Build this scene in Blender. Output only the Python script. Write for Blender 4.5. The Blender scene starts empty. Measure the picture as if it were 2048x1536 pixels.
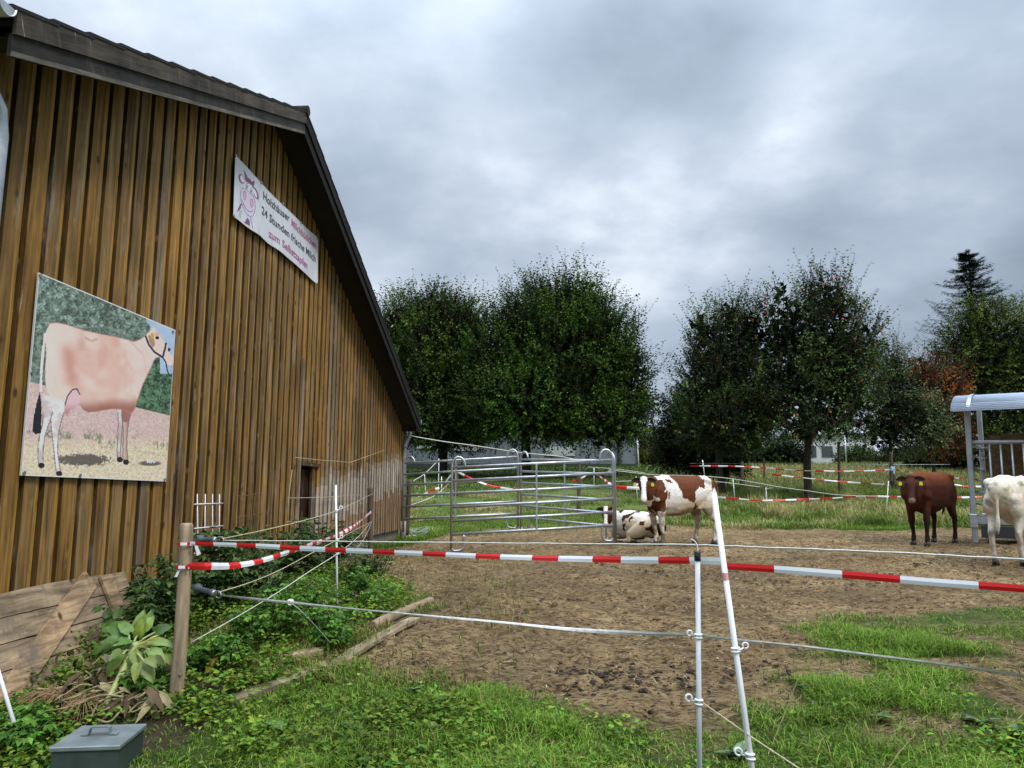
import bpy, math, random
import numpy as np
from mathutils import Vector, Matrix
random.seed(7); rng = np.random.default_rng(7)
sc = bpy.context.scene; col = sc.collection
R = math.radians
ZC = 1.40                                  # camera height above the ground at the photographer's feet
# ------------------------------------------------------------------ camera
cam = bpy.data.cameras.new('camera'); camo = bpy.data.objects.new('camera', cam); col.objects.link(camo)
cam.sensor_width = 36; cam.lens = 1500/2048*36; cam.clip_start = .05; cam.clip_end = 2000
PITCH = R(8.3)
camo.location = (0, 0, ZC); camo.rotation_euler = (R(90)+PITCH, 0, 0); sc.camera = camo
sc.view_settings.view_transform = 'Standard'; sc.view_settings.look = 'None'
sc.view_settings.exposure = 0.6; sc.view_settings.gamma = 1
# ------------------------------------------------------------------ sky and sun
SUN_EL, SUN_AZ = R(48), R(138)             # azimuth clockwise from +Y: behind the camera, to its right
def build_sky():
    w = bpy.data.worlds.new('World'); sc.world = w; w.use_nodes = True
    nt = w.node_tree; N = nt.nodes; L = nt.links; N.clear()
    out = N.new('ShaderNodeOutputWorld')
    sky = N.new('ShaderNodeTexSky'); sky.sky_type = 'NISHITA'; sky.sun_disc = False
    sky.sun_elevation = SUN_EL; sky.sun_rotation = SUN_AZ; sky.air_density = 1.2; sky.dust_density = 3
    bgs = N.new('ShaderNodeBackground'); bgs.inputs[1].default_value = .06
    L.new(sky.outputs[0], bgs.inputs[0])
    tc = N.new('ShaderNodeTexCoord')
    sep = N.new('ShaderNodeSeparateXYZ'); L.new(tc.outputs['Generated'], sep.inputs[0])
    def math_(op, a, b=None, c=None, clamp=False):
        n = N.new('ShaderNodeMath'); n.operation = op; n.use_clamp = clamp
        for i, v in enumerate((a, b, c)):
            if v is None: continue
            if isinstance(v, (int, float)): n.inputs[i].default_value = v
            else: L.new(v, n.inputs[i])
        return n.outputs[0]
    zz = math_('MAXIMUM', sep.outputs[2], 0.0)
    den = math_('ADD', zz, .32)            # cloud layer seen in perspective
    cx = math_('DIVIDE', sep.outputs[0], den); cy = math_('DIVIDE', sep.outputs[1], den)
    cmb = N.new('ShaderNodeCombineXYZ'); L.new(cx, cmb.inputs[0]); L.new(cy, cmb.inputs[1]); L.new(zz, cmb.inputs[2])
    def noise(scale, detail, rough, dist=0, off=(0, 0, 0)):
        m = N.new('ShaderNodeMapping'); m.inputs['Location'].default_value = off; L.new(cmb.outputs[0], m.inputs[0])
        n = N.new('ShaderNodeTexNoise'); n.inputs['Scale'].default_value = scale; n.inputs['Detail'].default_value = detail
        n.inputs['Roughness'].default_value = rough; n.inputs['Distortion'].default_value = dist
        L.new(m.outputs[0], n.inputs['Vector']); return n.outputs[0]
    a = noise(1.25, 9, .50, .0, (3.1, 1.7, 0)); b = noise(3.4, 10, .58, .12, (0.4, 7.7, 0))
    s = math_('ADD', math_('MULTIPLY', a, .80), math_('MULTIPLY', b, .24))
    # cloud banks: (direction, half angle in degrees, brighter or darker), their edges broken up by the noise
    c2 = noise(2.2, 7, .6, .0, (8.3, 2.9, 0))
    nv = N.new('ShaderNodeVectorMath'); nv.operation = 'NORMALIZE'; L.new(tc.outputs['Generated'], nv.inputs[0])
    for d, ang, wgt in (((.04, .93, .36), 9, .10), ((.17, .92, .34), 7, .08), ((.27, .88, .40), 7, .09), ((.37, .83, .44), 7, .06), ((-.33, .80, .50), 14, -.01), ((-.06, .84, .54), 8, .04), ((.50, .86, .22), 10, -.02), ((.14, .84, .50), 9, -.09), ((.30, .95, .14), 12, .03), ((-.05, .97, .16), 12, .03), ((.60, .70, .42), 12, .01), ((.47, .84, .31), 5, .08), ((-.10, .94, .30), 10, -.03)):
        v = Vector(d).normalized(); dt = N.new('ShaderNodeVectorMath'); dt.operation = 'DOT_PRODUCT'; dt.inputs[1].default_value = v; L.new(nv.outputs[0], dt.inputs[0])
        mr = N.new('ShaderNodeMapRange'); mr.interpolation_type = 'SMOOTHSTEP'; mr.inputs[1].default_value = math.cos(R(ang*1.35)); mr.inputs[2].default_value = 1; mr.inputs[3].default_value = 0; mr.inputs[4].default_value = wgt
        L.new(dt.outputs['Value'], mr.inputs[0]); s = math_('ADD', s, math_('MULTIPLY', mr.outputs[0], math_('MULTIPLY', c2, 2.0)))
    ramp = N.new('ShaderNodeValToRGB'); L.new(s, ramp.inputs[0]); cr = ramp.color_ramp
    pts = [(.37, (.26, .32, .40)), (.45, (.335, .405, .50)), (.52, (.41, .485, .59)), (.59, (.53, .605, .71)), (.67, (.74, .81, .90))]
    cr.elements[0].position = pts[0][0]; cr.elements[0].color = (*pts[0][1], 1)
    cr.elements[1].position = pts[-1][0]; cr.elements[1].color = (*pts[-1][1], 1)
    for p, c in pts[1:-1]:
        e = cr.elements.new(p); e.color = (*c, 1)
    bgc = N.new('ShaderNodeBackground'); L.new(ramp.outputs[0], bgc.inputs[0])
    # an overcast sky is brighter towards the zenith
    st = math_('MULTIPLY_ADD', math_('POWER', zz, 5), 6.0, .77)
    L.new(st, bgc.inputs[1])
    mix = N.new('ShaderNodeMixShader'); mix.inputs[0].default_value = .93
    L.new(bgs.outputs[0], mix.inputs[1]); L.new(bgc.outputs[0], mix.inputs[2]); L.new(mix.outputs[0], out.inputs[0])
build_sky()
sl = bpy.data.lights.new('sun', 'SUN'); so = bpy.data.objects.new('sun', sl); col.objects.link(so)
sl.energy = 1.5; sl.angle = R(14); sl.color = (1, .95, .88)
sd = Vector((math.sin(SUN_AZ)*math.cos(SUN_EL), math.cos(SUN_AZ)*math.cos(SUN_EL), math.sin(SUN_EL)))
so.rotation_euler = sd.to_track_quat('Z', 'Y').to_euler()
# ------------------------------------------------------------------ helpers
def sm(a, b, x):
    t = np.clip((x-a)/(b-a), 0, 1); return t*t*(3-2*t)
_perm = np.random.default_rng(3).random((256, 256))
def vnoise(x, y):
    xi = np.floor(x).astype(int); yi = np.floor(y).astype(int); fx = x-xi; fy = y-yi
    fx = fx*fx*(3-2*fx); fy = fy*fy*(3-2*fy)
    g = lambda i, j: _perm[i % 256, j % 256]
    return (g(xi, yi)*(1-fx)+g(xi+1, yi)*fx)*(1-fy)+(g(xi, yi+1)*(1-fx)+g(xi+1, yi+1)*fx)*fy
def fbm(x, y, o=4, k=2.03):
    s = 0; a = .5; t = 0
    for i in range(o):
        s = s+a*vnoise(x+17.3*i, y+9.1*i); t += a; a *= .5; x = x*k; y = y*k
    return s/t
def ground_z(x, y):
    """terrain height: the photographer stands low, the paddock lies a little higher, the meadow climbs behind it"""
    x = np.asarray(x, float); y = np.asarray(y, float)
    z = .37*sm(2.6, 6.8, y)
    z = z+sm(8, 13, y)*.045*np.clip(x+1, 0, 3.4)
    z = z+2.72*sm(0, 1, (y-18.5)/31)*.55+.45*2.72*np.clip((y-18.5)/31, 0, 1)
    return z+.05*(fbm(x*.35+4, y*.35)-.5)
def gz(x, y): return float(ground_z(x, y))
def ray(px, py):                            # px, py in the 2048 x 1536 photograph
    a = (px-1024)/1500; b = (768-py)/1500
    return np.array([a, math.cos(PITCH)-b*math.sin(PITCH), math.sin(PITCH)+b*math.cos(PITCH)])
def D(px, py, Y):                           # point at depth Y
    r = ray(px, py); v = r*Y/r[1]; return Vector((v[0], v[1], v[2]+ZC))
def G(px, py):                              # point on the terrain
    r = ray(px, py); r = r/r[1]; t = np.linspace(2, 80, 4000)
    below = r[2]*t+ZC-ground_z(r[0]*t, t) < 0
    i = int(np.argmax(below)) if below.any() else len(t)-1
    Y = float(t[i]); return Vector((float(r[0]*Y), Y, gz(r[0]*Y, Y)))
WD, WT = 3.63, .0647                         # barn wall plane x = -WD + WT*y
def W(px, py, d=WD):
    r = ray(px, py); k = -d/(r[0]-WT*r[1]); return Vector((r[0]*k, r[1]*k, r[2]*k+ZC))

def mat(name, base=(.5, .5, .5), rough=.7, metal=0, attr=None, spec=.5, noise=None, bump=None, trans=0, coat=0):
    """noise=(scale, amount[, (sx,sy,sz)]) modulates value; bump=(scale, strength, dist[, stretch])"""
    m = bpy.data.materials.new(name); m.use_nodes = True; nt = m.node_tree; N = nt.nodes; L = nt.links
    p = N['Principled BSDF']; p.inputs['Roughness'].default_value = rough; p.inputs['Metallic'].default_value = metal
    p.inputs['Specular IOR Level'].default_value = spec
    if coat: p.inputs['Coat Weight'].default_value = coat
    src = None
    if attr:
        a = N.new('ShaderNodeAttribute'); a.attribute_name = attr; src = a.outputs['Color']
    else:
        r = N.new('ShaderNodeRGB'); r.outputs[0].default_value = (*base, 1); src = r.outputs[0]
    tc = N.new('ShaderNodeTexCoord')
    def nz(scale, detail=6, st=(1, 1, 1), rough_=.6):
        mp = N.new('ShaderNodeMapping'); mp.inputs['Scale'].default_value = st; L.new(tc.outputs['Object'], mp.inputs[0])
        n = N.new('ShaderNodeTexNoise'); n.inputs['Scale'].default_value = scale; n.inputs['Detail'].default_value = detail
        n.inputs['Roughness'].default_value = rough_; L.new(mp.outputs[0], n.inputs[0]); return n.outputs[0]
    if noise:
        n = nz(noise[0], 6, noise[2] if len(noise) > 2 else (1, 1, 1))
        mr = N.new('ShaderNodeMapRange'); mr.inputs[1].default_value = .3; mr.inputs[2].default_value = .7
        mr.inputs[3].default_value = 1-noise[1]; mr.inputs[4].default_value = 1+noise[1]*.6; L.new(n, mr.inputs[0])
        mx = N.new('ShaderNodeMix'); mx.data_type = 'RGBA'; mx.blend_type = 'MULTIPLY'; mx.inputs[0].default_value = 1
        L.new(src, mx.inputs[6]); L.new(mr.outputs[0], mx.inputs[7]); src = mx.outputs[2]
    L.new(src, p.inputs['Base Color'])
    if bump:
        n = nz(bump[0], 5, bump[3] if len(bump) > 3 else (1, 1, 1))
        b = N.new('ShaderNodeBump'); b.inputs['Strength'].default_value = bump[1]; b.inputs['Distance'].default_value = bump[2]
        L.new(n, b.inputs['Height']); L.new(b.outputs[0], p.inputs['Normal'])
    if trans:
        t = N.new('ShaderNodeBsdfTranslucent'); L.new(src, t.inputs[0]); mx = N.new('ShaderNodeMixShader'); mx.inputs[0].default_value = trans
        L.new(p.outputs[0], mx.inputs[1]); L.new(t.outputs[0], mx.inputs[2]); L.new(mx.outputs[0], N['Material Output'].inputs[0])
    return m

def link(o, parent=None):
    col.objects.link(o)
    if parent is not None: o.parent = parent
    return o
def tag(o, label=None, cat=None, group=None, kind=None):
    if label: o['label'] = label
    if cat: o['category'] = cat
    if group: o['group'] = group
    if kind: o['kind'] = kind
    return o
def empty(name, loc, rz=0, label=None, cat=None, group=None):
    o = bpy.data.objects.new(name, None); o.empty_display_size = .1; link(o); o.location = loc; o.rotation_euler = (0, 0, rz)
    bpy.context.view_layer.update()
    return tag(o, label, cat, group)
def copy_tree(o, parent=None):
    c = o.copy(); col.objects.link(c)
    if parent is not None: c.parent = parent
    for ch in list(o.children): copy_tree(ch, c)
    return c

class MB:
    """mesh builder: collects pieces, links them as ONE mesh object; v in world or (with parent) local space"""
    def __init__(s): s.v = []; s.f = []; s.mi = []; s.c = []; s.sm = []
    def add(s, vs, fs, mi=0, c=None, smooth=False):
        b = len(s.v); s.v += [tuple(v) for v in vs]; s.f += [tuple(i+b for i in f) for f in fs]
        s.mi += [mi]*len(fs); s.c += [c]*len(fs); s.sm += [smooth]*len(fs); return s
    def box(s, c, d, M=None, mi=0, col_=None, bev=0):
        x, y, z = d[0]/2, d[1]/2, d[2]/2
        if bev:
            vs = []; b = min(bev, x*.9, y*.9, z*.9)
            for sx in (-1, 1):
                for sy in (-1, 1):
                    for sz in (-1, 1):
                        vs += [(sx*(x-b), sy*(y-b), sz*z), (sx*(x-b), sy*y, sz*(z-b)), (sx*x, sy*(y-b), sz*(z-b))]
            idx = lambda a, b_, c_, k: ((a*2+b_)*2+c_)*3+k
            fs = [(idx(0,0,0,0),idx(0,1,0,0),idx(1,1,0,0),idx(1,0,0,0)), (idx(0,0,1,0),idx(1,0,1,0),idx(1,1,1,0),idx(0,1,1,0)),
                  (idx(0,0,0,1),idx(1,0,0,1),idx(1,0,1,1),idx(0,0,1,1)), (idx(0,1,0,1),idx(0,1,1,1),idx(1,1,1,1),idx(1,1,0,1)),
                  (idx(0,0,0,2),idx(0,0,1,2),idx(0,1,1,2),idx(0,1,0,2)), (idx(1,0,0,2),idx(1,1,0,2),idx(1,1,1,2),idx(1,0,1,2))]
            for a in (0, 1):
                for b_ in (0, 1):
                    fs.append((idx(0,a,b_,0),idx(1,a,b_,0),idx(1,a,b_,1),idx(0,a,b_,1)))
                    fs.append((idx(a,0,b_,0),idx(a,1,b_,0),idx(a,1,b_,2),idx(a,0,b_,2)))
                    fs.append((idx(a,b_,0,1),idx(a,b_,1,1),idx(a,b_,1,2),idx(a,b_,0,2)))
                    for c_ in (0, 1): fs.append((idx(a,b_,c_,0),idx(a,b_,c_,1),idx(a,b_,c_,2)))
        else:
            vs = [(sx*x, sy*y, sz*z) for sx in (-1, 1) for sy in (-1, 1) for sz in (-1, 1)]
            fs = [(0,1,3,2),(4,6,7,5),(0,4,5,1),(2,3,7,6),(0,2,6,4),(1,5,7,3)]
        vs = [Vector(v) for v in vs]
        if M is not None: vs = [M @ v for v in vs]
        vs = [v+Vector(c) for v in vs]; return s.add(vs, fs, mi, col_)
    def beam(s, a, b, w, h, mi=0, col_=None, up=(0, 0, 1), bev=0):
        a = Vector(a); b = Vector(b); d = b-a; x = d.normalized(); y = Vector(up).cross(x)
        if y.length < 1e-4: y = Vector((1, 0, 0)).cross(x)
        y.normalize(); z = x.cross(y); M = Matrix((x, y, z)).transposed()
        return s.box((a+b)/2, (d.length, w, h), M, mi, col_, bev)
    def tube(s, pts, r, n=8, mi=0, c=None, cap=True, smooth=True, closed=False):
        pts = [Vector(p) for p in pts]; m = len(pts); rs = r if isinstance(r, (list, tuple)) else [r]*m
        vs = []; prev = None
        for i, p in enumerate(pts):
            if closed: t = pts[(i+1) % m]-pts[i-1]
            else: t = pts[min(i+1, m-1)]-pts[max(i-1, 0)]
            if t.length < 1e-9: t = Vector((0, 0, 1))
            t.normalize()
            if prev is None: u = t.orthogonal().normalized()
            else: u = (prev-t*prev.dot(t)); u = u.normalized() if u.length > 1e-6 else t.orthogonal().normalized()
            prev = u; w = t.cross(u)
            for k in range(n):
                a = 2*math.pi*k/n; vs.append(p+(u*math.cos(a)+w*math.sin(a))*rs[i])
        fs = []
        for i in range(m if closed else m-1):
            j = (i+1) % m
            for k in range(n): fs.append((i*n+k, i*n+(k+1) % n, j*n+(k+1) % n, j*n+k))
        s.add(vs, fs, mi, c, smooth)
        if cap and not closed:
            b = len(s.v)-len(vs); s.f += [tuple(b+k for k in reversed(range(n))), tuple(b+(m-1)*n+k for k in range(n))]
            s.mi += [mi]*2; s.c += [c]*2; s.sm += [False]*2
        return s
    def build(s, name, mats, parent=None, local=False):
        me = bpy.data.meshes.new(name); v = s.v
        if parent is not None and not local:
            inv = parent.matrix_world.inverted(); v = [tuple(inv @ Vector(p)) for p in v]
        me.from_pydata(v, [], s.f)
        if not isinstance(mats, (list, tuple)): mats = [mats]
        for m in mats: me.materials.append(m)
        me.polygons.foreach_set('material_index', s.mi); me.polygons.foreach_set('use_smooth', s.sm)
        if any(c is not None for c in s.c):
            lt = np.array([len(f) for f in s.f]); cc = np.array([(c if c is not None else (.5, .5, .5)) for c in s.c], float)
            cc = np.repeat(np.c_[cc, np.ones(len(cc))], lt, axis=0)
            ca = me.color_attributes.new('Col', 'FLOAT_COLOR', 'CORNER'); ca.data.foreach_set('color', cc.ravel())
        me.update(); o = bpy.data.objects.new(name, me); return link(o, parent)

def np_mesh(name, V, F, colr=None, mats=None, smooth=False, parent=None):
    """V (n,3), F (m,k) with constant k, colr per face (m,3); V in world space, moved into parent's space"""
    V = np.asarray(V, np.float64)
    if parent is not None:
        M = np.array(parent.matrix_world.inverted()); V = V @ M[:3, :3].T+M[:3, 3]
    me = bpy.data.meshes.new(name); k = F.shape[1]
    me.vertices.add(len(V)); me.vertices.foreach_set('co', V.astype(np.float32).ravel())
    me.loops.add(F.size); me.loops.foreach_set('vertex_index', F.astype(np.int32).ravel())
    me.polygons.add(len(F)); me.polygons.foreach_set('loop_start', np.arange(0, F.size, k, dtype=np.int32))
    me.polygons.foreach_set('use_smooth', np.full(len(F), smooth))
    if mats is not None:
        for m in (mats if isinstance(mats, (list, tuple)) else [mats]): me.materials.append(m)
    me.update(calc_edges=True)
    if colr is not None:
        cc = np.repeat(np.c_[colr, np.ones(len(colr))], k, axis=0)
        ca = me.color_attributes.new('Col', 'FLOAT_COLOR', 'CORNER'); ca.data.foreach_set('color', cc.ravel())
    return link(bpy.data.objects.new(name, me), parent)
def nrmz(a): return a/np.maximum(np.linalg.norm(a, axis=-1, keepdims=True), 1e-9)
def leaves(name, P, A, U, ln, wd, C, m, parent=None, fold=.25, droop=.0):
    """one diamond leaf per row: base P, axis A, up U, length ln, width wd, colour C"""
    n = len(P); A = nrmz(A); S = nrmz(np.cross(A, U)); U = np.cross(S, A)
    ln = np.broadcast_to(ln, (n,))[:, None]; wd = np.broadcast_to(wd, (n,))[:, None]
    mid = P+A*ln*.45; V = np.empty((n, 4, 3))
    V[:, 0] = P; V[:, 1] = mid+S*wd*.5+U*wd*fold; V[:, 2] = P+A*ln-U*ln*droop; V[:, 3] = mid-S*wd*.5+U*wd*fold
    F = np.arange(n*4).reshape(n, 4); return np_mesh(name, V.reshape(-1, 3), F, C, m, False, parent)
def rdir(n, r=rng): return nrmz(r.normal(size=(n, 3)))
# ------------------------------------------------------------------ ground
def pinpoly(x, y, poly):
    inside = np.zeros(np.shape(x), bool); n = len(poly)
    for i in range(n):
        x1, y1 = poly[i]; x2, y2 = poly[(i+1) % n]
        if y1 == y2: continue
        c = ((y1 > y) != (y2 > y)) & (x < (x2-x1)*(y-y1)/(y2-y1)+x1); inside ^= c
    return inside
# outline of the bare, trodden earth of the paddock, read off the photograph and laid on the terrain
_dirt_px = [(640,1120),(770,1098),(905,1066),(1040,1052),(1200,1046),(1420,1052),(1600,1058),(1760,1062),(1900,1052),(2048,1050),(2300,1060),
            (2300,1215),(2048,1215),(1880,1222),(1760,1240),(1640,1262),(1560,1330),(1600,1400),(1500,1425),(1400,1440),(1280,1438),(1100,1415),(960,1392),(860,1372),(740,1352),(700,1320),(740,1270),(830,1215),(790,1170),(700,1150)]
DIRT = [tuple(G(*p))[:2] for p in _dirt_px]
BED = [(-3.5, 3.2), (-1.75, 4.1), (-1.35, 5.2), (-.9, 6.2), (-1.0, 7.6), (-1.7, 9.4), (-2.2, 12.5), (-2.9, 12.5), (-3.4, 6)]
def dirt_mask(x, y):
    jx = x+.5*(fbm(x*1.6, y*1.6+40, 4)-.5)+.25*(fbm(x*6, y*6, 2)-.5); jy = y+(.6+.03*y)*(fbm(x*1.5+70, y*1.5, 4)-.5)+.25*(fbm(x*6+9, y*6, 2)-.5)
    acc = 0.
    for dx, dy in ((-.12, 0), (.12, 0), (0, -.15), (0, .15), (0, 0)): acc = acc+pinpoly(jx+dx, jy+dy, DIRT)
    m = acc/5.
    # half-bare patches in the grass on the right
    patch = sm(.43, .55, fbm(x*1.9+3, y*2.1+8, 4))*sm(.1, .9, x)*sm(3.75, 4.5, y)*(1-.75*sm(5.6, 6.6, y))*(1-sm(9, 11, y))
    return np.clip(np.maximum(m, patch*.95), 0, 1)
def make_ground():
    fx = np.arange(-4.2, 9.0, .06); fy = np.arange(2.6, 17.0, .06)
    cx = np.concatenate([-np.geomspace(300, 4.6, 38), fx, np.geomspace(9.2, 300, 46)])
    cy = np.concatenate([np.array([-300, -120, -50, -20, -8, -3, -1, .5, 1.6]), np.arange(2.2, 2.6, .2), fy, np.arange(17.1, 30, .18), np.geomspace(30.2, 700, 60)])
    X, Y = np.meshgrid(cx, cy); Z = ground_z(X, Y); m = dirt_mask(X, Y)
    near = (1-sm(17, 22, Y))*sm(1.6, 2.6, Y)*sm(-5.5, -4, X)*(1-sm(8.5, 10, X))
    h = (fbm(X*5, Y*5, 3)-.5)*.075+(fbm(X*1.7+5, Y*1.7, 3)-.5)*.07
    hoof = sm(.58, .7, vnoise(X*5.1, Y*5.1))*.040
    Z = Z+near*(h*m-hoof*m+(1-m)*.02*(fbm(X*3, Y*3)-.5))
    V = np.stack([X, Y, Z], -1).reshape(-1, 3); ny, nx = X.shape
    i = np.arange(ny*nx).reshape(ny, nx); F = np.stack([i[:-1, :-1], i[:-1, 1:], i[1:, 1:], i[1:, :-1]], -1).reshape(-1, 4)
    o = np_mesh('ground', V, F, None, GROUND, True); me = o.data
    bed = sm(0, .3, pinpoly(X, Y, BED).astype(float)); 
    dark = sm(.45, .62, fbm(X*.9+11, Y*.9+2, 4)); tread = np.exp(-((X-.4)**2/6+(Y-9.6)**2/3.2))
    c = np.stack([m, bed, np.clip(dark*.6+tread*.7*sm(.3, .6, fbm(X*2, Y*2, 3)), 0, 1), np.ones_like(m)], -1).reshape(-1, 4)
    ca = me.color_attributes.new('mask', 'FLOAT_COLOR', 'POINT'); ca.data.foreach_set('color', c.ravel())
    tag(o, kind='structure'); return o
def ground_mat():
    m = bpy.data.materials.new('ground_soil'); m.use_nodes = True; nt = m.node_tree; N = nt.nodes; L = nt.links
    p = N['Principled BSDF']; p.inputs['Roughness'].default_value = .95; p.inputs['Specular IOR Level'].default_value = .2
    tc = N.new('ShaderNodeTexCoord'); at = N.new('ShaderNodeAttribute'); at.attribute_name = 'mask'
    sp = N.new('ShaderNodeSeparateColor'); L.new(at.outputs['Color'], sp.inputs[0])
    def nz(scale, detail=6, rough=.6, st=(1, 1, 1), rot=0):
        mp = N.new('ShaderNodeMapping'); mp.inputs['Scale'].default_value = st; mp.inputs['Rotation'].default_value = (0, 0, rot); L.new(tc.outputs['Object'], mp.inputs[0])
        n = N.new('ShaderNodeTexNoise'); n.inputs['Scale'].default_value = scale; n.inputs['Detail'].default_value = detail
        n.inputs['Roughness'].default_value = rough; L.new(mp.outputs[0], n.inputs[0]); return n.outputs[0]
    def ramp(f, pts):
        r = N.new('ShaderNodeValToRGB'); L.new(f, r.inputs[0]); c = r.color_ramp
        c.elements[0].position = pts[0][0]; c.elements[0].color = (*pts[0][1], 1); c.elements[1].position = pts[-1][0]; c.elements[1].color = (*pts[-1][1], 1)
        for q in pts[1:-1]: e = c.elements.new(q[0]); e.color = (*q[1], 1)
        return r.outputs[0]
    def mix(f, a, b, bt='MIX'):
        x = N.new('ShaderNodeMix'); x.data_type = 'RGBA'; x.blend_type = bt
        for i, v in ((0, f), (6, a), (7, b)):
            if isinstance(v, (int, float)): x.inputs[i].default_value = v
            elif isinstance(v, tuple): x.inputs[i].default_value = (*v, 1)
            else: L.new(v, x.inputs[i])
        return x.outputs[2]
    dirt = ramp(nz(9, 10, .74, (1, 1.25, 1)), [(.34, (.060, .037, .017)), (.43, (.20, .132, .060)), (.51, (.36, .245, .115)), (.65, (.52, .375, .19))])
    dirt = mix(1.0, dirt, ramp(nz(1.1, 5, .6), [(.36, (.62, .58, .54)), (.62, (1.06, 1.06, 1.06))]), 'MULTIPLY')
    dirt = mix(ramp(nz(34, 5, .65, (.7, 1.2, 1)), [(.415, (1, 1, 1)), (.465, (0, 0, 0))]), dirt, (.050, .031, .017))
    dirt = mix(ramp(nz(95, 3, .6), [(.38, (1, 1, 1)), (.46, (0, 0, 0))]), dirt, mix(.5, dirt, (.05, .03, .015)))
    dk = N.new('ShaderNodeMath'); dk.operation = 'MULTIPLY'; dk.inputs[1].default_value = .48; L.new(sp.outputs[2], dk.inputs[0])
    dirt = mix(dk.outputs[0], dirt, mix(nz(25, 5), (.05, .032, .016), (.14, .092, .05)))
    for i, (rot, st) in enumerate(((.3, (9, 90, 9)), (1.4, (11, 80, 9)), (2.3, (8, 95, 9)))):
        s = ramp(nz(1.0, 3, .5, st, rot), [(.665, (0, 0, 0)), (.70, (1, 1, 1))]); dirt = mix(s, dirt, (.42, .33, .19))
    grass = ramp(nz(7, 8, .7), [(.3, (.025, .045, .008)), (.5, (.065, .105, .018)), (.7, (.13, .16, .035))])
    far = mix(ramp(nz(.5, 5, .6), [(.38, (0, 0, 0)), (.62, (1, 1, 1))]), (.095, .165, .025), (.24, .235, .08))
    sx = N.new('ShaderNodeSeparateXYZ'); L.new(tc.outputs['Object'], sx.inputs[0])
    mr = N.new('ShaderNodeMapRange'); mr.inputs[1].default_value = 15; mr.inputs[2].default_value = 22; L.new(sx.outputs[1], mr.inputs[0])
    grass = mix(mr.outputs[0], grass, mix(.5, far, grass))
    grass = mix(sp.outputs[1], grass, mix(nz(14, 6, .7), (.03, .024, .012), (.13, .095, .05)))
    L.new(mix(sp.outputs[0], grass, dirt), p.inputs['Base Color'])
    b = N.new('ShaderNodeBump'); b.inputs['Strength'].default_value = 1.0; b.inputs['Distance'].default_value = .06; L.new(nz(24, 9, .78), b.inputs['Height'])
    L.new(b.outputs[0], p.inputs['Normal']); return m
GROUND = ground_mat(); make_ground()
# ------------------------------------------------------------------ barn
def wood_mat(name, grain=(1, 1, .05), scale=28, weather=.5, grey=(.30, .27, .23), knots=True, bump=.35, rot=(0, 0, 0)):
    """board timber: colour from the per-board attribute, grain along local z, knots, weathered grey and pale wear"""
    m = bpy.data.materials.new(name); m.use_nodes = True; nt = m.node_tree; N = nt.nodes; L = nt.links
    p = N['Principled BSDF']; p.inputs['Roughness'].default_value = .7; p.inputs['Specular IOR Level'].default_value = .18
    tc = N.new('ShaderNodeTexCoord'); at = N.new('ShaderNodeAttribute'); at.attribute_name = 'Col'
    def vec(st, loc=(0, 0, 0)):
        mp = N.new('ShaderNodeMapping'); mp.inputs['Scale'].default_value = st; mp.inputs['Location'].default_value = loc; r0 = N.new('ShaderNodeVectorRotate'); r0.rotation_type = 'EULER_XYZ'; r0.inputs['Rotation'].default_value = rot; L.new(tc.outputs['Object'], r0.inputs[0]); L.new(r0.outputs[0], mp.inputs[0]); return mp.outputs[0]
    def nz(v, scale, detail=6, rough=.6, dist=0):
        n = N.new('ShaderNodeTexNoise'); n.inputs['Scale'].default_value = scale; n.inputs['Detail'].default_value = detail
        n.inputs['Roughness'].default_value = rough; n.inputs['Distortion'].default_value = dist; L.new(v, n.inputs[0]); return n.outputs[0]
    def rmp(f, a, b, lo=0, hi=1):
        r = N.new('ShaderNodeMapRange'); r.inputs[1].default_value = a; r.inputs[2].default_value = b; r.inputs[3].default_value = lo; r.inputs[4].default_value = hi; L.new(f, r.inputs[0]); return r.outputs[0]
    def mix(f, a, b, bt='MIX'):
        x = N.new('ShaderNodeMix'); x.data_type = 'RGBA'; x.blend_type = bt
        for i, v in ((0, f), (6, a), (7, b)):
            if isinstance(v, (int, float)): x.inputs[i].default_value = v
            elif isinstance(v, tuple): x.inputs[i].default_value = (*v, 1)
            else: L.new(v, x.inputs[i])
        return x.outputs[2]
    g = nz(vec(grain), scale, 7, .65, .6); c = mix(1, at.outputs['Color'], rmp(g, .34, .66, .42, 1.30), 'MULTIPLY')
    blot = nz(vec((1, 1, .35)), 3.0, 5, .6); c = mix(1, c, rmp(blot, .3, .7, .55, 1.25), 'MULTIPLY')
    wz = nz(vec((1, 1, .18), (5, 3, 1)), 6.5, 7, .7)
    c = mix(rmp(wz, .56, .70, 0, weather), c, grey)
    wear = nz(vec((1, 1, .12), (1, 8, 2)), 22, 6, .7); c = mix(rmp(wear, .64, .72, 0, weather), c, (.46, .41, .33))
    if knots:
        vo = N.new('ShaderNodeTexVoronoi'); vo.inputs['Scale'].default_value = 5.2; L.new(vec((1, 1, .62)), vo.inputs[0])
        c = mix(rmp(vo.outputs['Distance'], .06, .15, .9, 0), c, (.05, .022, .008))
        vo2 = N.new('ShaderNodeTexVoronoi'); vo2.inputs['Scale'].default_value = 8.0; L.new(vec((1, 1, .5), (3, 1, 7)), vo2.inputs[0])
        c = mix(rmp(vo2.outputs['Distance'], .08, .17, .45, 0), c, (.36, .22, .07))
    L.new(c, p.inputs['Base Color'])
    b = N.new('ShaderNodeBump'); b.inputs['Strength'].default_value = bump; b.inputs['Distance'].default_value = .006; L.new(g, b.inputs['Height']); L.new(b.outputs[0], p.inputs['Normal'])
    return m
M_clad = wood_mat('stained_boards', weather=.62)
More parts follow.
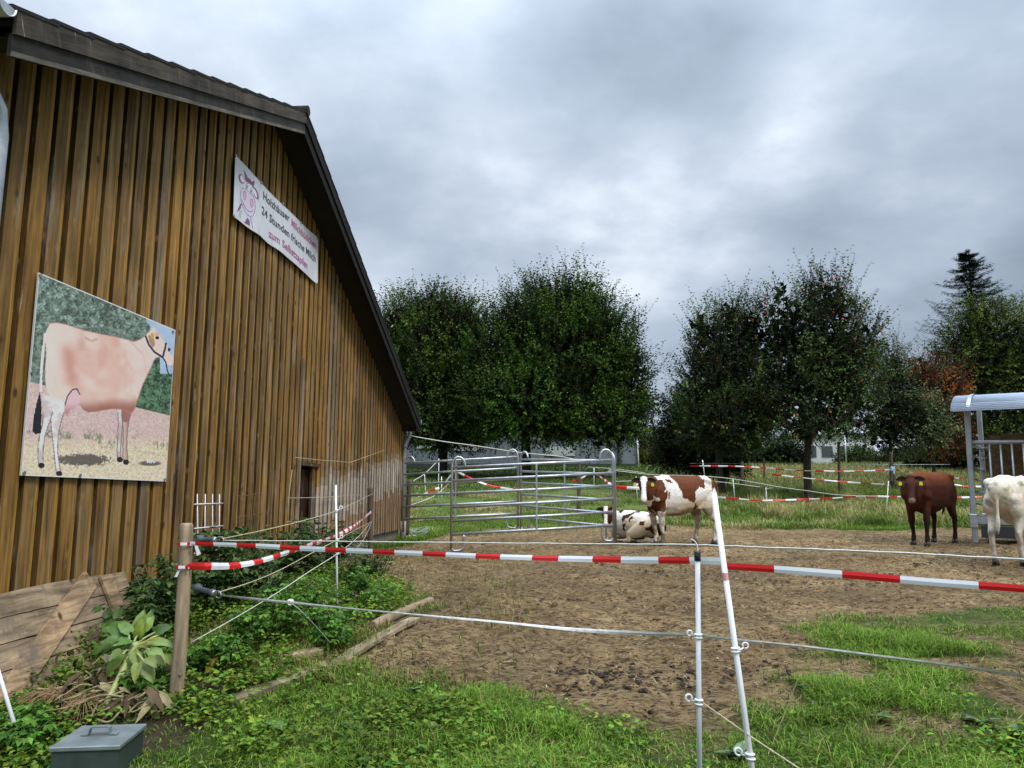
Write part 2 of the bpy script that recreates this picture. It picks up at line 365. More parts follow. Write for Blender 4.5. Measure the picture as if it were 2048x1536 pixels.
M_fascia = wood_mat('weathered_fascia', grain=(1, .03, 1), scale=34, weather=.75, grey=(.11, .10, .088), knots=False, rot=(R(-22), 0, 0))
M_fascia2 = wood_mat('dark_fascia', grain=(1, .03, 1), scale=34, weather=.3, grey=(.05, .045, .04), knots=False, rot=(R(21), 0, 0))
M_greywood = wood_mat('old_grey_timber', grain=(.6, .10, 1.0), scale=26, weather=.85, grey=(.15, .13, .11), bump=.8)
M_tile = mat('roof_tile', (.022, .019, .018), .85, spec=.25, noise=(8, .4)); M_concrete = mat('concrete', (.22, .20, .16), .9, noise=(7, .45), bump=(30, .5, .01))
M_dark = mat('dark_boards', (.015, .007, .004), .8, noise=(6, .6, (1, 1, .1)), bump=(20, .3, .01, (1, 1, .1)))
M_galv = mat('galvanised_steel', (.46, .49, .51), .42, .75, noise=(9, .28), bump=(40, .08, .003))
M_galvd = mat('dull_galvanised_pipe', (.36, .39, .41), .5, .55, noise=(5, .3))
wdir = Vector((WT, 1, 0)).normalized(); wnor = Vector((1, -WT, 0)).normalized()
def wp(y, z, o=0):                          # point on the wall plane (z relative to the camera)
    return Vector((-WD+WT*y, y, z+ZC))+wnor*o
RIDGE = (8.94, 4.80); EL = (4.09, 2.84); ER = (17.04, 1.66)    # verge line: y, z (relative to the camera)
OV = .43                                    # roof overhang in front of the wall
def roof_z(y): return RIDGE[1]-(RIDGE[1]-EL[1])/(RIDGE[0]-EL[0])*(RIDGE[0]-y) if y < RIDGE[0] else RIDGE[1]-(RIDGE[1]-ER[1])/(ER[0]-RIDGE[0])*(y-RIDGE[0])
YL, YR = 4.46, 17.19                         # corners of the wall
BOT = -.74
barn = empty('barn', wp(10.8, BOT), 0, 'wooden barn with stained vertical boards and a dark overhanging gable roof', 'barn')
DOOR = (10.37, 11.18, .39)
def build_barn():
    # back boards
    b = MB(); under = .30
    def wallpoly(y0, y1, z0, z1, o, c, mb, mi=0):
        vs = [wp(y0, z0, o), wp(y1, z0, o), wp(y1, z1, o), wp(y0, z1, o)]; mb.add(vs, [(0, 1, 2, 3)], mi, c)
    n = int((YR-YL)/.20)
    rr = random.Random(5)
    cl = MB()
    edges = [YL+i*(YR-YL)/n for i in range(n+1)]
    for i in range(n):
        y0, y1 = edges[i], edges[i+1]; bot = BOT+rr.uniform(-.012, .012) - .09*(sm(0,1,(y0-5)/-1) if y0 < 5 else 0)
        if 17.3 > y0 > 12: bot = -.79
        z0 = bot
        if DOOR[0]-.05 < (y0+y1)/2 < DOOR[1]: z0 = DOOR[2]+.02
        # under-board: sits back; dark stain deepened to paint in the gap's shade
        zt = roof_z((y0+y1)/2)-.16
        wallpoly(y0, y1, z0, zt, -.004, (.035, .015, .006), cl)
        pale = rr.random()
        base = np.array([(.31, .170, .050), (.27, .155, .050), (.33, .178, .048), (.25, .150, .060), (.29, .175, .066), (.235, .135, .048)][rr.randrange(6)])*rr.uniform(.8, 1.15)
        if pale < .13: base = base*.5+np.array((.24, .20, .15))*.5
        low = y0 > 10.9                         # the far boards are worn pale near the ground
        w0, w1, w2 = y0+.0, y0+.118, y0+.168; w0 += rr.uniform(-.004, .006); w2 += rr.uniform(-.006, .006)
        t = .034+rr.uniform(-.003, .004); t2 = t-.010
        segs = [(z0, zt-.0)]
        if low:
            cut = .36+rr.uniform(-.10, .14)+.40*sm(12, 17, y0) - .30*(1-sm(11, 12, y0))
            segs = [(z0, cut-.75), (cut-.75, cut-.12), (cut-.12, cut), (cut, zt)]
        for k, (a, c_) in enumerate(segs):
            cc = base
            if low:
                wn = np.array((.52, .43, .34))*rr.uniform(.75, 1.12)
                cc = [wn*np.array((.80, .62, .45)), wn*1.05, base*.45+wn*.5, base*1.12][k]
            org = np.array((.44, .235, .045))*rr.uniform(.8, 1.1)*(1 if not low else .8)
            if low: org = cc*.85
            prof = [(w0, -.003), (w0, t), (w1, t), (w2, t2), (w2, -.003)]
            vs = [wp(y, a, o) for y, o in prof]+[wp(y, c_, o) for y, o in prof]
            fs = [(0, 1, 6, 5), (1, 2, 7, 6), (2, 3, 8, 7), (3, 4, 9, 8)]
            cs = [cc*.42, cc, org, org*.45]  # both side faces darkened: shade between the boards painted into the colour
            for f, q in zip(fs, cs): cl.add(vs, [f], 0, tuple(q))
        # end grain at the bottom
        vs = [wp(w0, z0, -.003), wp(w0, z0, t), wp(w1, z0, t), wp(w2, z0, t2), wp(w2, z0, -.003)]; cl.add(vs, [(4, 3, 2, 1, 0)], 0, tuple(base*.5))
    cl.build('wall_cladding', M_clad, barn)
    # door recess with dark inner boards
    d = MB(); d.box(wp((DOOR[0]+DOOR[1])/2, (DOOR[2]+BOT)/2, -.30), (.06, DOOR[1]-DOOR[0]+.3, DOOR[2]-BOT+.1), Matrix.Rotation(-math.atan(WT), 3, 'Z'))
    d.box(wp(DOOR[0]+.02, (DOOR[2]+BOT)/2, -.14), (.26, .03, DOOR[2]-BOT), Matrix.Rotation(-math.atan(WT), 3, 'Z')); d.box(wp(DOOR[1]+.0, (DOOR[2]+BOT)/2, -.14), (.26, .03, DOOR[2]-BOT), Matrix.Rotation(-math.atan(WT), 3, 'Z'))
    d.build('door_recess', M_dark, barn)
    dl = MB()
    for k in range(4): dl.box(wp(DOOR[0]+.12+.17*k, (DOOR[2]+BOT)/2-.02, -.06+.006*(k % 2)), (.024, .163, DOOR[2]-BOT-.06), Matrix.Rotation(-math.atan(WT), 3, 'Z'), 0, (.040, .017, .007))
    dl.build('door', M_clad, barn)
    fr = MB()
    fr.box(wp(DOOR[0]-.07, (BOT+2.2)/2-.35, .055), (.03, .07, 2.2-BOT-.0), Matrix.Rotation(-math.atan(WT), 3, 'Z'), 0, (.30, .22, .14))
    fr.box(wp((DOOR[0]+DOOR[1])/2, DOOR[2]+.02, .05), (.03, DOOR[1]-DOOR[0]+.04, .05), Matrix.Rotation(-math.atan(WT), 3, 'Z'), 0, (.13, .075, .03))
    fr.build('door_frame', M_clad, barn)
    # foundation
    f = MB(); f.box(wp((YL+YR)/2, BOT-.45+.0, -.16), (.24, YR-YL-.06, .9), Matrix.Rotation(-math.atan(WT), 3, 'Z'))
    f.build('foundation', M_concrete, barn)
    # far end wall and the other hidden walls (so that the barn is a closed house)
    L_ = 9.0
    for y in (YL, YR):
        back = MB()
        a = wp(y, BOT, -.02); zt = roof_z(y)-.28; q = -wnor*L_
        back.add([a, a+q, a+q+Vector((0, 0, zt-BOT)), a+Vector((0, 0, zt-BOT))], [(0, 1, 2, 3)], 0, (.13, .075, .03))
        back.build('side_wall', M_clad, barn)
    # roof: two slabs from the verge backwards
    up = Vector((0, 0, 1)); r = MB(); sof = MB()
    for (ya, yb) in ((EL[0], RIDGE[0]), (RIDGE[0], ER[0])):
        za, zb = roof_z(ya+1e-6), roof_z(yb-1e-6) if yb < ER[0] else ER[1]
        if ya == EL[0]: zb = RIDGE[1]
        else: za = RIDGE[1]
        front = OV-.012
        A, B = wp(ya, za-.02, front), wp(yb, zb-.02, front); q = -wnor*(L_+OV)
        vs = [A, B, B+q, A+q]; vs += [v-up*.10 for v in vs]
        r.add(vs, [(0, 1, 2, 3), (0, 4, 5, 1), (3, 2, 6, 7), (1, 5, 6, 2), (0, 3, 7, 4)])
        vs2 = [v-up*.14 for v in (A-wnor*.03, B-wnor*.03, B+q, A+q)]; sof.add(vs2+[v-up*.02 for v in vs2], [(0, 1, 2, 3), (4, 7, 6, 5), (0, 4, 5, 1)])
        # tile courses standing up along the verge
        n = int((Vector(B)-Vector(A)).length/.36); dr = (B-A)/n
        rise = 1 if ya == EL[0] else -1
        for i in range(n):
            a0 = A+dr*i; a1 = A+dr*(i+1)
            lo, hi = (a0, a1) if rise > 0 else (a1, a0)   # each tile overlaps the one below it
            e = (lo-hi).normalized()*.06
            t = [lo+e+up*.028+wnor*.04, hi+up*.008+wnor*.04, hi+up*.008-wnor*.4, lo+e+up*.028-wnor*.4]
            t += [v-up*.024 for v in t]; r.add(t, [(0, 1, 2, 3), (4, 7, 6, 5), (0, 4, 5, 1), (0, 3, 7, 4), (1, 5, 6, 2)])
    r.build('roof', M_tile, barn); sof.build('soffit', mat('soffit_boards', (.012, .009, .007), .9, noise=(5, .4)), barn)
    # ridge cap
    rc = MB(); A = wp(RIDGE[0], RIDGE[1]+.0, OV+.045); rc.tube([A, A-wnor*(L_+OV)], .065, 10); rc.build('ridge_cap', M_tile, barn)
    # barge boards: two weathered planks, the lower set back 2 cm, butted in lengths
    for (ya, yb) in ((EL[0], RIDGE[0]), (RIDGE[0], ER[0])):
        fb = MB()
        for row, (dz, hh, off) in enumerate(((-.095, .15, OV+.010), (-.235, .15, OV-.010))):
            cuts = np.linspace(ya, yb, 4 if row == 0 else 3)
            cuts[1:-1] += [.25, -.2][:len(cuts)-2] if row == 0 else [-.3]
            for i in range(len(cuts)-1):
                a_, b_ = cuts[i]+.004*(i > 0), cuts[i+1]
                za = RIDGE[1] if abs(a_-RIDGE[0]) < 1e-6 else roof_z(a_); zb = RIDGE[1] if abs(b_-RIDGE[0]) < 1e-6 else roof_z(b_)
                if b_ > ER[0]-1e-6: zb = ER[1]
                A = wp(a_, za+dz, off); B = wp(b_, zb+dz, off); hv = up*hh/2; th = wnor*.012
                vs = [A-hv-th, B-hv-th, B+hv-th, A+hv-th, A-hv+th, B-hv+th, B+hv+th, A+hv+th]
                k = random.uniform(.85, 1.15); cc = ((.075*k, .060*k, .045*k) if row == 0 else (.040*k, .035*k, .030*k)) if ya < RIDGE[0] else (.014*k, .012*k, .010*k)
                fb.add(vs, [(0, 3, 2, 1), (4, 5, 6, 7), (0, 1, 5, 4), (3, 7, 6, 2), (0, 4, 7, 3), (1, 2, 6, 5)], 0, cc)
                if row == 1 and ya < RIDGE[0]:
                    lp = [A-hv+th, B-hv+th, B-hv*.55+th, A-hv*.55+th]; q = [v+wnor*.006 for v in lp]; fb.add(lp+q, [(4, 5, 6, 7), (0, 1, 5, 4), (3, 7, 6, 2), (0, 4, 7, 3), (1, 2, 6, 5)], 0, (.15*k, .135*k, .11*k))
        fb.build('barge_boards', M_fascia if ya < RIDGE[0] else M_fascia2, barn)
    # closing board at the left eave end
    # gutter along the left eave, seen end-on
    g = MB(); A = wp(EL[0]-.10, EL[1]-.04, OV+.04); B = A-wnor*(L_+.3); rr_ = .075
    prof = [(math.cos(a)*rr_, math.sin(a)*rr_) for a in np.linspace(math.pi, 2*math.pi, 13)]
    vs = [A+wdir*x+up*z for x, z in prof]+[B+wdir*x+up*z for x, z in prof]+[A+wdir*x*.93+up*z*.93 for x, z in prof]+[B+wdir*x*.93+up*z*.93 for x, z in prof]
    n = len(prof); fs = [(i, i+1, n+i+1, n+i) for i in range(n-1)]+[(2*n+i, 3*n+i, 3*n+i+1, 2*n+i+1) for i in range(n-1)]+[(i, 2*n+i, 2*n+i+1, i+1) for i in range(n-1)]
    g.add(vs, fs, 0, None, True); g.add([A+wdir*x*.96+up*z*.96-wnor*.01 for x, z in prof], [tuple(range(n))]); g.build('gutter', M_galv, barn)
    # downpipe with a swan neck at the near corner
    q = MB(); X0 = wp(4.40, 0, .16); q.tube([X0+up*2.52-wdir*.25, X0+up*2.47-wdir*.14, X0+up*2.36-wdir*.03, X0+up*2.2, X0+up*1.9, X0-up*.8], .05, 14); q.build('downpipe', M_galv, barn)
    q = MB(); X0 = D(807, 1000, 17.1); bz = gz(X0.x, X0.y)
    q.tube([(X0.x+.10, X0.y+.05, ZC+1.45), (X0.x+.09, X0.y+.05, ZC+1.28), (X0.x+.0, X0.y, ZC+1.1), (X0.x, X0.y, bz+.38)], .052, 12)
    q.tube([(X0.x, X0.y, ZC+1.12), (X0.x, X0.y, ZC+1.02)], .06, 12)
    q.build('downpipe', M_galvd, barn)
    q = MB(); q.tube([(X0.x, X0.y, bz+.42), (X0.x, X0.y, bz-.02)], .07, 12); q.build('drain_pipe', mat('pale_clay_pipe', (.42, .36, .28), .8, noise=(6, .3)), barn)
    g = MB(); A = wp(ER[0]+.05, ER[1]-.05, OV+.03); g.tube([A, A-wnor*(L_+.3)], .06, 10); g.build('gutter', M_galvd, barn)
    b = MB(); b.beam(wp(ER[0]-.0, ER[1]-.19, OV-.07), wp(ER[0]-.0, ER[1]-.19, -L_), .03, .16, 0, (.03, .026, .022)); b.build('eave_board', M_fascia, barn)
build_barn()
# ------------------------------------------------------------------ printed poster and banner on the barn wall
def homog(src, dst):
    A = []
    for (x, y), (u, v) in zip(src, dst):
        A.append([x, y, 1, 0, 0, 0, -u*x, -u*y, -u]); A.append([0, 0, 0, x, y, 1, -v*x, -v*y, -v])
    return np.linalg.svd(np.array(A, float))[2][-1].reshape(3, 3)
def app(H, x, y):
    w = H[2, 0]*x+H[2, 1]*y+H[2, 2]; return (H[0, 0]*x+H[0, 1]*y+H[0, 2])/w, (H[1, 0]*x+H[1, 1]*y+H[1, 2])/w
def segd(x, y, pts):
    """distance to a polyline"""
    d = np.full(np.shape(x), 1e9)
    for (x1, y1), (x2, y2) in zip(pts[:-1], pts[1:]):
        t = np.clip(((x-x1)*(x2-x1)+(y-y1)*(y2-y1))/max((x2-x1)**2+(y2-y1)**2, 1e-9), 0, 1)
        d = np.minimum(d, np.hypot(x-x1-t*(x2-x1), y-y1-t*(y2-y1)))
    return d
M_print = mat('printed_sheet', rough=.38, attr='Col', spec=.4)
M_vinyl = mat('printed_vinyl', rough=.5, attr='Col', spec=.4)
M_steel = mat('screw_steel', (.35, .36, .37), .4, .8)
def sheet(name, corners, nu, nv, colfn, parent, off, sag=None, m=None):
    """corners TL TR BR BL (world); returns a thin coloured sheet with real thickness"""
    u = np.linspace(0, 1, nu+1); v = np.linspace(0, 1, nv+1); U, V_ = np.meshgrid(u, v)
    c = [np.array(q) for q in corners]
    P = (c[0]*(1-U[..., None])+c[1]*U[..., None])*(1-V_[..., None])+(c[3]*(1-U[..., None])+c[2]*U[..., None])*V_[..., None]
    if sag is not None: P = P+sag(U, V_)
    i = np.arange((nu+1)*(nv+1)).reshape(nv+1, nu+1); F = np.stack([i[1:, :-1], i[1:, 1:], i[:-1, 1:], i[:-1, :-1]], -1).reshape(-1, 4)
    uc = (U[:-1, :-1]+U[1:, 1:])/2; vc = (V_[:-1, :-1]+V_[1:, 1:])/2
    C = colfn(uc, vc).reshape(-1, 3)
    return np_mesh(name, P.reshape(-1, 3), F, C, m, False, parent)
def srgb(*c): return np.array([((x/255+.055)/1.055)**2.4 if x > 10 else x/255/12.92 for x in c])
def build_poster():
    TL, TR, BR, BL = W(78, 545, WD-.065), W(351, 660, WD-.065), W(332, 963, WD-.065), W(42, 951, WD-.065)
    root = empty('cow_poster', (TL+TR+BR+BL)/4, 0, 'large printed photo poster of a tan dairy cow screwed to the barn boards', 'poster')
    Hm = homog([(0, 0), (1, 0), (1, 1), (0, 1)], [(232, 135), (1083, 488), (1020, 1422), (128, 1390)])
    body = [(300,452),(345,447),(400,458),(470,480),(520,496),(580,508),(640,520),(720,535),(790,552),(822,562),(860,548),(900,520),(915,500),(940,520),(960,560),(1010,650),(960,662),(945,680),(930,720),(905,770),(880,820),(862,870),(845,920),(822,985),(800,1010),(770,985),(735,980),(690,978),(640,985),(580,998),(535,1002),(510,985),(490,960),(462,950),(430,900),(400,960),(370,950),(330,930),(300,905),(280,860),(272,780),(275,700),(280,640),(272,560),(278,500)]
    head = [(905,512),(930,485),(948,468),(962,490),(985,515),(1008,555),(1030,590),(1045,620),(1050,640),(1072,655),(1072,700),(1045,712),(1015,690),(1003,665),(960,640),(920,580),(905,545)]
    hleg1 = [(300,880),(345,900),(395,945),(390,1000),(372,1060),(358,1120),(352,1180),(352,1250),(360,1310),(372,1380),(345,1385),(338,1330),(330,1260),(322,1180),(312,1100),(308,1040),(322,980),(300,930)]
    hleg2 = [(255,900),(300,900),(325,990),(300,1060),(285,1110),(270,1160),(262,1230),(262,1330),(238,1335),(230,1280),(232,1200),(242,1130),(258,1080),(262,1000)]
    fleg1 = [(742,930),(800,940),(805,1000),(788,1060),(780,1130),(777,1220),(785,1310),(760,1312),(752,1260),(755,1180),(756,1100),(745,1020)]
    fleg2 = [(722,980),(755,980),(748,1080),(742,1170),(738,1250),(745,1300),(720,1298),(716,1230),(722,1140),(724,1060)]
    udder = [(392,1005),(398,950),(412,905),(435,865),(462,855),(485,880),(490,915),(480,950),(455,975),(425,992),(408,1025)]
    tailw = [(272,520),(262,600),(252,700),(247,800),(247,870)]; tailb = [(240,880),(250,940),(252,1040),(248,1130),(215,1138),(196,1120),(205,1020),(225,930)]
    def cf(u, v):
        x, y = app(Hm, u, v); h = x.shape
        n1 = fbm(x/26, y/26, 4); n2 = fbm(x/9+50, y/9, 3); n3 = fbm(x/90, y/60+9, 3)
        k = lambda a: a[..., None]
        col_ = srgb(122, 140, 126)*k(.22+1.15*sm(.3, .7, n1*.5+n2*.5)+.2*n3)                      # blurred foliage
        spark = sm(.62, .72, n2)*sm(.5, .62, n1)*(y < 520); col_ = col_*(1-k(spark))+srgb(190, 205, 215)*k(spark)
        hedge = (x > 820)*(y > 660); col_ = np.where(k(hedge), srgb(95, 128, 98)*k(.2+1.2*sm(.3, .7, n1*.5+n2*.5)), col_)
        skyr = (y < 1.0*(x-880)*.18+430+(x-905)*2.1+60*(n1-.5))*(x > 885)*(y < 700)+(x > 985)*(y > 600)*(y < 760); col_ = np.where(k(skyr > 0), srgb(176, 194, 220)*k(.75+.5*n3), col_)
        field = y > 815+(x-180)*.235+10*(n2-.5); n4 = fbm(x/4.5, y/4.5+7, 2); fl = srgb(222, 192, 186)*k(.55+.45*n2+.45*n4); straw = srgb(232, 210, 182)*k(.35+.6*n2+.75*n4)
        t = sm(1120, 1240, y); col_ = np.where(k(field), fl*(1-k(t))+straw*k(t), col_)
        tuft = field*sm(.50, .64, fbm(x/60, y/60, 2))*sm(.42, .62, vnoise(x/5, y/16))*(np.exp(-((y-(1135+(x-300)*.10))/50)**2)); col_ = col_*(1-k(tuft*.8))+srgb(100, 128, 80)*k(tuft*.8)*k(.6+.8*n2)
        sh = np.clip(1.3-(((x-510)/165)**2+((y-1292)/34)**2)-2.2*(n2-.5), 0, 1)+np.clip(1-(((x-920)/80)**2+((y-1312)/18)**2), 0, 1)
        sh = np.clip(sh*2*(.5+n2), 0, 1); col_ = col_*(1-k(sh*.85))+srgb(62, 60, 66)*k(sh*.85)
        # cow
        def body_col(c1, c2, t): return srgb(*c1)*(1-k(t))+srgb(*c2)*k(t)
        t = sm(.42, .70, fbm(x/170+3, y/170, 3)); bc = body_col((246, 218, 206), (236, 194, 180), t)*k(.94+.1*n1)
        rib = np.exp(-((x-420-(y-700)*.15)/42)**2)*sm(540, 640, y)*(1-sm(780, 900, y)); bc = bc*(1-k(.6*rib))+srgb(205, 125, 105)*k(.6*rib); sh_ = sm(.45, .7, fbm(x/70, y/110+4, 3))*(x > 600)*.35; bc = bc*(1-k(sh_))+srgb(222, 160, 140)*k(sh_); vein = 0*(segd(x, y, [(490,490),(515,520),(510,640),(500,760)]) < 7)*.5+(segd(x, y, [(520,540),(560,560),(590,548)]) < 7)*.5+(segd(x, y, [(800,560),(880,640),(905,770)]) < 5)*.3; bc = bc*(1-k(vein))+srgb(196, 128, 110)*k(vein)
        rim = np.exp(-((x-500)/30)**2)*(y < 620); bc = bc*(1-k(.25*rim))+srgb(196, 130, 110)*k(.25*rim)
        bel = sm(890, 985, y+.05*(x-650))*(x > 480)*(x < 840); bc = bc*(1-k(.85*bel))+srgb(160, 88, 68)*k(.85*bel)
        nk = sm(780, 900, x)*sm(540, 700, y)*(1-sm(850, 900, y)); bc = bc*(1-k(.5*nk))+srgb(236, 214, 210)*k(.5*nk)
        hp = np.exp(-(((x-310)/42)**2+((y-620)/140)**2)); bc = bc*(1-k(.6*hp))+srgb(243, 228, 218)*k(.6*hp)
        leg = body_col((246, 240, 240), (222, 206, 204), sm(.4, .6, n3)); fleg = body_col((218, 185, 170), (175, 130, 112), sm(0, 30, x-760))
        for poly, c in ((hleg2, leg*.9), (fleg2, leg*.8), (hleg1, leg), (body, bc)):
            col_ = np.where(k(pinpoly(x, y, poly)), c, col_)
        tr = pinpoly(x, y, fleg1); col_ = np.where(k(tr), np.where(k(y < 1060), bc*.95, fleg), col_)
        blend = pinpoly(x, y, hleg1)*(y < 1000); col_ = np.where(k(blend), bc*k(1-sm(860, 1000, y))+leg*k(sm(860, 1000, y)), col_)
        for lg in (hleg1, hleg2, fleg1, fleg2): col_ = np.where(k((segd(x, y, lg+lg[:1]) < 3.0)*(y > 1000)), srgb(150, 125, 125), col_)
        col_ = np.where(k(segd(x, y, body[:30]) < 2.6), srgb(190, 140, 125), col_)
        col_ = np.where(k(pinpoly(x, y, udder)), body_col((236, 198, 205), (206, 140, 140), sm(930, 1010, y)), col_)
        col_ = np.where(k(segd(x, y, [(395,955),(412,900),(440,862),(468,856),(486,890)]) < 4), srgb(120, 70, 60), col_)
        col_ = np.where(k(segd(x, y, tailw) < 8), srgb(238, 225, 225), col_); col_ = np.where(k(pinpoly(x, y, tailb)), srgb(38, 40, 45)*k(.6+.8*n2), col_)
        for hx, hy in ((362, 1378), (252, 1328), (772, 1305), (734, 1290)): col_ = np.where(k(((x-hx)/19)**2+((y-hy)/17)**2 < 1), srgb(48, 38, 38), col_)
        col_ = np.where(k(pinpoly(x, y, head)), body_col((238, 214, 204), (205, 140, 120), sm(.4, .7, fbm(x/40, y/40, 2))*sm(930, 1000, x)*(y < 600)), col_)
        col_ = np.where(k(pinpoly(x, y, [(912,520),(945,530),(955,580),(938,600),(918,565)])), srgb(188, 140, 120), col_)
        col_ = np.where(k(((x-937)/11)**2+((y-525)/20)**2 < 1), srgb(205, 180, 60), col_)
        col_ = np.where(k(((x-968)/12)**2+((y-537)/10)**2 < 1), srgb(35, 35, 32), col_); col_ = np.where(k(((x-1042)/9)**2+((y-610)/12)**2 < 1), srgb(50, 55, 60), col_)
        rope = np.minimum(segd(x, y, [(897,530),(915,580),(950,625),(1002,658),(1018,600),(1022,572)]), segd(x, y, [(1002,658),(1022,690),(1030,740),(1046,775),(1060,765)])+2); col_ = np.where(k(rope < 6), srgb(40, 45, 60), col_)
        sgn = segd(x, y, [(903,1290),(905,1308),(912,1292),(918,1308),(925,1296),(930,1308),(938,1290),(945,1308),(955,1300)]); col_ = np.where(k(sgn < 3.2), srgb(235, 230, 230), col_)
        edge = np.minimum(np.minimum(u, 1-u)*190, np.minimum(v, 1-v)*140) < .9; col_ = np.where(k(edge), srgb(225, 225, 225), col_)
        return np.clip(col_*1.0, 0.004, .85)
    sheet('printed_photo', (TL, TR, BR, BL), 260, 330, cf, root, 0, None, M_print)
    b = MB(); n = wnor*.012; c = [TL, TR, BR, BL]; vs = [Vector(v)-wnor*.002 for v in c]+[Vector(v)-n for v in c]; b.add(vs, [(4, 5, 6, 7), (0, 4, 7, 3), (1, 2, 6, 5), (0, 1, 5, 4), (3, 7, 6, 2), (0, 3, 2, 1)]); b.build('backing_board', mat('poster_backing', (.6, .6, .6), .6), root)
    for px, py in ((81, 551), (187, 596), (274, 634), (346, 663), (64, 745), (336, 812), (48, 946), (160, 951), (329, 959)):
        s = MB(); p = W(px, py, WD-.068); s.tube([p, p+wnor*.006], .014, 10); s.build('screw', M_steel, root)
build_poster()
def build_banner():
    off = .080
    cs = [(470.8, 310.2), (636.2, 475.8), (634.8, 568.5), (465.4, 433.1)]; TL, TR, BR, BL = [W(*c, WD-off) for c in cs]
    TL, TR, BR, BL = TL, W(636.2, 475.8, WD-off), BR, BL
    root = empty('milk_banner', (TL+TR+BR+BL)/4, 0, 'white vinyl banner with grey and pink writing and a drawn cow on the barn wall', 'banner')
    Hm = homog([(0, 0), (1, 0), (1, 1), (0, 1)], [(148, 145), (942, 940), (935, 1385), (122, 735)])
    def line(c, x, y, pts, w): return segd(x, y, pts) < w
    def ell(cx, cy, rx, ry, rot=0):
        a = np.linspace(0, 2*math.pi, 28); c_, s_ = math.cos(rot), math.sin(rot)
        return [(cx+rx*math.cos(t)*c_-ry*math.sin(t)*s_, cy+rx*math.cos(t)*s_+ry*math.sin(t)*c_) for t in a]
    PUR, PINK, LILAC, OUT = srgb(128, 78, 120), srgb(222, 168, 205), srgb(215, 205, 225), srgb(120, 95, 125)
    def cf(u, v):
        x, y = app(Hm, u, v); k = lambda a: a[..., None]
        c = srgb(214, 217, 226)*k(.93+.12*fbm(u*9, v*3, 3)); dirt = sm(.55, .75, fbm(u*40, v*3+5, 3))*.10; c = c*k(1-dirt)
        def fill(p, q): nonlocal c; c = np.where(k(pinpoly(x, y, p)), q, c)
        def strk(p, w, q=OUT): nonlocal c; c = np.where(k(segd(x, y, p) < w), q, c)
        W_ = srgb(228, 230, 238)
        for p, q in (([(222,275),(236,300),(262,350),(236,375)], PUR), ([(238,372),(255,350),(285,368),(308,392),(330,380),(334,400),(318,452),(308,450),(302,425),(285,430),(280,410),(268,415),(262,400),(245,405)], PUR)): fill(p, q)
        e1 = ell(203, 372, 27, 50, -.25); fill(e1, PUR); fill(ell(210, 372, 17, 36, -.25), W_); e2 = ell(343, 508, 23, 66, -.35); fill(e2, PUR); fill(ell(338, 506, 13, 48, -.35), W_)
        fill([(245,400),(300,430),(320,470),(320,520),(225,480),(228,430)], W_)
        muz = [(196,540),(192,510),(200,475),(215,458),(240,465),(262,485),(300,515),(322,540),(335,590),(340,650),(332,700),(315,735),(292,742),(265,725),(235,685),(210,630),(198,585),(196,540)]
        fill(muz, LILAC); strk(muz, 2.6); fill(ell(233, 532, 13, 45, -.05), PINK); strk(ell(233, 532, 13, 45, -.05), 2); fill(ell(304, 607, 13, 42, -.05), PINK); strk(ell(304, 607, 13, 42, -.05), 2)
        strk([(210,580),(225,625),(250,668),(280,690),(305,692),(316,680)], 3)
        for ex, ey in ((254, 440), (298, 482)): fill(ell(ex, ey, 11, 28), W_); strk(ell(ex, ey, 11, 28), 1.8); fill(ell(ex+1, ey+4, 5, 14), srgb(45, 45, 60))
        fill([(205,612),(198,660),(175,690),(158,700),(170,660),(188,620)], PUR); strk([(190,690),(178,745)], 2.4); strk([(205,680),(190,755)], 2.4); fill([(265,752),(285,785),(285,835),(232,805),(250,775)], PUR); strk([(292,745),(300,790),(312,860)], 2.6)
        for q in (.985, .015): hem = np.abs(v-q) < .006; c = np.where(k(hem), c*.85, c)
        return np.clip(c, .01, .85)
    def sag(U, V_):
        s = np.zeros(U.shape+(3,)); s[..., 2] = -.030*np.sin(U*math.pi)*(1-V_)+.004*np.sin(U*31)*V_+.035*np.sin(U*math.pi)*V_
        nn = .006*np.sin(U*24+V_*2)*V_+.006*np.sin(U*13); s += nn[..., None]*np.array(wnor); return s
    sheet('vinyl_sheet', (TL, TR, BR, BL), 260, 90, cf, root, 0, sag, M_vinyl)
    H2 = homog([(148, 145), (942, 940), (935, 1385), (122, 735)], [(0, 0), (1, 0), (1, 1), (0, 1)])
    TLn, TRn, BRn, BLn = [np.array(q) for q in (TL, TR, BR, BL)]
    ink = {'g': mat('grey_ink', srgb(58, 62, 76), .5), 'p': mat('pink_ink', srgb(176, 92, 140), .5)}
    def text(body, p0, p1, m):
        """lay a text along the line p0-p1 given in banner coordinates (crop pixels), height follows"""
        u0, v0 = app(H2, *p0); u1, v1 = app(H2, *p1)
        cu = bpy.data.curves.new('t', 'FONT'); cu.body = body; cu.size = 1; cu.offset = .018; cu.resolution_u = 3; cu.space_character = 1.04
        o = bpy.data.objects.new('t', cu); col.objects.link(o); bpy.context.view_layer.update()
        me = bpy.data.meshes.new_from_object(o.evaluated_get(bpy.context.evaluated_depsgraph_get())); bpy.data.objects.remove(o)
        P = np.array([v.co[:2] for v in me.vertices]); mx = P[:, 0].max(); s = (u1-u0)/mx
        Hh = .215                                    # letter size as a share of the banner height
        U = u0+P[:, 0]*s; Vv = v0+(v1-v0)*P[:, 0]/mx-P[:, 1]*Hh
        Uc, Vc = U[:, None], Vv[:, None]
        Q = (TLn*(1-Uc)+TRn*Uc)*(1-Vc)+(BLn*(1-Uc)+BRn*Uc)*Vc+sag(U, Vv)+np.array(wnor)*.003
        inv = np.array(root.matrix_world.inverted()); Q = Q @ inv[:3, :3].T+inv[:3, 3]
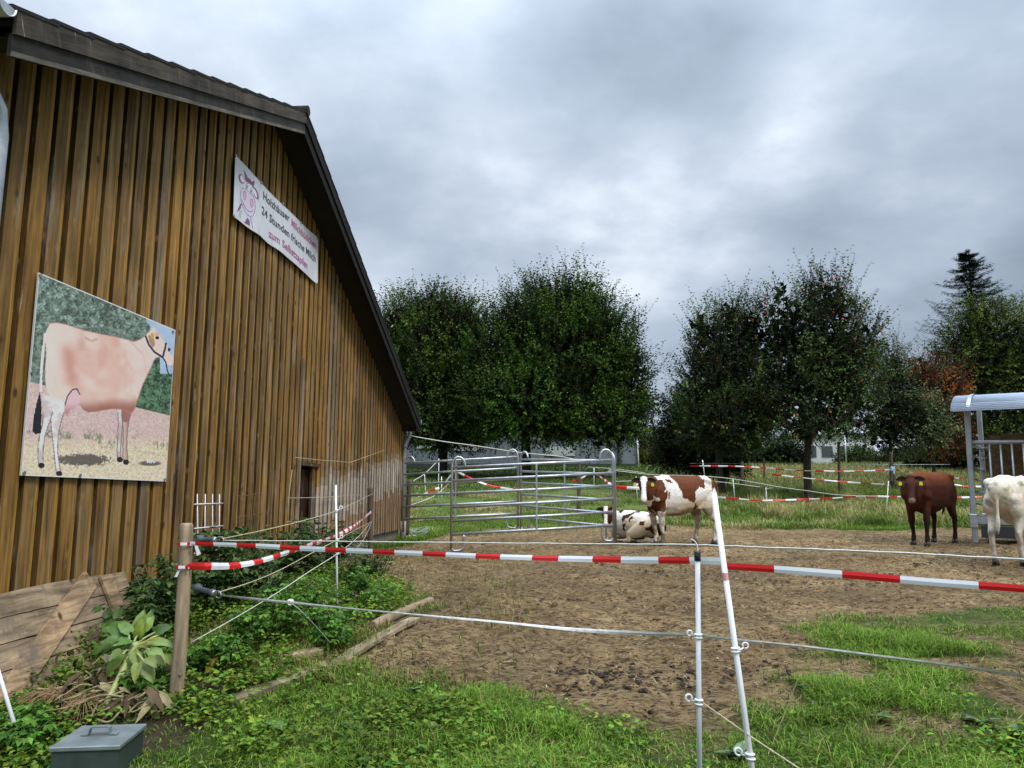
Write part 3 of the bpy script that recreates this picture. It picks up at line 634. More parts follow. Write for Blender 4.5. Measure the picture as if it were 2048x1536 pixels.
        me.vertices.foreach_set('co', Q.astype(np.float32).ravel()); me.materials.clear(); me.materials.append(ink[m]); me.update(); me.name = 'lettering'
        link(bpy.data.objects.new('lettering', me), root)
    text('Holzhäuser', (414, 556), (662, 778), 'g'); text('Milchbüdchen', (680, 812), (922, 1044), 'p')
    text('24 Stunden frische Milch', (398, 708), (918, 1175), 'g'); text('zum Selbstzapfen', (476, 944), (842, 1250), 'p')
    for px, py in ((148, 150), (395, 408), (602, 612), (778, 793), (935, 945), (128, 728), (930, 1375)):
        x = 440+px/4.8; y = 280+py/4.8; s = MB(); p = W(x, y, WD-.082); s.tube([p, p+wnor*.012], .016, 10); s.build('eyelet', M_steel, root)
build_banner()
# ------------------------------------------------------------------ fence in front
M_white = mat('white_plastic', (.80, .81, .84), .42, noise=(14, .10)); M_black = mat('black_plastic', (.022, .025, .03), .45)
M_rope = mat('white_rope', (.62, .60, .54), .8, noise=(60, .3)); M_ropey = mat('worn_yellowed_rope', (.50, .43, .26), .85, noise=(60, .3)); M_tapew = mat('fence_tape_band', (.58, .57, .53), .7, noise=(40, .35))
M_red = mat('red_film', rough=.4, attr='Col', trans=.12); M_grip = mat('grey_rubber_grip', (.045, .055, .065), .55)
M_post = mat('round_fence_post', (.32, .235, .15), .85, noise=(22, .6, (1, 1, .16)), bump=(30, .5, .01, (1, 1, .08)))
M_postd = mat('dark_old_post', (.10, .075, .05), .9, noise=(14, .5, (1, 1, .14)), bump=(30, .5, .01, (1, 1, .08)))
def catmull(pts, n=10):
    pts = [Vector(p) for p in pts]; q = [pts[0]*2-pts[1]]+pts+[pts[-1]*2-pts[-2]]; out = []
    for i in range(1, len(q)-2):
        for k in range(n):
            t = k/n; a, b, c, d = q[i-1], q[i], q[i+1], q[i+2]
            out.append(.5*((2*b)+(c-a)*t+(2*a-5*b+4*c-d)*t*t+(3*b-a-3*c+d)*t**3))
    out.append(pts[-1]); return out
def rope(name, pts, r, m, label, cat='rope', group=None, wig=0):
    p = catmull(pts, 8)
    if wig: p = [v+Vector((0, 0, random.uniform(-wig, wig))) if 0 < i < len(p)-1 else v for i, v in enumerate(p)]
    b = MB(); b.tube(p, r, 6); return tag(b.build(name, m), label, cat, group)
def band(name, pts, w, m, label, cat, group=None, twist=0, stripe=None, seed=1, cols=None, tw0=0, thin=.0, tail=None):
    """flat tape following pts; width w, slow twist, optional red/white stripes of given length"""
    p = catmull(pts, 14); rr = random.Random(seed); d = [0]
    for a, b_ in zip(p[:-1], p[1:]): d.append(d[-1]+(b_-a).length)
    # resample
    n = max(int(d[-1]/(stripe/4 if stripe else .04)), 12); q = []; j = 0
    for i in range(n+1):
        s = d[-1]*i/n
        while j < len(d)-2 and d[j+1] < s: j += 1
        t = (s-d[j])/max(d[j+1]-d[j], 1e-6); q.append(p[j].lerp(p[j+1], t))
    mb = MB(); ph = rr.random()*6
    for i in range(n+1):
        t = (q[min(i+1, n)]-q[max(i-1, 0)]).normalized(); s = d[-1]*i/n; side = Vector((0, 0, 1))-t*t.z; side.normalize(); nn = t.cross(side)
        a = tw0+twist*(math.sin(s*1.7+ph)+.6*math.sin(s*4.1+ph*2)); ww = w*(1-thin*(.5+.5*math.sin(s*2.9+ph*3)))/2
        e = (side*math.cos(a)+nn*math.sin(a))*ww; bul = (nn*math.cos(a)-side*math.sin(a))*(.12*w)
        mb.v += [tuple(q[i]+e), tuple(q[i]+bul), tuple(q[i]-e)]
    for i in range(n):
        c = None
        if stripe:
            j = i; red = (i % 9 < 4) ^ (seed % 2 == 0)
            if tail is not None: j = n-1-i-int(tail/(d[-1]/n)); red = j >= 0 and j % 9 < 4
            c = (.66, .010, .012) if red else (.82, .83, .87)
        for f in ((0, 1, 4, 3), (1, 2, 5, 4)):
            mb.f.append(tuple(3*i+j for j in f)); mb.mi.append(0); mb.c.append(c); mb.sm.append(False)
    return tag(mb.build(name, m), label, cat, group)
def insulator(p, ax, side, parent, ring=.011, sz=1):
    """clip ring round the post with a pigtail eye sticking out to one side"""
    b = MB(); ax = Vector(ax).normalized(); side = Vector(side).normalized(); fw = ax.cross(side)
    for dz in (-.006, .006):
        b.tube([p+ax*dz*sz+(side*math.cos(a)+fw*math.sin(a))*ring for a in np.linspace(0, 2*math.pi, 13)[:-1]], .0032*sz, 6, closed=True)
    q0 = p+side*ring; c = q0+side*.022*sz+ax*.012*sz
    pts = [p-fw*ring, q0-fw*.008]+[c+(side*math.cos(a)-ax*math.sin(a)*1)*.010*sz for a in np.linspace(2.4, 8.2, 12)]
    b.tube(pts, .0032*sz, 6); return b.build('insulator', M_white, parent)
# wooden corner post
post_b = G(350, 1404); YP = post_b.y
def wobble_tube(a, b, r0, r1, n=14, rings=18, seed=1, amp=.06, bow=.01):
    rr = np.random.default_rng(seed); vs = []; a = Vector(a); b = Vector(b); mb = MB(); pts = []; ax = (b-a).normalized(); u = ax.orthogonal().normalized(); w = ax.cross(u)
    for i in range(rings+1):
        t = i/rings; c = a.lerp(b, t)+u*math.sin(t*3.1)*bow
        for k in range(n):
            an = 2*math.pi*k/n; r = (r0*(1-t)+r1*t)*(1+amp*(fbm(np.array(math.cos(an)*1.2+seed), np.array(t*5+math.sin(an)), 2)-.5)*2); vs.append(c+(u*math.cos(an)+w*math.sin(an))*float(r))
    fs = [(i*n+k, i*n+(k+1) % n, (i+1)*n+(k+1) % n, (i+1)*n+k) for i in range(rings) for k in range(n)]
    mb.add(vs, fs, 0, None, True)
    top = [Vector(vs[rings*n+k]) for k in range(n)]; c = sum(top, Vector())/n; top2 = [c+(v-c)*.78+ax*.012 for v in top]
    b0 = len(mb.v); mb.v += [tuple(v) for v in top2]; mb.f += [(rings*n+k, rings*n+(k+1) % n, b0+(k+1) % n, b0+k) for k in range(n)]+[tuple(b0+k for k in range(n))]+[tuple(reversed(range(n)))]
    mb.mi += [0]*(n+2); mb.c += [None]*(n+2); mb.sm += [False]*(n+2); return mb
ptop = D(373, 1050, YP+.02)
tag(wobble_tube(post_b-Vector((0, 0, .1)), ptop, .042, .038, seed=3).build('wooden_post', M_post), 'thick round light wooden fence post in the foreground with both barrier tapes tied to it', 'post')
# dark post near the barn
dp = D(741, 1100, 12.7); dp.z = gz(dp.x, dp.y); dtop = D(740, 976, dp.y)
tag(wobble_tube(dp-Vector((0, 0, .1)), dtop, .042, .046, seed=8, amp=.1).build('wooden_post', M_postd), 'dark weathered wooden post close to the barn wall with barrier tape at its top', 'post')
# fence posts of the foreground line
A0 = G(1398, 1536); YA = 3.02
def plast(name, top, bot, r, label, ins=(), cap=None, group=None, mm=None, stain=None, down=.0, iscale=1, ring=None):
    root = empty(name, bot, 0, label, 'fence post', group); ax = (Vector(top)-Vector(bot)).normalized(); b = MB()
    b.tube([Vector(bot)-ax*down, Vector(top)], r, 12); b.build('rod', mm or M_white, root)
    for (q, side) in ins: insulator(q, ax, side, root, ring or r*1.25, iscale)
    return root, ax
gA = gz(.75, YA); topA = D(1395, 1104, YA); midA = D(1398, 1420, YA); ax = (topA-midA).normalized(); botA = topA-ax*((topA.z-gA)/ax.z)
pA, axA = plast('plastic_fence_post', topA, botA, .0098, 'upright greyish white plastic fence post with a black cap in the right foreground', mm=mat('scuffed_white_plastic', (.62, .64, .66), .5, noise=(35, .35, (1, 1, .1))))
pins = [D(1396.5, 1272, YA), D(1398, 1404, YA)]
insulator(pins[0], axA, (-1, -.15, 0), pA, .0135, 1.0); insulator(pins[1], axA, (-1, -.15, .05), pA, .0135, 1.25)
b = MB(); b.tube([topA-axA*.034, topA-axA*.002, topA+axA*.004], [.0125, .0125, .0105], 12); b.tube([topA-axA*.014, topA-axA*.011], .0135, 12); b.build('cap', M_black, pA)
b = MB(); b.tube(catmull([topA+axA*.002, topA+axA*.022+Vector((-.001, 0, 0)), topA+axA*.040+Vector((-.010, 0, 0)), topA+axA*.050+Vector((-.026, 0, 0))], 5), .0032, 6); b.build('frayed_rope_end', M_rope, pA)
YB = 2.86; topB = D(1428, 987, YB); m2 = D(1499, 1500, YB-.04); ax = (topB-m2).normalized(); botB = topB-ax*((topB.z-gz(1, YB))/ax.z)
pB, axB = plast('plastic_fence_post', topB, botB, .0102, 'leaning bright white plastic fence post in front of the spotted standing cow')
def onB(py): t = (py-987)/(1500-987); return topB.lerp(m2, t)
insulator(onB(1307), axB, (1, -.1, .1), pB, .0145, 1.0); insulator(onB(1512), axB, (-1, -.1, .05), pB, .0145, 1.25)
b = MB(); b.tube([onB(1152), onB(1168)], .01055, 12, cap=False); b.build('tape_stain', mat('faded_pink_stain', (.72, .36, .34), .5), pB)
# thin post at the weed bed
tb = G(675, 1247); tt = D(671.5, 970, tb.y); pC, axC = plast('plastic_fence_post', tt, tb, .0085, 'slender white plastic fence post standing in the weeds beside the barn')
YC = tb.y
insulator(D(672.5, 1022, YC), axC, (1, 0, .3), pC, .011, 1.3); insulator(D(674, 1080, YC), axC, (1, 0, .3), pC, .011, 1.2); insulator(D(674.5, 1107, YC), axC, (1, 0, .1), pC, .011, 1.3)
# a fallen post at the lower left edge
Yl = 3.75; plast('plastic_fence_post', D(-32, 1250, Yl+.15), D(28, 1446, Yl), .0095, 'white plastic rod leaning across the wooden boards at the lower left edge')
# barrier tapes
FR = lambda px, py, Y: D(px, py, Y)
def Yline(px):                                # the line of the foreground fence: wooden post -> post A -> post B -> right
    xs = [358, 1395, 1450, 2060]; ys = [YP-.02, YA+.03, YB+.02, 2.44]; return float(np.interp(px, xs, ys))
T1 = [(382, 1087), (500, 1091), (650, 1099), (800, 1105), (960, 1112), (1120, 1117), (1280, 1120), (1395, 1121), (1448, 1122.5)]
t1 = [FR(a, b_, Yline(a)+.015) for a, b_ in T1]
band('barrier_tape', t1, .028, M_red, 'red and white barrier tape running level from thick wooden post to leaning post', 'barrier tape', None, .25, .142, 1, thin=.15, tail=.235)
T2 = [(1448, 1132), (1560, 1139), (1700, 1150), (1850, 1163), (1960, 1171), (2060, 1179), (2500, 1225)]
t2 = [FR(a, b_, Yline(a)+(0 if a > 1500 else .012)) if a <= 2060 else FR(a, b_, 2.1) for a, b_ in T2]
band('barrier_tape', t2, .026, M_red, 'red and white barrier tape sloping from the leaning post to the right picture edge', 'barrier tape', None, .15, .178, 3, thin=.1)
dpt = D(742, 1024, dp.y-.05)
T3 = [(380, 1132.5, YP-.01), (420, 1132.5, 4.6), (470, 1131, 4.9), (520, 1122, 5.3), (575, 1105, 5.9), (620, 1090, 6.6), (680, 1068, 8.0), (715, 1047, 9.6)]
t3 = [D(*q) for q in T3]+[dpt]
band('barrier_tape', t3, .044, M_red, 'barrier tape rising from the thick wooden post to the dark post by the barn', 'barrier tape', None, .35, .165, 5, thin=.2)
# the knots round the post
b = MB(); c = Vector((ptop.x, YP, 0))
for z, px in ((1087, 370), (1133, 366)):
    pc = D(px, z, YP)
    for k in range(14):
        a0, a1 = 2*math.pi*k/14, 2*math.pi*(k+1)/14; r = .0435; h = .011+.003*math.sin(k)
        f = lambda a, dz: pc+Vector((math.cos(a)*r, math.sin(a)*r, dz))
        b.add([f(a0, -h), f(a1, -h), f(a1, h), f(a0, h)], [(0, 1, 2, 3)], 0, (.60, .012, .018) if k in (8, 9, 12, 2, 3) else (.82, .83, .87))
tag(b.build('barrier_tape', M_red), 'short lengths of barrier tape wrapped round the thick wooden post', 'barrier tape'); b = MB()
k0 = D(388, 1087, YP-.03); b.add([k0, k0+Vector((.012, 0, .003)), k0+Vector((.050, -.01, -.060)), k0+Vector((.026, -.01, -.072))], [(0, 1, 2, 3)], 0, (.82, .83, .87))
tag(b.build('tape_end', M_red), 'loose white tape end hanging right of the thick wooden post', 'barrier tape'); b = MB()
k1 = D(356, 1140, YP-.03); b.add([k1, k1+Vector((.014, 0, .0)), k1+Vector((-.002, 0, -.040)), k1+Vector((-.020, 0, -.042))], [(0, 1, 2, 3)], 0, (.82, .83, .87))
b.box(D(387, 1086, YP-.035), (.012, .012, .016), None, 0, (.60, .012, .018)); b.box(D(377, 1131, YP-.045), (.014, .008, .02), None, 0, (.60, .012, .018))
tag(b.build('tape_end', M_red), 'short loose white tape end left of the thick wooden post', 'barrier tape')
# gate handles
def handle(p, q, label):
    root = empty('gate_handle', p, 0, label, 'gate handle'); p = Vector(p); q = Vector(q); d = q-p
    prof = [(0, .012), (.03, .026), (.10, .030), (.20, .027), (.28, .017), (.34, .0155), (.85, .016), (.9, .022), (.96, .024), (1, .02)]
    b = MB(); b.tube([p+d*t for t, r in prof], [r for t, r in prof], 16); b.build('grip', M_grip, root)
    b = MB(); e = d.normalized(); b.tube([q, q+e*.010, q+e*.012], [.020, .018, .006], 14); b.build('end_disc', M_steel, root)
    hk = MB(); u = Vector((0, 0, 1)); pts = [q+e*.01+(e*(.028-.028*math.cos(a))+u*math.sin(a)*.02) for a in np.linspace(.2, 5.4, 14)]; hk.tube(pts, .0035, 6); hk.build('hook', M_steel, root)
    return q+e*.06
h1 = handle(D(397, 1079, YP+.02), D(429, 1080, YP-.01), 'dark grey rubber gate handle level with the top of the thick wooden post')
h2 = handle(D(391, 1175, YP+.02), D(427, 1186, YP-.05), 'dark grey rubber gate handle hanging lower down beside the thick wooden post')
# ropes of the foreground fence
rope('thin_rope', [h1]+[FR(a, b_, Yline(a)) for a, b_ in ((600, 1082), (800, 1084), (1000, 1086), (1200, 1088), (1393, 1090), (1560, 1096), (1760, 1104), (2060, 1120))]+[D(2500, 1150, 2.1)], .0032, M_rope, 'thin white rope stretched level from the upper gate handle across the black post cap', wig=.0012)
band('rope_band', [h2]+[FR(a, b_, Yline(a)+.02) for a, b_ in ((520, 1199), (600, 1207), (720, 1219), (860, 1232), (1000, 1244), (1150, 1259), (1300, 1267), (1392, 1270), (1470, 1279), (1600, 1292), (1750, 1311), (1900, 1330), (2060, 1352))]+[D(2500, 1402, 2.1)], .017, M_tapew, 'worn white woven fence band from the lower gate handle through both foreground posts', 'fence band', None, .7, None, 4, thin=.45)
rope('thin_rope', [pins[1]+Vector((.01, 0, .0)), D(1440, 1430, 2.95), D(1500, 1472, 2.8), D(1560, 1512, 2.65), D(1680, 1590, 2.45)], .0026, M_ropey, 'thin yellowish rope dropping to the right from the lowest insulator of the black capped post')
rope('thin_rope', [h1+Vector((0, 0, .01)), D(520, 1062, 5.0), D(600, 1043, 5.5), D(672, 1022, YC), D(710, 1005, 9.0), D(746, 987, dp.y-.05)], .0028, M_ropey, 'yellowed thin rope from the upper gate handle to the dark post top')
rope('thin_rope', [D(436, 1185, YP-.05), D(500, 1165, 4.8), D(560, 1140, 5.3), D(620, 1108, 5.8), D(674, 1080, YC), D(710, 1060, 9.0), D(744, 1043, dp.y-.05)], .0028, M_ropey, 'thin rope from the lower gate handle through the middle insulator of the slender post')
rope('thin_rope', [D(384, 1284, 4.9), D(470, 1236, 5.1), D(560, 1182, 5.4), D(620, 1142, 5.8), D(675, 1107, YC), D(715, 1075, 9.0), D(742, 1045, dp.y-.05)], .003, M_rope, 'lowest thin white rope rising from the weeds behind the thick wooden post')
rope('rope_tail', [D(585, 1208, 4.05), D(600, 1220, 4.1), D(612, 1232, 4.2), D(640, 1262, 4.7), D(660, 1285, 5.0)], .0022, M_rope, 'loose rope tail hanging from the knot in the white fence band')
b = MB(); kq = D(580, 1206, Yline(580)+.02)
for k in range(3): b.tube([kq+Vector((math.cos(a)*(.012+.004*k), (.004*k), math.sin(a)*.012+.003*k)) for a in np.linspace(0, 2*math.pi, 9)[:-1]], .0035, 6, closed=True)
tag(b.build('rope_knot', M_rope), 'small white rope knot on the lower fence band left of centre', 'knot')
rope('thin_rope', [D(744, 1042, dp.y-.05), D(736, 1062, dp.y-.1), D(722, 1086, dp.y-.3), D(700, 1110, 11.5)], .004, M_rope, 'loose rope hanging down from the dark post towards the barn wall')

# the next post of the foreground fence stands just outside the picture and carries the ends of tape, band and rope
eT, eB = D(2500, 1120, 2.1), D(2500, 1402, 2.1); plast('plastic_fence_post', eT, Vector((eB.x, eB.y, gz(eB.x, eB.y)-.02)), .0098, 'white plastic fence post at the right end of the foreground tape and ropes')
# ------------------------------------------------------------------ livestock panels
def tube_panel(name, x0, y0, x1, y1, z0, z1, H, rails, label, archL=True, archR=True, legL=True, legR=True, mids=(.5,), foot=.30, group=None, r=.024):
    """panel between two base points (world); rails: heights above the base at both ends"""
    a = Vector((x0, y0, z0)); b_ = Vector((x1, y1, z1)); d = (b_-a); dh = Vector((d.x, d.y, 0)).normalized(); up = Vector((0, 0, 1))
    root = empty(name, a, 0, label, 'panel', group)
    for e, s, arch, leg in ((a, 1, archL, legL), (b_, -1, archR, legR)):
        m = MB(); w = .235; rt = r*.95
        if arch:      # post bends over in an arch and comes back down on the top rail
            pts = [e+up*.04, e+up*(H-.16)]+[e+dh*s*(w/2-w/2*math.cos(t))+up*(H-.16+.16*math.sin(t)) for t in np.linspace(.15, math.pi, 10)]+[e+dh*s*w+up*(rails[0]-.0)]
        else: pts = [e+up*.04, e+up*(rails[0]+.03)]
        m.tube(pts, rt, 10); m.build('end_post', M_galv, root)
        if leg:
            m = MB(); q = [e+up*(rails[-1]), e+up*.10, e+dh*s*.04+up*.025, e+dh*s*.10+up*.0+up*.02, e+dh*s*(foot-.1)+up*.02, e+dh*s*(foot-.04)+up*.04, e+dh*s*foot+up*.11, e+dh*s*foot+up*rails[-1]]
            m.tube(catmull(q, 4), r*.8, 8); m.build('foot', M_galv, root)
    for h in rails:
        m = MB(); m.tube([a+up*h+dh*.0, b_+up*h-dh*.0], r, 12); m.build('rail', M_galv, root)
    for t in mids:
        m = MB(); q = a.lerp(b_, t); m.beam(q+up*(rails[-1]-.02)+Vector((0, -.012, 0)), q+up*(rails[0]-.02)+Vector((0, -.012, 0)), .05, .03, up=(1, 0, 0)); m.build('upright', M_galv, root)
    m = MB(); q = b_-dh*.05+up*(rails[1]+.06)
    m.add([q+dh*.04+Vector((0, .006, -.08)), q+dh*.04+Vector((0, .006, .06)), q-dh*.06+Vector((0, .006, -.05)), q+dh*.04+Vector((0, -.006, -.08)), q+dh*.04+Vector((0, -.006, .06)), q-dh*.06+Vector((0, -.006, -.05))], [(0, 1, 2), (3, 5, 4), (0, 2, 5, 3), (1, 4, 5, 2), (0, 3, 4, 1)]); m.build('latch_plate', M_galv, root)
    return root
GP = 'galvanised livestock panels'
Yp = 13.45
e0 = D(902, 1104, Yp); e1 = D(1228, 1084, Yp+.35)
rl = [1.475, 1.24, 1.01, .775, .535, .30]
p1 = tube_panel('livestock_panel', e0.x, e0.y, e1.x, e1.y, e0.z, e1.z, 1.66, rl, 'nearest galvanised tube panel, front of the pen, with two arched ends', mids=(.52,), foot=.22, group=GP, legR=True, legL=True)
Yq = 16.6
f0 = D(806, 1070, Yq); f1 = D(1036, 1058, 16.2)
k = 16.5/1500
tube_panel('livestock_panel', f0.x, f0.y, f1.x, f1.y, f0.z+.02, f1.z, 1.68, [1.53, 1.29, 1.06, .82, .58, .32], 'galvanised tube panel at the back of the pen fixed beside the barn corner pipe', mids=(.46,), foot=.24, group=GP, archL=True, legL=False)
g0 = D(1042, 1062, 16.1); g1 = D(1232, 1086, 14.0)
tube_panel('livestock_panel', g0.x, g0.y, g1.x, g1.y, g0.z, g1.z, 1.66, [1.50, 1.25, 1.01, .77, .53, .29], 'galvanised tube panel slanting behind the front panel to the lying cow', mids=(.5,), foot=.24, group=GP)
# ------------------------------------------------------------------ hay feeder with corrugated roof
def build_feeder():
    L0 = D(1951, 1086, 13.4); zb = L0.z; x0, y0 = L0.x, L0.y; Wd, Dp = 3.0, 1.75
    root = empty('hay_feeder', (x0, y0, zb), 0, 'galvanised cattle hay rack with a curved corrugated roof at the right edge', 'hay feeder')
    root.rotation_euler = (Matrix.Rotation(R(1.3), 3, 'Y') @ Matrix.Rotation(R(-38), 3, 'Z')).to_euler(); bpy.context.view_layer.update()
    P = lambda x, y, z: (x, y, z)
    H = 2.36
    for i, (x, y) in enumerate(((0, 0), (Wd, 0), (0.0, Dp), (Wd, Dp))):
        Hh = H if y == 0 else H+.36
        b = MB(); b.box(P(x, y, Hh/2), (.085, .085, Hh), None, 0, None, .012); b.build('post', M_galvd, root, local=True)
        b = MB(); b.box(P(x, y, .38), (.12, .12, .24), None, 0, None, .01); b.build('post_sleeve', M_galv, root, local=True)
    for y in (0, Dp):
        b = MB(); b.tube([P(0, y, 1.756), P(Wd, y, 1.756)], .035, 12); b.build('top_rail', M_galv, root, local=True)
        b = MB(); b.box(P(Wd/2, y, .40), (Wd-.1, .05, .13)); b.build('bottom_rail', M_galvd, root, local=True)
        for k in range(1, 18):
            x = .14+k*.165; b = MB(); b.tube([P(x, y, .46), P(x, y, 1.74)], .017, 8); b.build('bar', M_galv, root, local=True)
    for x in (0, Wd):
        for k, z in enumerate((.46, .68, .90, 1.12, 1.34, 1.55, 1.756)):
            b = MB(); b.tube([P(x, 0, z), P(x, Dp, z-.0)], .02 if k < 6 else .03, 8); b.build('side_rail', M_galv, root, local=True)
    b = MB(); b.box(P(Wd/2, Dp/2, .34), (Wd-.12, Dp-.12, .06)); b.build('floor_tray', M_galvd, root, local=True)
    b = MB(); b.box(P(Wd/2, -.01, .20), (Wd-.2, .04, .2)); b.build('skirt', mat('dark_trough', (.03, .03, .032), .7), root, local=True)
    # barrel roof: corrugations run along the length
    b = MB(); n = 96; hw = Dp/2+.30; rise = .38; vs = []; ends = (-.22, Wd+.3)
    for t in range(n+1):
        a = math.pi*(.07+.60*t/n); ry = hw/math.cos(math.pi*.07); base = math.sin(math.pi*.07)
        wv = .014*math.cos(t/n*2*math.pi*24)
        y = Dp/2-math.cos(a)*(ry+wv); z = H-.06+(math.sin(a)-base)/(1-base)*rise+math.sin(a)*wv
        for x in ends: vs.append((x, y, z))
        for x in ends: vs.append((x, y, z-.012))
    fs = []
    for t in range(n):
        k = 4*t; fs += [(k, k+1, k+5, k+4), (k+2, k+6, k+7, k+3), (k, k+4, k+6, k+2), (k+1, k+3, k+7, k+5)]
    b.add(vs, fs, 0, None, True); b.build('roof', mat('corrugated_zinc', (.36, .41, .48), .5, .3, noise=(3, .18)), root, local=True)
    for x in (0.05, Wd-.05):
        b = MB(); vs = []; m = 40
        for t in range(m+1):
            a = math.pi*(.07+.60*t/m); ry = hw/math.cos(math.pi*.07)-.04; base = math.sin(math.pi*.07)
            vs.append((x, Dp/2-math.cos(a)*ry, H-.09+(math.sin(a)-base)/(1-base)*rise))
        b.tube(vs, .022, 8); b.build('roof_arch', M_galv, root, local=True)
        b = MB(); vs2 = [(v[0], v[1], v[2]+.064) for v in vs]; m2 = []
        for v in vs2: m2 += [(v[0]-.03, v[1], v[2]), (v[0]+.03, v[1], v[2])]
        b.add(m2, [(2*i, 2*i+1, 2*i+3, 2*i+2) for i in range(m)], 0, None, True); b.build('roof_strap', M_galv, root, local=True)
    root2 = root
    # round hay bale standing in the rack
    V = []; F = []; n, mz = 64, 30; rr = np.random.default_rng(4)
    A, Z = np.meshgrid(np.linspace(0, 2*np.pi, n, endpoint=False), np.linspace(0, 1, mz)); nz_ = fbm(A*6, Z*30, 4)
    rad = .72*(1-.12*np.abs(Z*2-1)**6)+.07*(nz_-.5)
    sh = rad*np.where(Z > .97, .6, 1)
    X = 1.42+1.22*sh/.72*np.cos(A); Y = Dp/2+sh*np.sin(A)*1.05; ZZ = .40+1.56*Z+.05*(fbm(A*3, Z*3+5, 2)-.5)
    V = np.stack([X, Y, ZZ], -1).reshape(-1, 3); i = np.arange(n*mz).reshape(mz, n); F = np.stack([i[:-1], np.roll(i[:-1], -1, 1), np.roll(i[1:], -1, 1), i[1:]], -1).reshape(-1, 4)
    M = np.array(root.matrix_world); V = V @ M[:3, :3].T+M[:3, 3]; V = np.r_[V, V[-n:].mean(0)[None]+[0, 0, .02]]
    F = np.r_[F, np.stack([i[-1], np.roll(i[-1], -1), np.full(n, len(V)-1), np.full(n, len(V)-1)], -1)]
    F4 = [tuple(dict.fromkeys(f)) for f in F.tolist()]
    mb = MB(); mb.add(V.tolist(), F4, 0, None, True)
    hay = mb.build('hay_bale', mat('hay', (.14, .080, .032), .95, noise=(14, .6, (1, 1, 3)), bump=(45, .9, .03, (1, 1, 3)))); tag(hay, 'brown round hay bale filling the roofed feeder', 'hay bale')
    # loose straws sticking out of the bale
    N_ = 9000; idx = rr.integers(0, len(V)-1, N_); P0 = V[idx]+rr.normal(size=(N_, 3))*.03; cen = V.mean(0); O = nrmz(P0-cen)
    Dd = nrmz(rdir(N_, rr)+O*.5+np.array([0, 0, -.25])); C = np.array([.22, .14, .055])*rr.uniform(.4, 1.6, (N_, 1))
    V2 = V-0; lv = leaves('loose_hay', P0, Dd, rdir(N_, rr), rr.uniform(.05, .16, N_), .007, C, mat('hay_straw', rough=.9, attr='Col')); lv.parent = hay
build_feeder()
# ------------------------------------------------------------------ buildings behind
M_hall = mat('grey_sheet_wall', (.17, .20, .235), .6, .1, noise=(2, .15)); M_glass = mat('window_glass', (.05, .06, .06), .15, spec=.8)
def build_hall():
    Y = 47.0; a = D(700, 925, Y); b_ = D(1272, 932, Y); zb = min(gz(a.x, Y), gz(b_.x, Y)); zb = b_.z
    root = empty('hall', ((a.x+b_.x)/2, Y, zb), 0, 'long low grey metal hall behind the big trees', 'building'); H = 3.7; Dp = 14
    x0, x1 = a.x-6, b_.x; m = MB(); m.box(((x0+x1)/2, Y+Dp/2, zb+H/2-.3), (x1-x0, Dp, H+.6)); 
    m.build('wall', M_hall, root)
    m = MB(); n = int((x1-x0)/1.1)
    for i in range(n+1): m.box((x0+(x1-x0)*i/n, Y-.015, zb+H/2), (.05, .03, H-.1))
    m.build('wall_seams', mat('panel_seam', (.12, .14, .165), .6), root)
    m = MB(); m.box(((x0+x1)/2, Y+Dp/2, zb+H+.12), (x1-x0+.5, Dp+.5, .26)); m.build('roof', mat('hall_roof_edge', (.24, .27, .30), .6), root)
    m = MB(); m.box(((x0+x1)/2, Y-.03, zb+.0), (x1-x0+.02, .05, .28)); m.build('base_course', mat('dark_plinth', (.04, .045, .05), .8), root)
    m = MB(); q = D(1240, 900, Y-.12); m.tube([(q.x, q.y, zb+.05), (q.x, q.y, zb+H)], .09, 8); m.build('downpipe', M_galvd, root)
    for px0, px1, py0, py1 in ((832, 864, 884, 897), (1090, 1150, 893, 912), (905, 960, 886, 902)):
        c0 = D(px0, py1, Y-.02); c1 = D(px1, py0, Y-.02); m = MB(); m.box(((c0.x+c1.x)/2, Y-.03, (c0.z+c1.z)/2), (c1.x-c0.x, .06, c1.z-c0.z)); w = m.build('window', mat('pale_window_frame', (.42, .46, .46), .5), root)
        m = MB(); m.box(((c0.x+c1.x)/2, Y-.065, (c0.z+c1.z)/2+.04), (c1.x-c0.x-.14, .02, c1.z-c0.z-.18)); g = m.build('pane', M_glass, w)
build_hall()
def build_white():
    Y = 62; a = D(1600, 935, Y); b_ = D(1752, 935, Y); zb = a.z-.3; root = empty('white_building', ((a.x+b_.x)/2, Y+4, zb), 0, 'pale low building far off seen under the apple tree branches', 'building')
    m = MB(); m.box(((a.x+b_.x)/2, Y+4, zb+1.5), (b_.x-a.x, 8, 3.0)); m.build('wall', mat('pale_render', (.62, .64, .66), .8, noise=(2, .1)), root)
    m = MB(); xm = (a.x+b_.x)/2; w = (b_.x-a.x)/2+.4; m.add([(xm-w, Y-.4, zb+3), (xm+w, Y-.4, zb+3), (xm+w, Y+4, zb+4.1), (xm-w, Y+4, zb+4.1), (xm+w, Y+8.4, zb+3), (xm-w, Y+8.4, zb+3)], [(0, 1, 2, 3), (3, 2, 4, 5), (0, 3, 5), (1, 4, 2), (0, 5, 4, 1)]); m.build('roof', mat('pale_grey_roof', (.45, .48, .52), .7), root)
    for i in range(4):
        x = a.x+(b_.x-a.x)*(i+.7)/4.6; m = MB(); m.box((x, Y-.03, zb+1.6), (.9, .06, .9)); m.build('window', M_glass, root)
build_white()
q = D(1300, 930, 52); m = MB(); m.box((q.x+.05, 52.9, D(1300, 915, 52).z), (1.5, 1.8, .55), None, 0, None, .03)
root = empty('blue_skip', (q.x, 52, gz(q.x, 52)), 0, 'dark blue container standing right of the hall corner', 'container'); m.build('body', mat('blue_paint', (.006, .012, .17), .45), root)
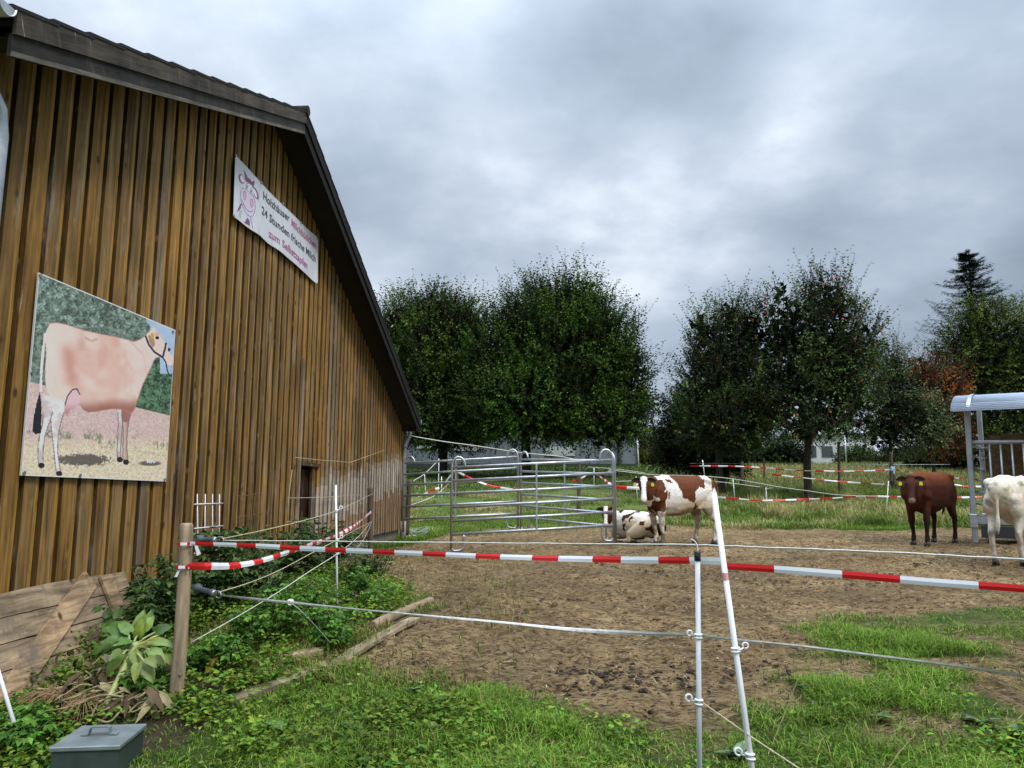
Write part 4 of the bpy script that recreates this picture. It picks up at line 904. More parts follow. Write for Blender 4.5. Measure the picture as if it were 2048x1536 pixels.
m = MB(); m.box((q.x+.05, 51.98, D(1300, 907.5, 52).z), (1.56, .06, .07)); m.build('rim', mat('blue_rim', (.008, .016, .2), .45), root)
for s in (-.6, .6):
    m = MB(); m.box((q.x+.05+s, 52.9, D(1300, 926, 52).z-.08), (.1, 1.5, .4)); m.build('leg', mat('dark_leg', (.03, .03, .04), .6), root)
q = D(1277, 932, 45); m = MB(); m.tube([(q.x, 45, q.z-.2), (q.x-.03, 45, D(1273, 868, 45).z)], .045, 8); m.tube([(q.x-.03, 45, D(1273, 868, 45).z), (q.x-.03, 45, D(1273, 866, 45).z)], .06, 8); tag(m.build('pole', M_white), 'tall thin white pole at the corner of the grey hall', 'pole')
q = D(1694, 944, 50); m = MB(); m.tube([(q.x, 50, q.z-.2), (q.x, 50, D(1692, 866, 50).z)], .05, 8); m.tube([(q.x, 50, D(1692, 868, 50).z), (q.x-.35, 50, D(1692, 865, 50).z)], .03, 8); tag(m.build('pole', M_galv), 'thin pale pole beneath the apple tree in front of the pale building', 'pole')
# ------------------------------------------------------------------ far paddock fence: posts, tapes and ropes
GF = 'white plastic posts of the far paddock fence'
def fpost(px, pt, pb, label, Y=None, r=.011, m=M_white, name='plastic_fence_post', px2=None, grp=GF):
    b0 = G(px2 or px, pb) if Y is None else D(px2 or px, pb, Y); t0 = D(px, pt, b0.y); root = empty(name, b0, 0, label, 'fence post', grp)
    k = MB(); k.tube([b0-Vector((0, 0, .08)), t0], r, 8); k.build('rod', m, root)
    k = MB(); ax = (t0-b0).normalized()
    for f in (.55, .86): k.tube([b0.lerp(t0, f)-ax*.015, b0.lerp(t0, f)+ax*.015], r*1.7, 8)
    k.build('insulator', m, root); return b0
fpost(1777, 962, 1036, 'white fence post left of the brown cow carrying the tapes', px2=1771)
fpost(1272, 953, 1004, 'white fence post at the left ear of the standing spotted cow', px2=1275)
fpost(1405, 920, 948, 'thin grey white post rising behind the back of the spotted cow', px2=1409, Y=25, r=.014)
fpost(1466, 957, 1000, 'short white post in the long grass right of the spotted cow rump', px2=1470, Y=23)
fpost(1532, 975, 1010, 'small white post left of the apple tree trunk', px2=1533, Y=23)
fpost(878, 917, 1010, 'tallest white post seen through the left part of the pen', px2=876)
fpost(883, 953, 1003, 'shorter white post leaning against the tallest one behind the pen', px2=884, Y=20.5)
fpost(849, 947, 995, 'white post nearest the barn corner behind the pen', px2=852)
fpost(1159, 920, 1018, 'white post behind the right half of the pen', px2=1160)
fpost(1188, 936, 966, 'white post right behind the right end of the front panel', px2=1188, Y=22)
def wpost(px, pt, pb, label, Y=None, r=.055, m=M_postd, px2=None):
    b0 = G(px2 or px, pb) if Y is None else D(px2 or px, pb, Y); t0 = D(px, pt, b0.y)
    k = wobble_tube(b0-Vector((0, 0, .1)), t0, r, r*.95, n=10, rings=8, seed=px, amp=.08); return tag(k.build('wooden_post', m), label, 'post')
wpost(1782, 905, 962, 'dark wooden post with a pale blue insulator left of the brown cow', Y=26); 
q = D(1785, 938, 25.8); m = MB(); m.box(q, (.14, .1, .16), None, 0, None, .02); m.box(q+Vector((.02, -.04, -.1)), (.05, .04, .12)); tag(m.build('blue_insulator', mat('pale_blue_plastic', (.30, .50, .75), .5)), 'pale blue plastic insulator on the dark wooden post', 'insulator')
wpost(1677, 884, 998, 'dark stake supporting the apple tree right of its trunk', r=.05, px2=1679)
wpost(1484, 924, 965, 'dark wooden post behind the red and white tapes left of the apple tree', Y=26)
wpost(1528, 916, 950, 'pale wooden stake behind the upper tape left of the apple tree', Y=27, r=.035, m=M_post)
wpost(819, 962, 1062, 'dark slanting wooden post beside the barn corner pipe', Y=17.4, r=.06, px2=812)
wpost(1158, 915, 1018, 'dark wooden post behind the right half of the pen', Y=20.6, r=.06, px2=1157)
wpost(912, 915, 985, 'dark wooden post behind the left arch of the front panel', Y=21.5, r=.06)
def tp(pts, label, w=.055, seed=1, st=.30, thin=.3, tw=.5): return band('barrier_tape', [D(*p) for p in pts], w, M_red, label, 'barrier tape', 'barrier tapes of the far paddock fence', tw, st, seed, thin=thin)
tp([(1380, 932, 25), (1420, 932, 25), (1490, 933, 25.5), (1544, 937, 26), (1600, 941, 26), (1658, 942, 26), (1720, 942, 26), (1784, 939, 25.8)], 'uppermost barrier tape from behind the spotted cow to the blue insulator', seed=1)
tp([(1784, 939, 25.8), (1830, 946, 24), (1869, 953, 22), (1925, 957, 20)], 'barrier tape descending from the blue insulator to behind the brown cow', seed=2)
tp([(1544, 949, 24), (1600, 955, 24), (1658, 961, 24), (1720, 966, 23.5), (1775, 969, 23)], 'middle barrier tape passing behind the apple tree trunk', seed=3, thin=.5)
tp([(1431, 994, 22), (1470, 997, 22), (1514, 1001, 22), (1560, 1000, 22), (1658, 997, 22), (1714, 993, 22), (1775, 993, 22), (1820, 994, 21), (1900, 996, 20)], 'lowest barrier tape sagging between the spotted cow and the brown cow', seed=4, thin=.3)
tp([(1900, 996, 20), (1945, 994, 20), (2010, 990, 20)], 'lowest barrier tape seen through the side rails of the hay feeder', seed=5)
tp([(1900, 968, 20), (1945, 973, 20), (2010, 972, 20)], 'middle barrier tape seen through the side rails of the hay feeder', seed=6)
tp([(1226, 973, 17.5), (1250, 975, 17.5), (1272, 976, 17.5), (1300, 978, 18)], 'barrier tape just left of the spotted cow head', w=.075, seed=7, thin=.1)
tp([(1190, 946, 20), (1205, 957, 19), (1216, 965, 18), (1226, 973, 17.5)], 'barrier tape dropping steeply behind the right end of the front panel', w=.06, seed=8, thin=.1)
tp([(1145, 963, 20.5), (1165, 955, 20.8), (1180, 946, 21.5)], 'short barrier tape rising behind the right half of the pen', seed=9, thin=.2)
tp([(910, 941, 19.5), (940, 956, 19.3), (970, 968, 19.1), (1000, 975, 19), (1035, 979, 19), (1080, 980, 19)], 'long barrier tape sagging behind the middle of the pen', seed=10, thin=.2)
tp([(884, 975, 19.8), (898, 955, 19.6), (910, 941, 19.5)], 'short barrier tape rising to its peak behind the left arch', seed=11)
tp([(836, 993, 18.5), (850, 988, 18.6), (868, 979, 19), (878, 976, 19.3)], 'short barrier tape low behind the pen near the barn corner', seed=12)
tp([(1282, 974, 17.6), (1276, 970, 17.6), (1268, 958, 17.7)], 'scrap of barrier tape tied to the fence post left of the spotted cow', seed=13)
def rp(pts, label, r=.008, m=M_rope): return rope('thin_rope', [D(*p) for p in pts], r, m, label, 'rope', 'white ropes of the far paddock fence')
rp([(1230, 941, 20), (1300, 949, 20), (1370, 951, 20), (1430, 954, 20), (1480, 960, 20), (1560, 974, 20.5), (1610, 981, 21), (1680, 990, 21.5), (1771, 993, 22)], 'rope passing behind the spotted cow and on to the post by the brown cow')
rp([(1230, 963, 19), (1300, 961, 19), (1380, 962, 19.5), (1440, 964, 20), (1520, 974, 20.5)], 'rope level with the spotted cow head')
rp([(812, 870, 17.1), (880, 882, 17.6), (960, 893, 18.5), (1040, 905, 19.5), (1120, 913, 20.5), (1160, 922, 20.6)], 'sagging cable from the barn corner over the pen', .011, M_rope)
rp([(822, 1010, 17.5), (850, 1000, 18), (876, 987, 19.3), (905, 960, 19.5)], 'slack rope low behind the pen near the barn corner pipe')
rp([(826, 962, 17.5), (850, 947, 18.5), (878, 919, 20)], 'rope rising from the barn corner to the tallest white post behind the pen')
rp([(1380, 927, 27), (1500, 927, 27), (1640, 928, 27), (1784, 929, 26), (1900, 929, 26)], 'uppermost thin wire of the far fence above the tapes', .006, M_galv)
rp([(1175, 934, 23), (1230, 938, 22), (1290, 946, 21)], 'pale rope above the grass bank left of the spotted cow')
rp([(1545, 976, 22), (1533, 978, 23)], 'short rope end on the small post left of the apple tree trunk')
# ------------------------------------------------------------------ wire grids on the barn wall
def grid(name, px, py, rows, label, m, r, o, u, v):
    root = empty(name, W(px, py), 0, label, 'wire grid'); b = MB()
    return root
def trellis():
    root = empty('wire_trellis', W(416, 1130, WD-.13), 0, 'white coated wire trellis standing against the barn boards behind the thick post', 'trellis'); d_ = WD-.13
    for x0, x1, t, bb in ((394.5, 396.5, 988, 1150), (410.5, 409, 988, 1135), (425, 425.5, 988, 1135), (439, 438, 988, 1130)):
        b = MB(); b.tube([W(x0, t, d_), W(x1, bb, d_)], .0055, 6); b.build('upright_wire', M_white, root)
    for y0, y1 in ((1008.5, 1006.5), (1057, 1051.5), (1106, 1099)):
        b = MB(); b.tube([W(388.5, y0, d_-.008), W(446, y1, d_-.008)], .0055, 6); b.build('cross_wire', M_white, root)
    root = empty('rusty_wire_grid', W(500, 1040, WD-.075), 0, 'thin rusty wire grid leaning on the barn boards left of the doorway', 'trellis'); d_ = WD-.075; M_rust = mat('rusty_wire', (.14, .08, .045), .8)
    for x in (466, 487, 508, 521, 544):
        b = MB(); b.tube([W(x+2, 985, d_), W(x-8, 1100, d_)], .004, 6); b.build('upright_wire', M_rust, root)
    for y0, y1 in ((993, 988), (1036, 1027), (1081, 1070)):
        b = MB(); b.tube([W(470, y0, d_-.006), W(524, y1, d_-.006)], .004, 6); b.build('cross_wire', M_rust, root)
    root = empty('door_wire', W(600, 1000, WD-.09), 0, 'thin wires hooked across the barn doorway', 'wire')
    for pts in ([(575, 996), (582, 996), (640, 995), (720, 990)], [(574, 1043), (612, 1043), (660, 1050), (690, 1053)], [(609, 1041), (616, 1047), (624, 1052)], [(590, 915), (640, 920), (700, 925), (770, 900)], [(584, 940), (577, 1000), (575, 1043)]):
        b = MB(); b.tube([W(*p, WD-.10) for p in pts], .0045, 6); b.build('strand', M_ropey, root)
trellis()
# coil of green netting wire and stones at the barn corner
root = empty('wire_coil', G(838, 1072), 0, 'coil of pale green netting wire lying beside the barn corner pipe', 'wire coil'); c = root.location
M_coil = mat('green_coated_wire', (.28, .36, .28), .5)
for k in range(9):
    b = MB(); rr = .17+.012*(k % 4); b.tube([c+Vector((math.cos(a)*rr*1.05+.01*math.sin(k), math.sin(a)*rr, .03+.017*k+.018*math.sin(a*2+k)+.05*math.sin(a+.7))) for a in np.linspace(0, 2*math.pi, 25)[:-1]], .006, 6, closed=True); b.build('wire_loop', M_coil, root)
M_stone = mat('pale_stone', (.40, .33, .24), .9, noise=(9, .3), bump=(20, .5, .02))
def lump(p, r, seed, sq=.7):
    bm_v = []; n, m = 12, 7; rr = np.random.default_rng(seed); off = rr.random(2)*50
    for i in range(m+1):
        th = math.pi*i/m
        for k in range(n):
            ph = 2*math.pi*k/n; d = np.array([math.sin(th)*math.cos(ph), math.sin(th)*math.sin(ph), math.cos(th)])
            q = r*(1+.55*(float(fbm(np.array(d[0]*1.4+off[0]), np.array(d[1]*1.4+d[2]*2+off[1]), 3))-.5)); bm_v.append((p[0]+d[0]*q, p[1]+d[1]*q, p[2]+d[2]*q*sq))
    return bm_v, [(i*n+k, (i+1)*n+k, (i+1)*n+(k+1) % n, i*n+(k+1) % n) for i in range(m) for k in range(n)]
for i, (px, py, r) in enumerate(((817, 1076, .07), (829, 1075, .06), (823, 1079, .045))):
    g = G(px, py); v, f = lump((g.x, g.y, g.z+r*.4), r, i); b = MB(); b.add(v, f, 0, None, True)
    tag(b.build('stone', M_stone), ['largest pale stone, left one beside the barn corner pipe', 'rounded pale stone between the wire coil and the other stones', 'smallest pale stone in front of the other two'][i], 'stone', 'stones at the barn corner')
# ------------------------------------------------------------------ cattle
def etube(mb, pts, n=18):
    """pts: (centre, half width (sideways), half height, side vector or None); closed lofted tube with round ends"""
    C = [Vector(p[0]) for p in pts]; m = len(C); rings = []
    def ring(c, t, rw, rh, side):
        s = Vector(side) if side is not None else Vector((0, 1, 0)); s = (s-t*s.dot(t))
        s = s.normalized() if s.length > 1e-4 else t.orthogonal().normalized(); u = t.cross(s)
        return [c+s*math.cos(2*math.pi*k/n)*rw+u*math.sin(2*math.pi*k/n)*rh for k in range(n)]
    T = [(C[min(i+1, m-1)]-C[max(i-1, 0)]).normalized() for i in range(m)]
    def cap(i, sgn):
        out = []
        for a in (80, 60, 40, 20):
            f = math.cos(R(a)); d = math.sin(R(a)); q = min(pts[i][1], pts[i][2]); out.append(ring(C[i]+T[i]*sgn*d*q*.9, T[i], pts[i][1]*f, pts[i][2]*f, pts[i][3] if len(pts[i]) > 3 else None))
        return out
    rings += cap(0, -1)
    for i in range(m):
        rings.append(ring(C[i], T[i], pts[i][1], pts[i][2], pts[i][3] if len(pts[i]) > 3 else None))
        if i < m-1:
            c = (C[i]+C[i+1])/2; rings.append(ring(c, (C[i+1]-C[i]).normalized(), (pts[i][1]+pts[i+1][1])/2, (pts[i][2]+pts[i+1][2])/2, pts[i][3] if len(pts[i]) > 3 else None))
    rings += list(reversed(cap(m-1, 1)))
    vs = [v for r_ in rings for v in r_]; fs = []
    for i in range(len(rings)-1):
        for k in range(n): fs.append((i*n+k, i*n+(k+1) % n, (i+1)*n+(k+1) % n, (i+1)*n+k))
    fs += [tuple(reversed(range(n))), tuple((len(rings)-1)*n+k for k in range(n))]
    mb.add(vs, fs)
def fuse(mb, voxel, smooth, name, m, parent, colfn, passes=1):
    """weld the overlapping lofts into one continuous skin and paint it by position"""
    me = bpy.data.meshes.new(name); me.from_pydata(mb.v, [], mb.f); o = bpy.data.objects.new(name, me); col.objects.link(o)
    r = o.modifiers.new('r', 'REMESH'); r.mode = 'VOXEL'; r.voxel_size = voxel; r.use_smooth_shade = True
    s = o.modifiers.new('s', 'SMOOTH'); s.factor = .6; s.iterations = smooth
    bpy.context.view_layer.update(); me2 = bpy.data.meshes.new_from_object(o.evaluated_get(bpy.context.evaluated_depsgraph_get()))
    bpy.data.objects.remove(o); me2.name = name; n = len(me2.vertices); P = np.empty(n*3, np.float32); me2.vertices.foreach_get('co', P); P = P.reshape(-1, 3).astype(float)
    Nn = np.empty(n*3, np.float32); me2.vertices.foreach_get('normal', Nn); Nn = Nn.reshape(-1, 3)
    c = colfn(P, Nn); ca = me2.color_attributes.new('Col', 'FLOAT_COLOR', 'POINT'); ca.data.foreach_set('color', np.c_[c, np.ones(n)].astype(np.float32).ravel())
    me2.materials.clear(); me2.materials.append(m); me2.polygons.foreach_set('use_smooth', [True]*len(me2.polygons))
    return link(bpy.data.objects.new(name, me2), parent)
HS = .84; LK = 1.22
M_hide = mat('cow_hide', rough=.75, attr='Col', spec=.15, noise=(30, .26), bump=(90, .35, .006, (1, 1, 1)))
M_eye = mat('dark_eye', (.006, .004, .004), .08, spec=.9); M_nose = mat('pink_muzzle', (.50, .26, .22), .4); M_noseb = mat('muzzle_grey_pink', (.30, .19, .16), .4)
M_tagy = mat('yellow_ear_tag', (.75, .62, .02), .45); M_ear_d = mat('dark_ear_hair', (.030, .014, .010), .7); M_hoof = mat('dark_hoof', (.03, .025, .02), .6)
WH = np.array([.78, .74, .68]); BR_ = np.array([.118, .036, .012]); DKB = np.array([.022, .008, .006])
def frame_of(yaw, pitch):                     # head axes in cow space: forward (muzzle), left, up
    f = Vector((math.cos(yaw)*math.cos(pitch), math.sin(yaw)*math.cos(pitch), math.sin(pitch))); l = Vector((-math.sin(yaw), math.cos(yaw), 0)); return f, l, f.cross(l)
def head_geo(mb, base, f, l, u):
    global HS
    """head loft from the poll to the muzzle; base = between the ears"""
    B = Vector(base); p = lambda x, z: B+(f*x+u*z)*HS; _et = etube
    def etube_(mb, pts, n=18): _et(mb, [(q[0], q[1]*HS, q[2]*HS)+tuple(q[3:]) for q in pts], n)
    etube_(mb, [(p(-.05, -.075), .075, .09, l), (p(.03, -.07), .098, .105, l), (p(.12, -.075), .108, .112, l), (p(.22, -.085), .086, .098, l), (p(.32, -.095), .068, .080, l), (p(.41, -.10), .064, .068, l), (p(.47, -.10), .070, .062, l), (p(.505, -.102), .062, .052, l)])
    etube_(mb, [(p(-.03, -.005)-l*.05*HS, .04, .04), (p(-.035, .012), .045, .04), (p(-.03, -.005)+l*.05*HS, .04, .04)])          # poll
    for s in (-1, 1): etube_(mb, [(p(.10, -.035)+l*s*.092*HS, .03, .028), (p(.155, -.045)+l*s*.088*HS, .024, .022)])          # brows
    etube_(mb, [(p(.05, -.16), .055, .06, l), (p(.2, -.165), .045, .04, l), (p(.42, -.15), .04, .03, l)])                     # jaw
def head_parts(root, base, f, l, u, nose, earm, ear_in=None, tags=True, drop=.35):
    B = Vector(base); p = lambda x, y, z: B+(f*x+l*y+u*z)*HS
    for s in (-1, 1):
        b = MB(); v, fs = lump((0, 0, 0), .021*HS, 1, 1); c = p(.135, s*.098, -.055); b.add([Vector(q)+c for q in v], fs, 0, None, True); b.build('eye', M_eye, root, local=True)
        # ear: a cupped leaf of hide held out sideways
        b = MB(); n = 9; rows = 7; vs = []; d = (l*s*1.0-f*.10-Vector((0, 0, 1))*drop*.5).normalized(); wv = (Vector((0, 0, 1))*.95+f*.15); wv = (wv-d*wv.dot(d)).normalized(); nn = d.cross(wv)
        for i in range(rows+1):
            t = i/rows; wdt = .062*math.sin(math.pi*min(1, .13+t*.92))**.75
            for k in range(n):
                a = (k/(n-1)-.5)*2; vs.append(p(0, s*.072, -.03)+(d*.205*t+wv*wdt*a+nn*(-.030*(1-a*a)*(1-t*.3))*s)*HS)
        fs = [(i*n+k, i*n+k+1, (i+1)*n+k+1, (i+1)*n+k) for i in range(rows) for k in range(n-1)]
        b.add(vs, fs, 0, None, True); off = [Vector(v)+nn*.008 for v in vs]; b.add(off, [tuple(reversed(q)) for q in fs], 0, None, True); b.build('ear', earm, root, local=True)
        if tags:
            q = p(.03, s*.072, -.03)+(d*.115-Vector((0, 0, .055)))*HS; b = MB(); fx = Vector((f.x, f.y, 0)).normalized(); ly = fx.cross(Vector((0, 0, 1)))
            b.add([q+ly*a+Vector((0, 0, z))+fx*e for e in (.022, .028) for a, z in ((-.026, -.035), (.026, -.035), (.026, .012), (.01, .028), (-.01, .028), (-.026, .012))], [(0, 1, 2, 3, 4, 5), (11, 10, 9, 8, 7, 6), (0, 6, 7, 1), (1, 7, 8, 2), (2, 8, 9, 3), (3, 9, 10, 4), (4, 10, 11, 5), (5, 11, 6, 0)])
            b.build('ear_tag', M_tagy, root, local=True)
    b = MB(); v, fs = lump((0, 0, 0), 1, 2, 1); b.add([p(.508, 0, -.105)+(l*q[1]*.062+u*q[2]*.040+f*q[0]*.026)*HS for q in v], fs, 0, None, True); b.build('muzzle', nose, root, local=True)
    for s in (-1, 1):
        b = MB(); b.add([p(.532, s*.034, -.090)+(l*q[1]*.014+u*q[2]*.012+f*q[0]*.006)*HS for q in v], fs, 0, None, True); b.build('nostril', M_eye, root, local=True)
def cow_standing(loc, rz, scale, label, colfn, headpos, hyaw, hpitch, nose, earm, feet, tail, udder=False, tags=True):
    """+x is forward, origin on the ground below the belly; feet: x offsets for FL FR HL HR"""
    root = empty('cow', loc, rz, label, 'cow', None); root.scale = (scale,)*3; bpy.context.view_layer.update()
    mb = MB(); Y = (0, 1, 0)
    etube(mb, [((-.76, 0, 1.06), .13, .15, Y), ((-.68, 0, 1.04), .215, .235, Y), ((-.50, 0, 1.01), .255, .285, Y), ((-.25, 0, .945), .275, .325, Y), ((.0, 0, .90), .30, .365, Y), ((.25, 0, .895), .275, .37, Y), ((.45, 0, .92), .225, .355, Y), ((.60, 0, .955), .185, .305, Y), ((.70, 0, .97), .14, .23, Y)])
    for s in (-1, 1):
        etube(mb, [((-.46, s*.19, 1.20), .05, .05), ((-.55, s*.20, 1.17), .055, .06)])                 # hook bones
        etube(mb, [((-.76, s*.09, 1.15), .05, .05), ((-.80, s*.085, 1.08), .05, .06)])                # pin bones
        etube(mb, [((.50, s*.15, 1.14), .06, .11, Y), ((.56, s*.175, .98), .085, .14, Y), ((.60, s*.17, .84), .08, .12, Y)])   # shoulder
    etube(mb, [((.40, 0, 1.245), .045, .05, Y), ((.15, 0, 1.235), .05, .035, Y), ((-.3, 0, 1.235), .06, .035, Y), ((-.62, 0, 1.245), .07, .04, Y)])   # top line
    etube(mb, [((.66, 0, .78), .075, .10, Y), ((.74, 0, .86), .06, .1, Y)])                            # brisket
    hb = Vector(headpos); f, l, u = frame_of(hyaw, hpitch)
    nk = hb-f*.02-u*.10; a = Vector((.52, 0, 1.05)); mid = a.lerp(nk, .5)+Vector((.03, 0, .015))
    sd = Vector((0, 1, 0)).lerp(l, .5)
    etube(mb, [(a, .15, .23, Y), (a.lerp(mid, .6)+Vector((.02, 0, 0)), .125, .185, Y), (mid, .105, .155, sd), (mid.lerp(nk, .6), .092, .125, l), (nk, .085, .105, l)])
    head_geo(mb, hb, f, l, u)
    fx = feet; hv = []
    for s, dx in ((1, fx[0]), (-1, fx[1])):
        y = s*.135; kx = .56+dx*.55; px = .56+dx
        etube(mb, [((.55, y, .80), .085, .125, Y), ((.545, y, .66), .065, .085, Y), ((.555+dx*.3, y, .53), .047*LK, .055*LK, Y), ((kx, y, .41), .044*LK, .048*LK, Y), ((kx+.005+dx*.12, y, .34), .032*LK, .036*LK, Y), ((px-.005, y, .20), .027*LK, .030*LK, Y), ((px, y, .125), .034*LK, .038*LK, Y), ((px+.02, y, .075), .033*LK, .036*LK, Y)]); hv.append((px+.03, y))
    for s, dx in ((1, fx[2]), (-1, fx[3])):
        y = s*.155; hx = -.70+dx*.8; px = -.66+dx
        etube(mb, [((-.58, s*.13, .96), .12, .20, Y), ((-.56, y, .82), .105, .19, Y), ((-.54+dx*.2, y, .69), .08, .145, Y), ((-.60+dx*.5, y, .57), .05*LK, .085*LK, Y), ((hx, y, .455), .036*LK, .058*LK, Y), ((hx+.015+dx*.05, y, .37), .030*LK, .042*LK, Y), ((px-.01, y, .21), .027*LK, .033*LK, Y), ((px, y, .13), .034*LK, .038*LK, Y), ((px+.025, y, .078), .033*LK, .036*LK, Y)]); hv.append((px+.035, y))
    etube(mb, [((-.42, .19, .80), .03, .10, Y), ((-.30, .16, .68), .03, .07, Y)]); etube(mb, [((-.42, -.19, .80), .03, .10, Y), ((-.30, -.16, .68), .03, .07, Y)])    # flank folds
    if udder: etube(mb, [((-.42, 0, .70), .10, .08, Y), ((-.30, 0, .66), .08, .05, Y)])
    tl = [((-.76, 0, 1.21), .035, .035), ((-.83, 0, 1.17), .03, .03)]+[((x, y, z), r_, r_) for x, y, z, r_ in tail]
    etube(mb, tl, 10)
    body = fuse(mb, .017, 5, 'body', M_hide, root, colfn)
    for hx, y in hv:
        b = MB()
        for q in (-1, 1):
            vs = []
            for z, rx, ry in ((.0, .060, .026), (.05, .046, .023), (.075, .034, .020)):
                vs += [(hx+.008-.006*(z*20)+math.cos(t)*rx, y+q*.022+math.sin(t)*ry, z) for t in np.linspace(0, 2*math.pi, 11)[:-1]]
            b.add(vs, [(i*10+k, i*10+(k+1) % 10, (i+1)*10+(k+1) % 10, (i+1)*10+k) for i in range(2) for k in range(10)]+[tuple(20+k for k in range(10)), tuple(reversed(range(10)))], 0, None, True)
        b.build('hoof', M_hoof, root, local=True)
    head_parts(root, hb, f, l, u, nose, earm, tags=tags)
    return root
def mixc(a, b, t): t = np.asarray(t)[:, None]; return a*(1-t)+b*t
def hcoord(P, base, yaw, pitch):
    f, l, u = frame_of(yaw, pitch); d = P-np.array(base); return d @ np.array(f)/HS, d @ np.array(l)/HS, d @ np.array(u)/HS
def muck(c, P, N, lo=.45, amt=.8, colr=(.10, .065, .035), seed=0):
    n = fbm(P[:, 0]*16+seed, P[:, 2]*13+P[:, 1]*14, 4); t = np.clip((lo-P[:, 2])/lo*1.5, 0, 1)**.8*sm(.36, .56, n)*amt
    return mixc(c, np.array(colr), np.clip(t, 0, 1))
def blob(x, z, poly, jx=0, jz=0): return pinpoly(x+jx, z+jz, poly)
# --- standing spotted cow: body heads left, slightly towards the camera, face to the camera
HB = (.84, .02, 1.20)
def spot_col(hy, hp):
    def fn(P, N):
        x, y, z = P.T; c = np.repeat(WH[None], len(P), 0); n1 = fbm(x*9+y*7, z*9+3, 3)-.5; n2 = fbm(x*9+31, z*9+y*7, 3)-.5; X = x+.16*n1+.0; Z = z+.16*n2
        L_ = y > -.02                        # left flank (faces the camera)
        pol = [[(.30,1.32),(.28,1.22),(.24,1.10),(.20,.98),(.17,.90),(.05,.86),(.0,.78),(-.12,.76),(-.15,.86),(-.12,.97),(-.22,1.06),(-.33,1.10),(-.37,1.04),(-.44,1.10),(-.42,1.20),(-.34,1.32)],
               [(.45,1.17),(.38,1.20),(.36,1.12),(.41,1.07)], [(.58,.98),(.50,1.0),(.47,.90),(.55,.86)], [(.46,.99),(.42,.94),(.40,.86),(.44,.84)],
               [(-.13,.78),(-.20,.80),(-.24,.70),(-.18,.66)], [(-.60,1.12),(-.66,1.22),(-.74,1.30),(-.90,1.25),(-.90,.96),(-.78,.92),(-.74,1.0),(-.66,1.02),(-.58,.99),(-.55,1.05)],
               [(-.62,.80),(-.70,.82),(-.72,.70),(-.64,.68)], [(-.33,1.34),(-.42,1.34),(-.44,1.22),(-.36,1.24)]]
        m = np.zeros(len(P), bool)
        for p in pol: m |= pinpoly(X, Z, p)
        m &= L_ | (z > 1.15)
        right = (~L_)*(fbm(x*3+9, z*3+2, 3) > .52)*(z > .7); m |= right
        front = pinpoly(X, Z, [(.56,1.18),(.52,1.02),(.50,.90),(.46,.78),(.43,.66),(.50,.60),(.60,.64),(.66,.74),(.70,.84),(.80,.86),(1.4,.95),(1.4,1.6),(.62,1.5)]); m |= front*(X > .4)
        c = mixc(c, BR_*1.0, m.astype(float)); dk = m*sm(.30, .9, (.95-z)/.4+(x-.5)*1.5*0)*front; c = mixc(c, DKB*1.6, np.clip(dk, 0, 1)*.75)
        cream = np.array([.62, .47, .30]); cr_ = sm(.95, .72, z) * (~m)*sm(-.9, .1, -np.abs(x+.2))*(z > .5); c = mixc(c, cream, np.clip(cr_*1.0, 0, 1))
        c = mixc(c, np.array([.58, .47, .34]), sm(.62, .45, z)*.55)
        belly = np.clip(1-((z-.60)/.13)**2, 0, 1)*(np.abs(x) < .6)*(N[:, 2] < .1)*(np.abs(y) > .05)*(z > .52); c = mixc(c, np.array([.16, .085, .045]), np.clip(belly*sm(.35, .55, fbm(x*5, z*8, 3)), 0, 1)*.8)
        th = ((x < -.40) & (z < .84) & (z > .5)); c = mixc(c, np.array([.34, .28, .20]), th*sm(.4, .6, fbm(x*8, z*8+3, 3))*.75)
        hx, hl, hu = hcoord(P, HB, hy, hp); inh = (hx > -.10)*(hx < .56)*(np.abs(hl) < .2)*(hu > -.28)
        blaze = np.abs(hl) < .045+.03*sm(.0, -.08, hx-.10)+.018*sm(.2, .45, hx)+.02*n1
        hc = np.where(blaze[:, None], WH[None]*1.05, np.where((hl > 0)[:, None], BR_[None]*.8, DKB[None]*1.3)); muz = hx > .44; hc = np.where(muz[:, None], np.array([.72, .62, .56])[None], hc)
        c = np.where(inh[:, None]*(hx > -.06)[:, None], hc, c)
        tailm = (x < -.80)*(z < 1.18)*(np.abs(y) < .06); c = mixc(c, WH*.9, tailm*(z < .9)); c = mixc(c, BR_*.6, tailm*(z >= .9))
        return np.clip(muck(c, P, N, .62, .95, (.12, .085, .05), 4), .004, .9)
    return fn
gA_ = G(1330, 1084); gB_ = G(1402, 1078)
cy = 13.15
c0 = D(1362, 1084, cy); c0.z = gz(c0.x, cy)
yaw_c = R(180+28)                            # forward = left and towards the camera
fwd = Vector((math.cos(yaw_c), math.sin(yaw_c), 0))
hy = math.atan2(-c0.y, -(c0.x-.6))-yaw_c     # face the camera
S1 = .93
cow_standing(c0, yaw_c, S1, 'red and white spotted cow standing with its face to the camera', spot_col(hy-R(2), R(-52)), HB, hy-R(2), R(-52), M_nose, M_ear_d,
             (-.03, -.10, -.03, .16), [(-.865, .02, 1.08, .026), (-.87, .02, .92, .022), (-.865, .02, .75, .02), (-.86, .02, .62, .032), (-.86, .02, .52, .02)])
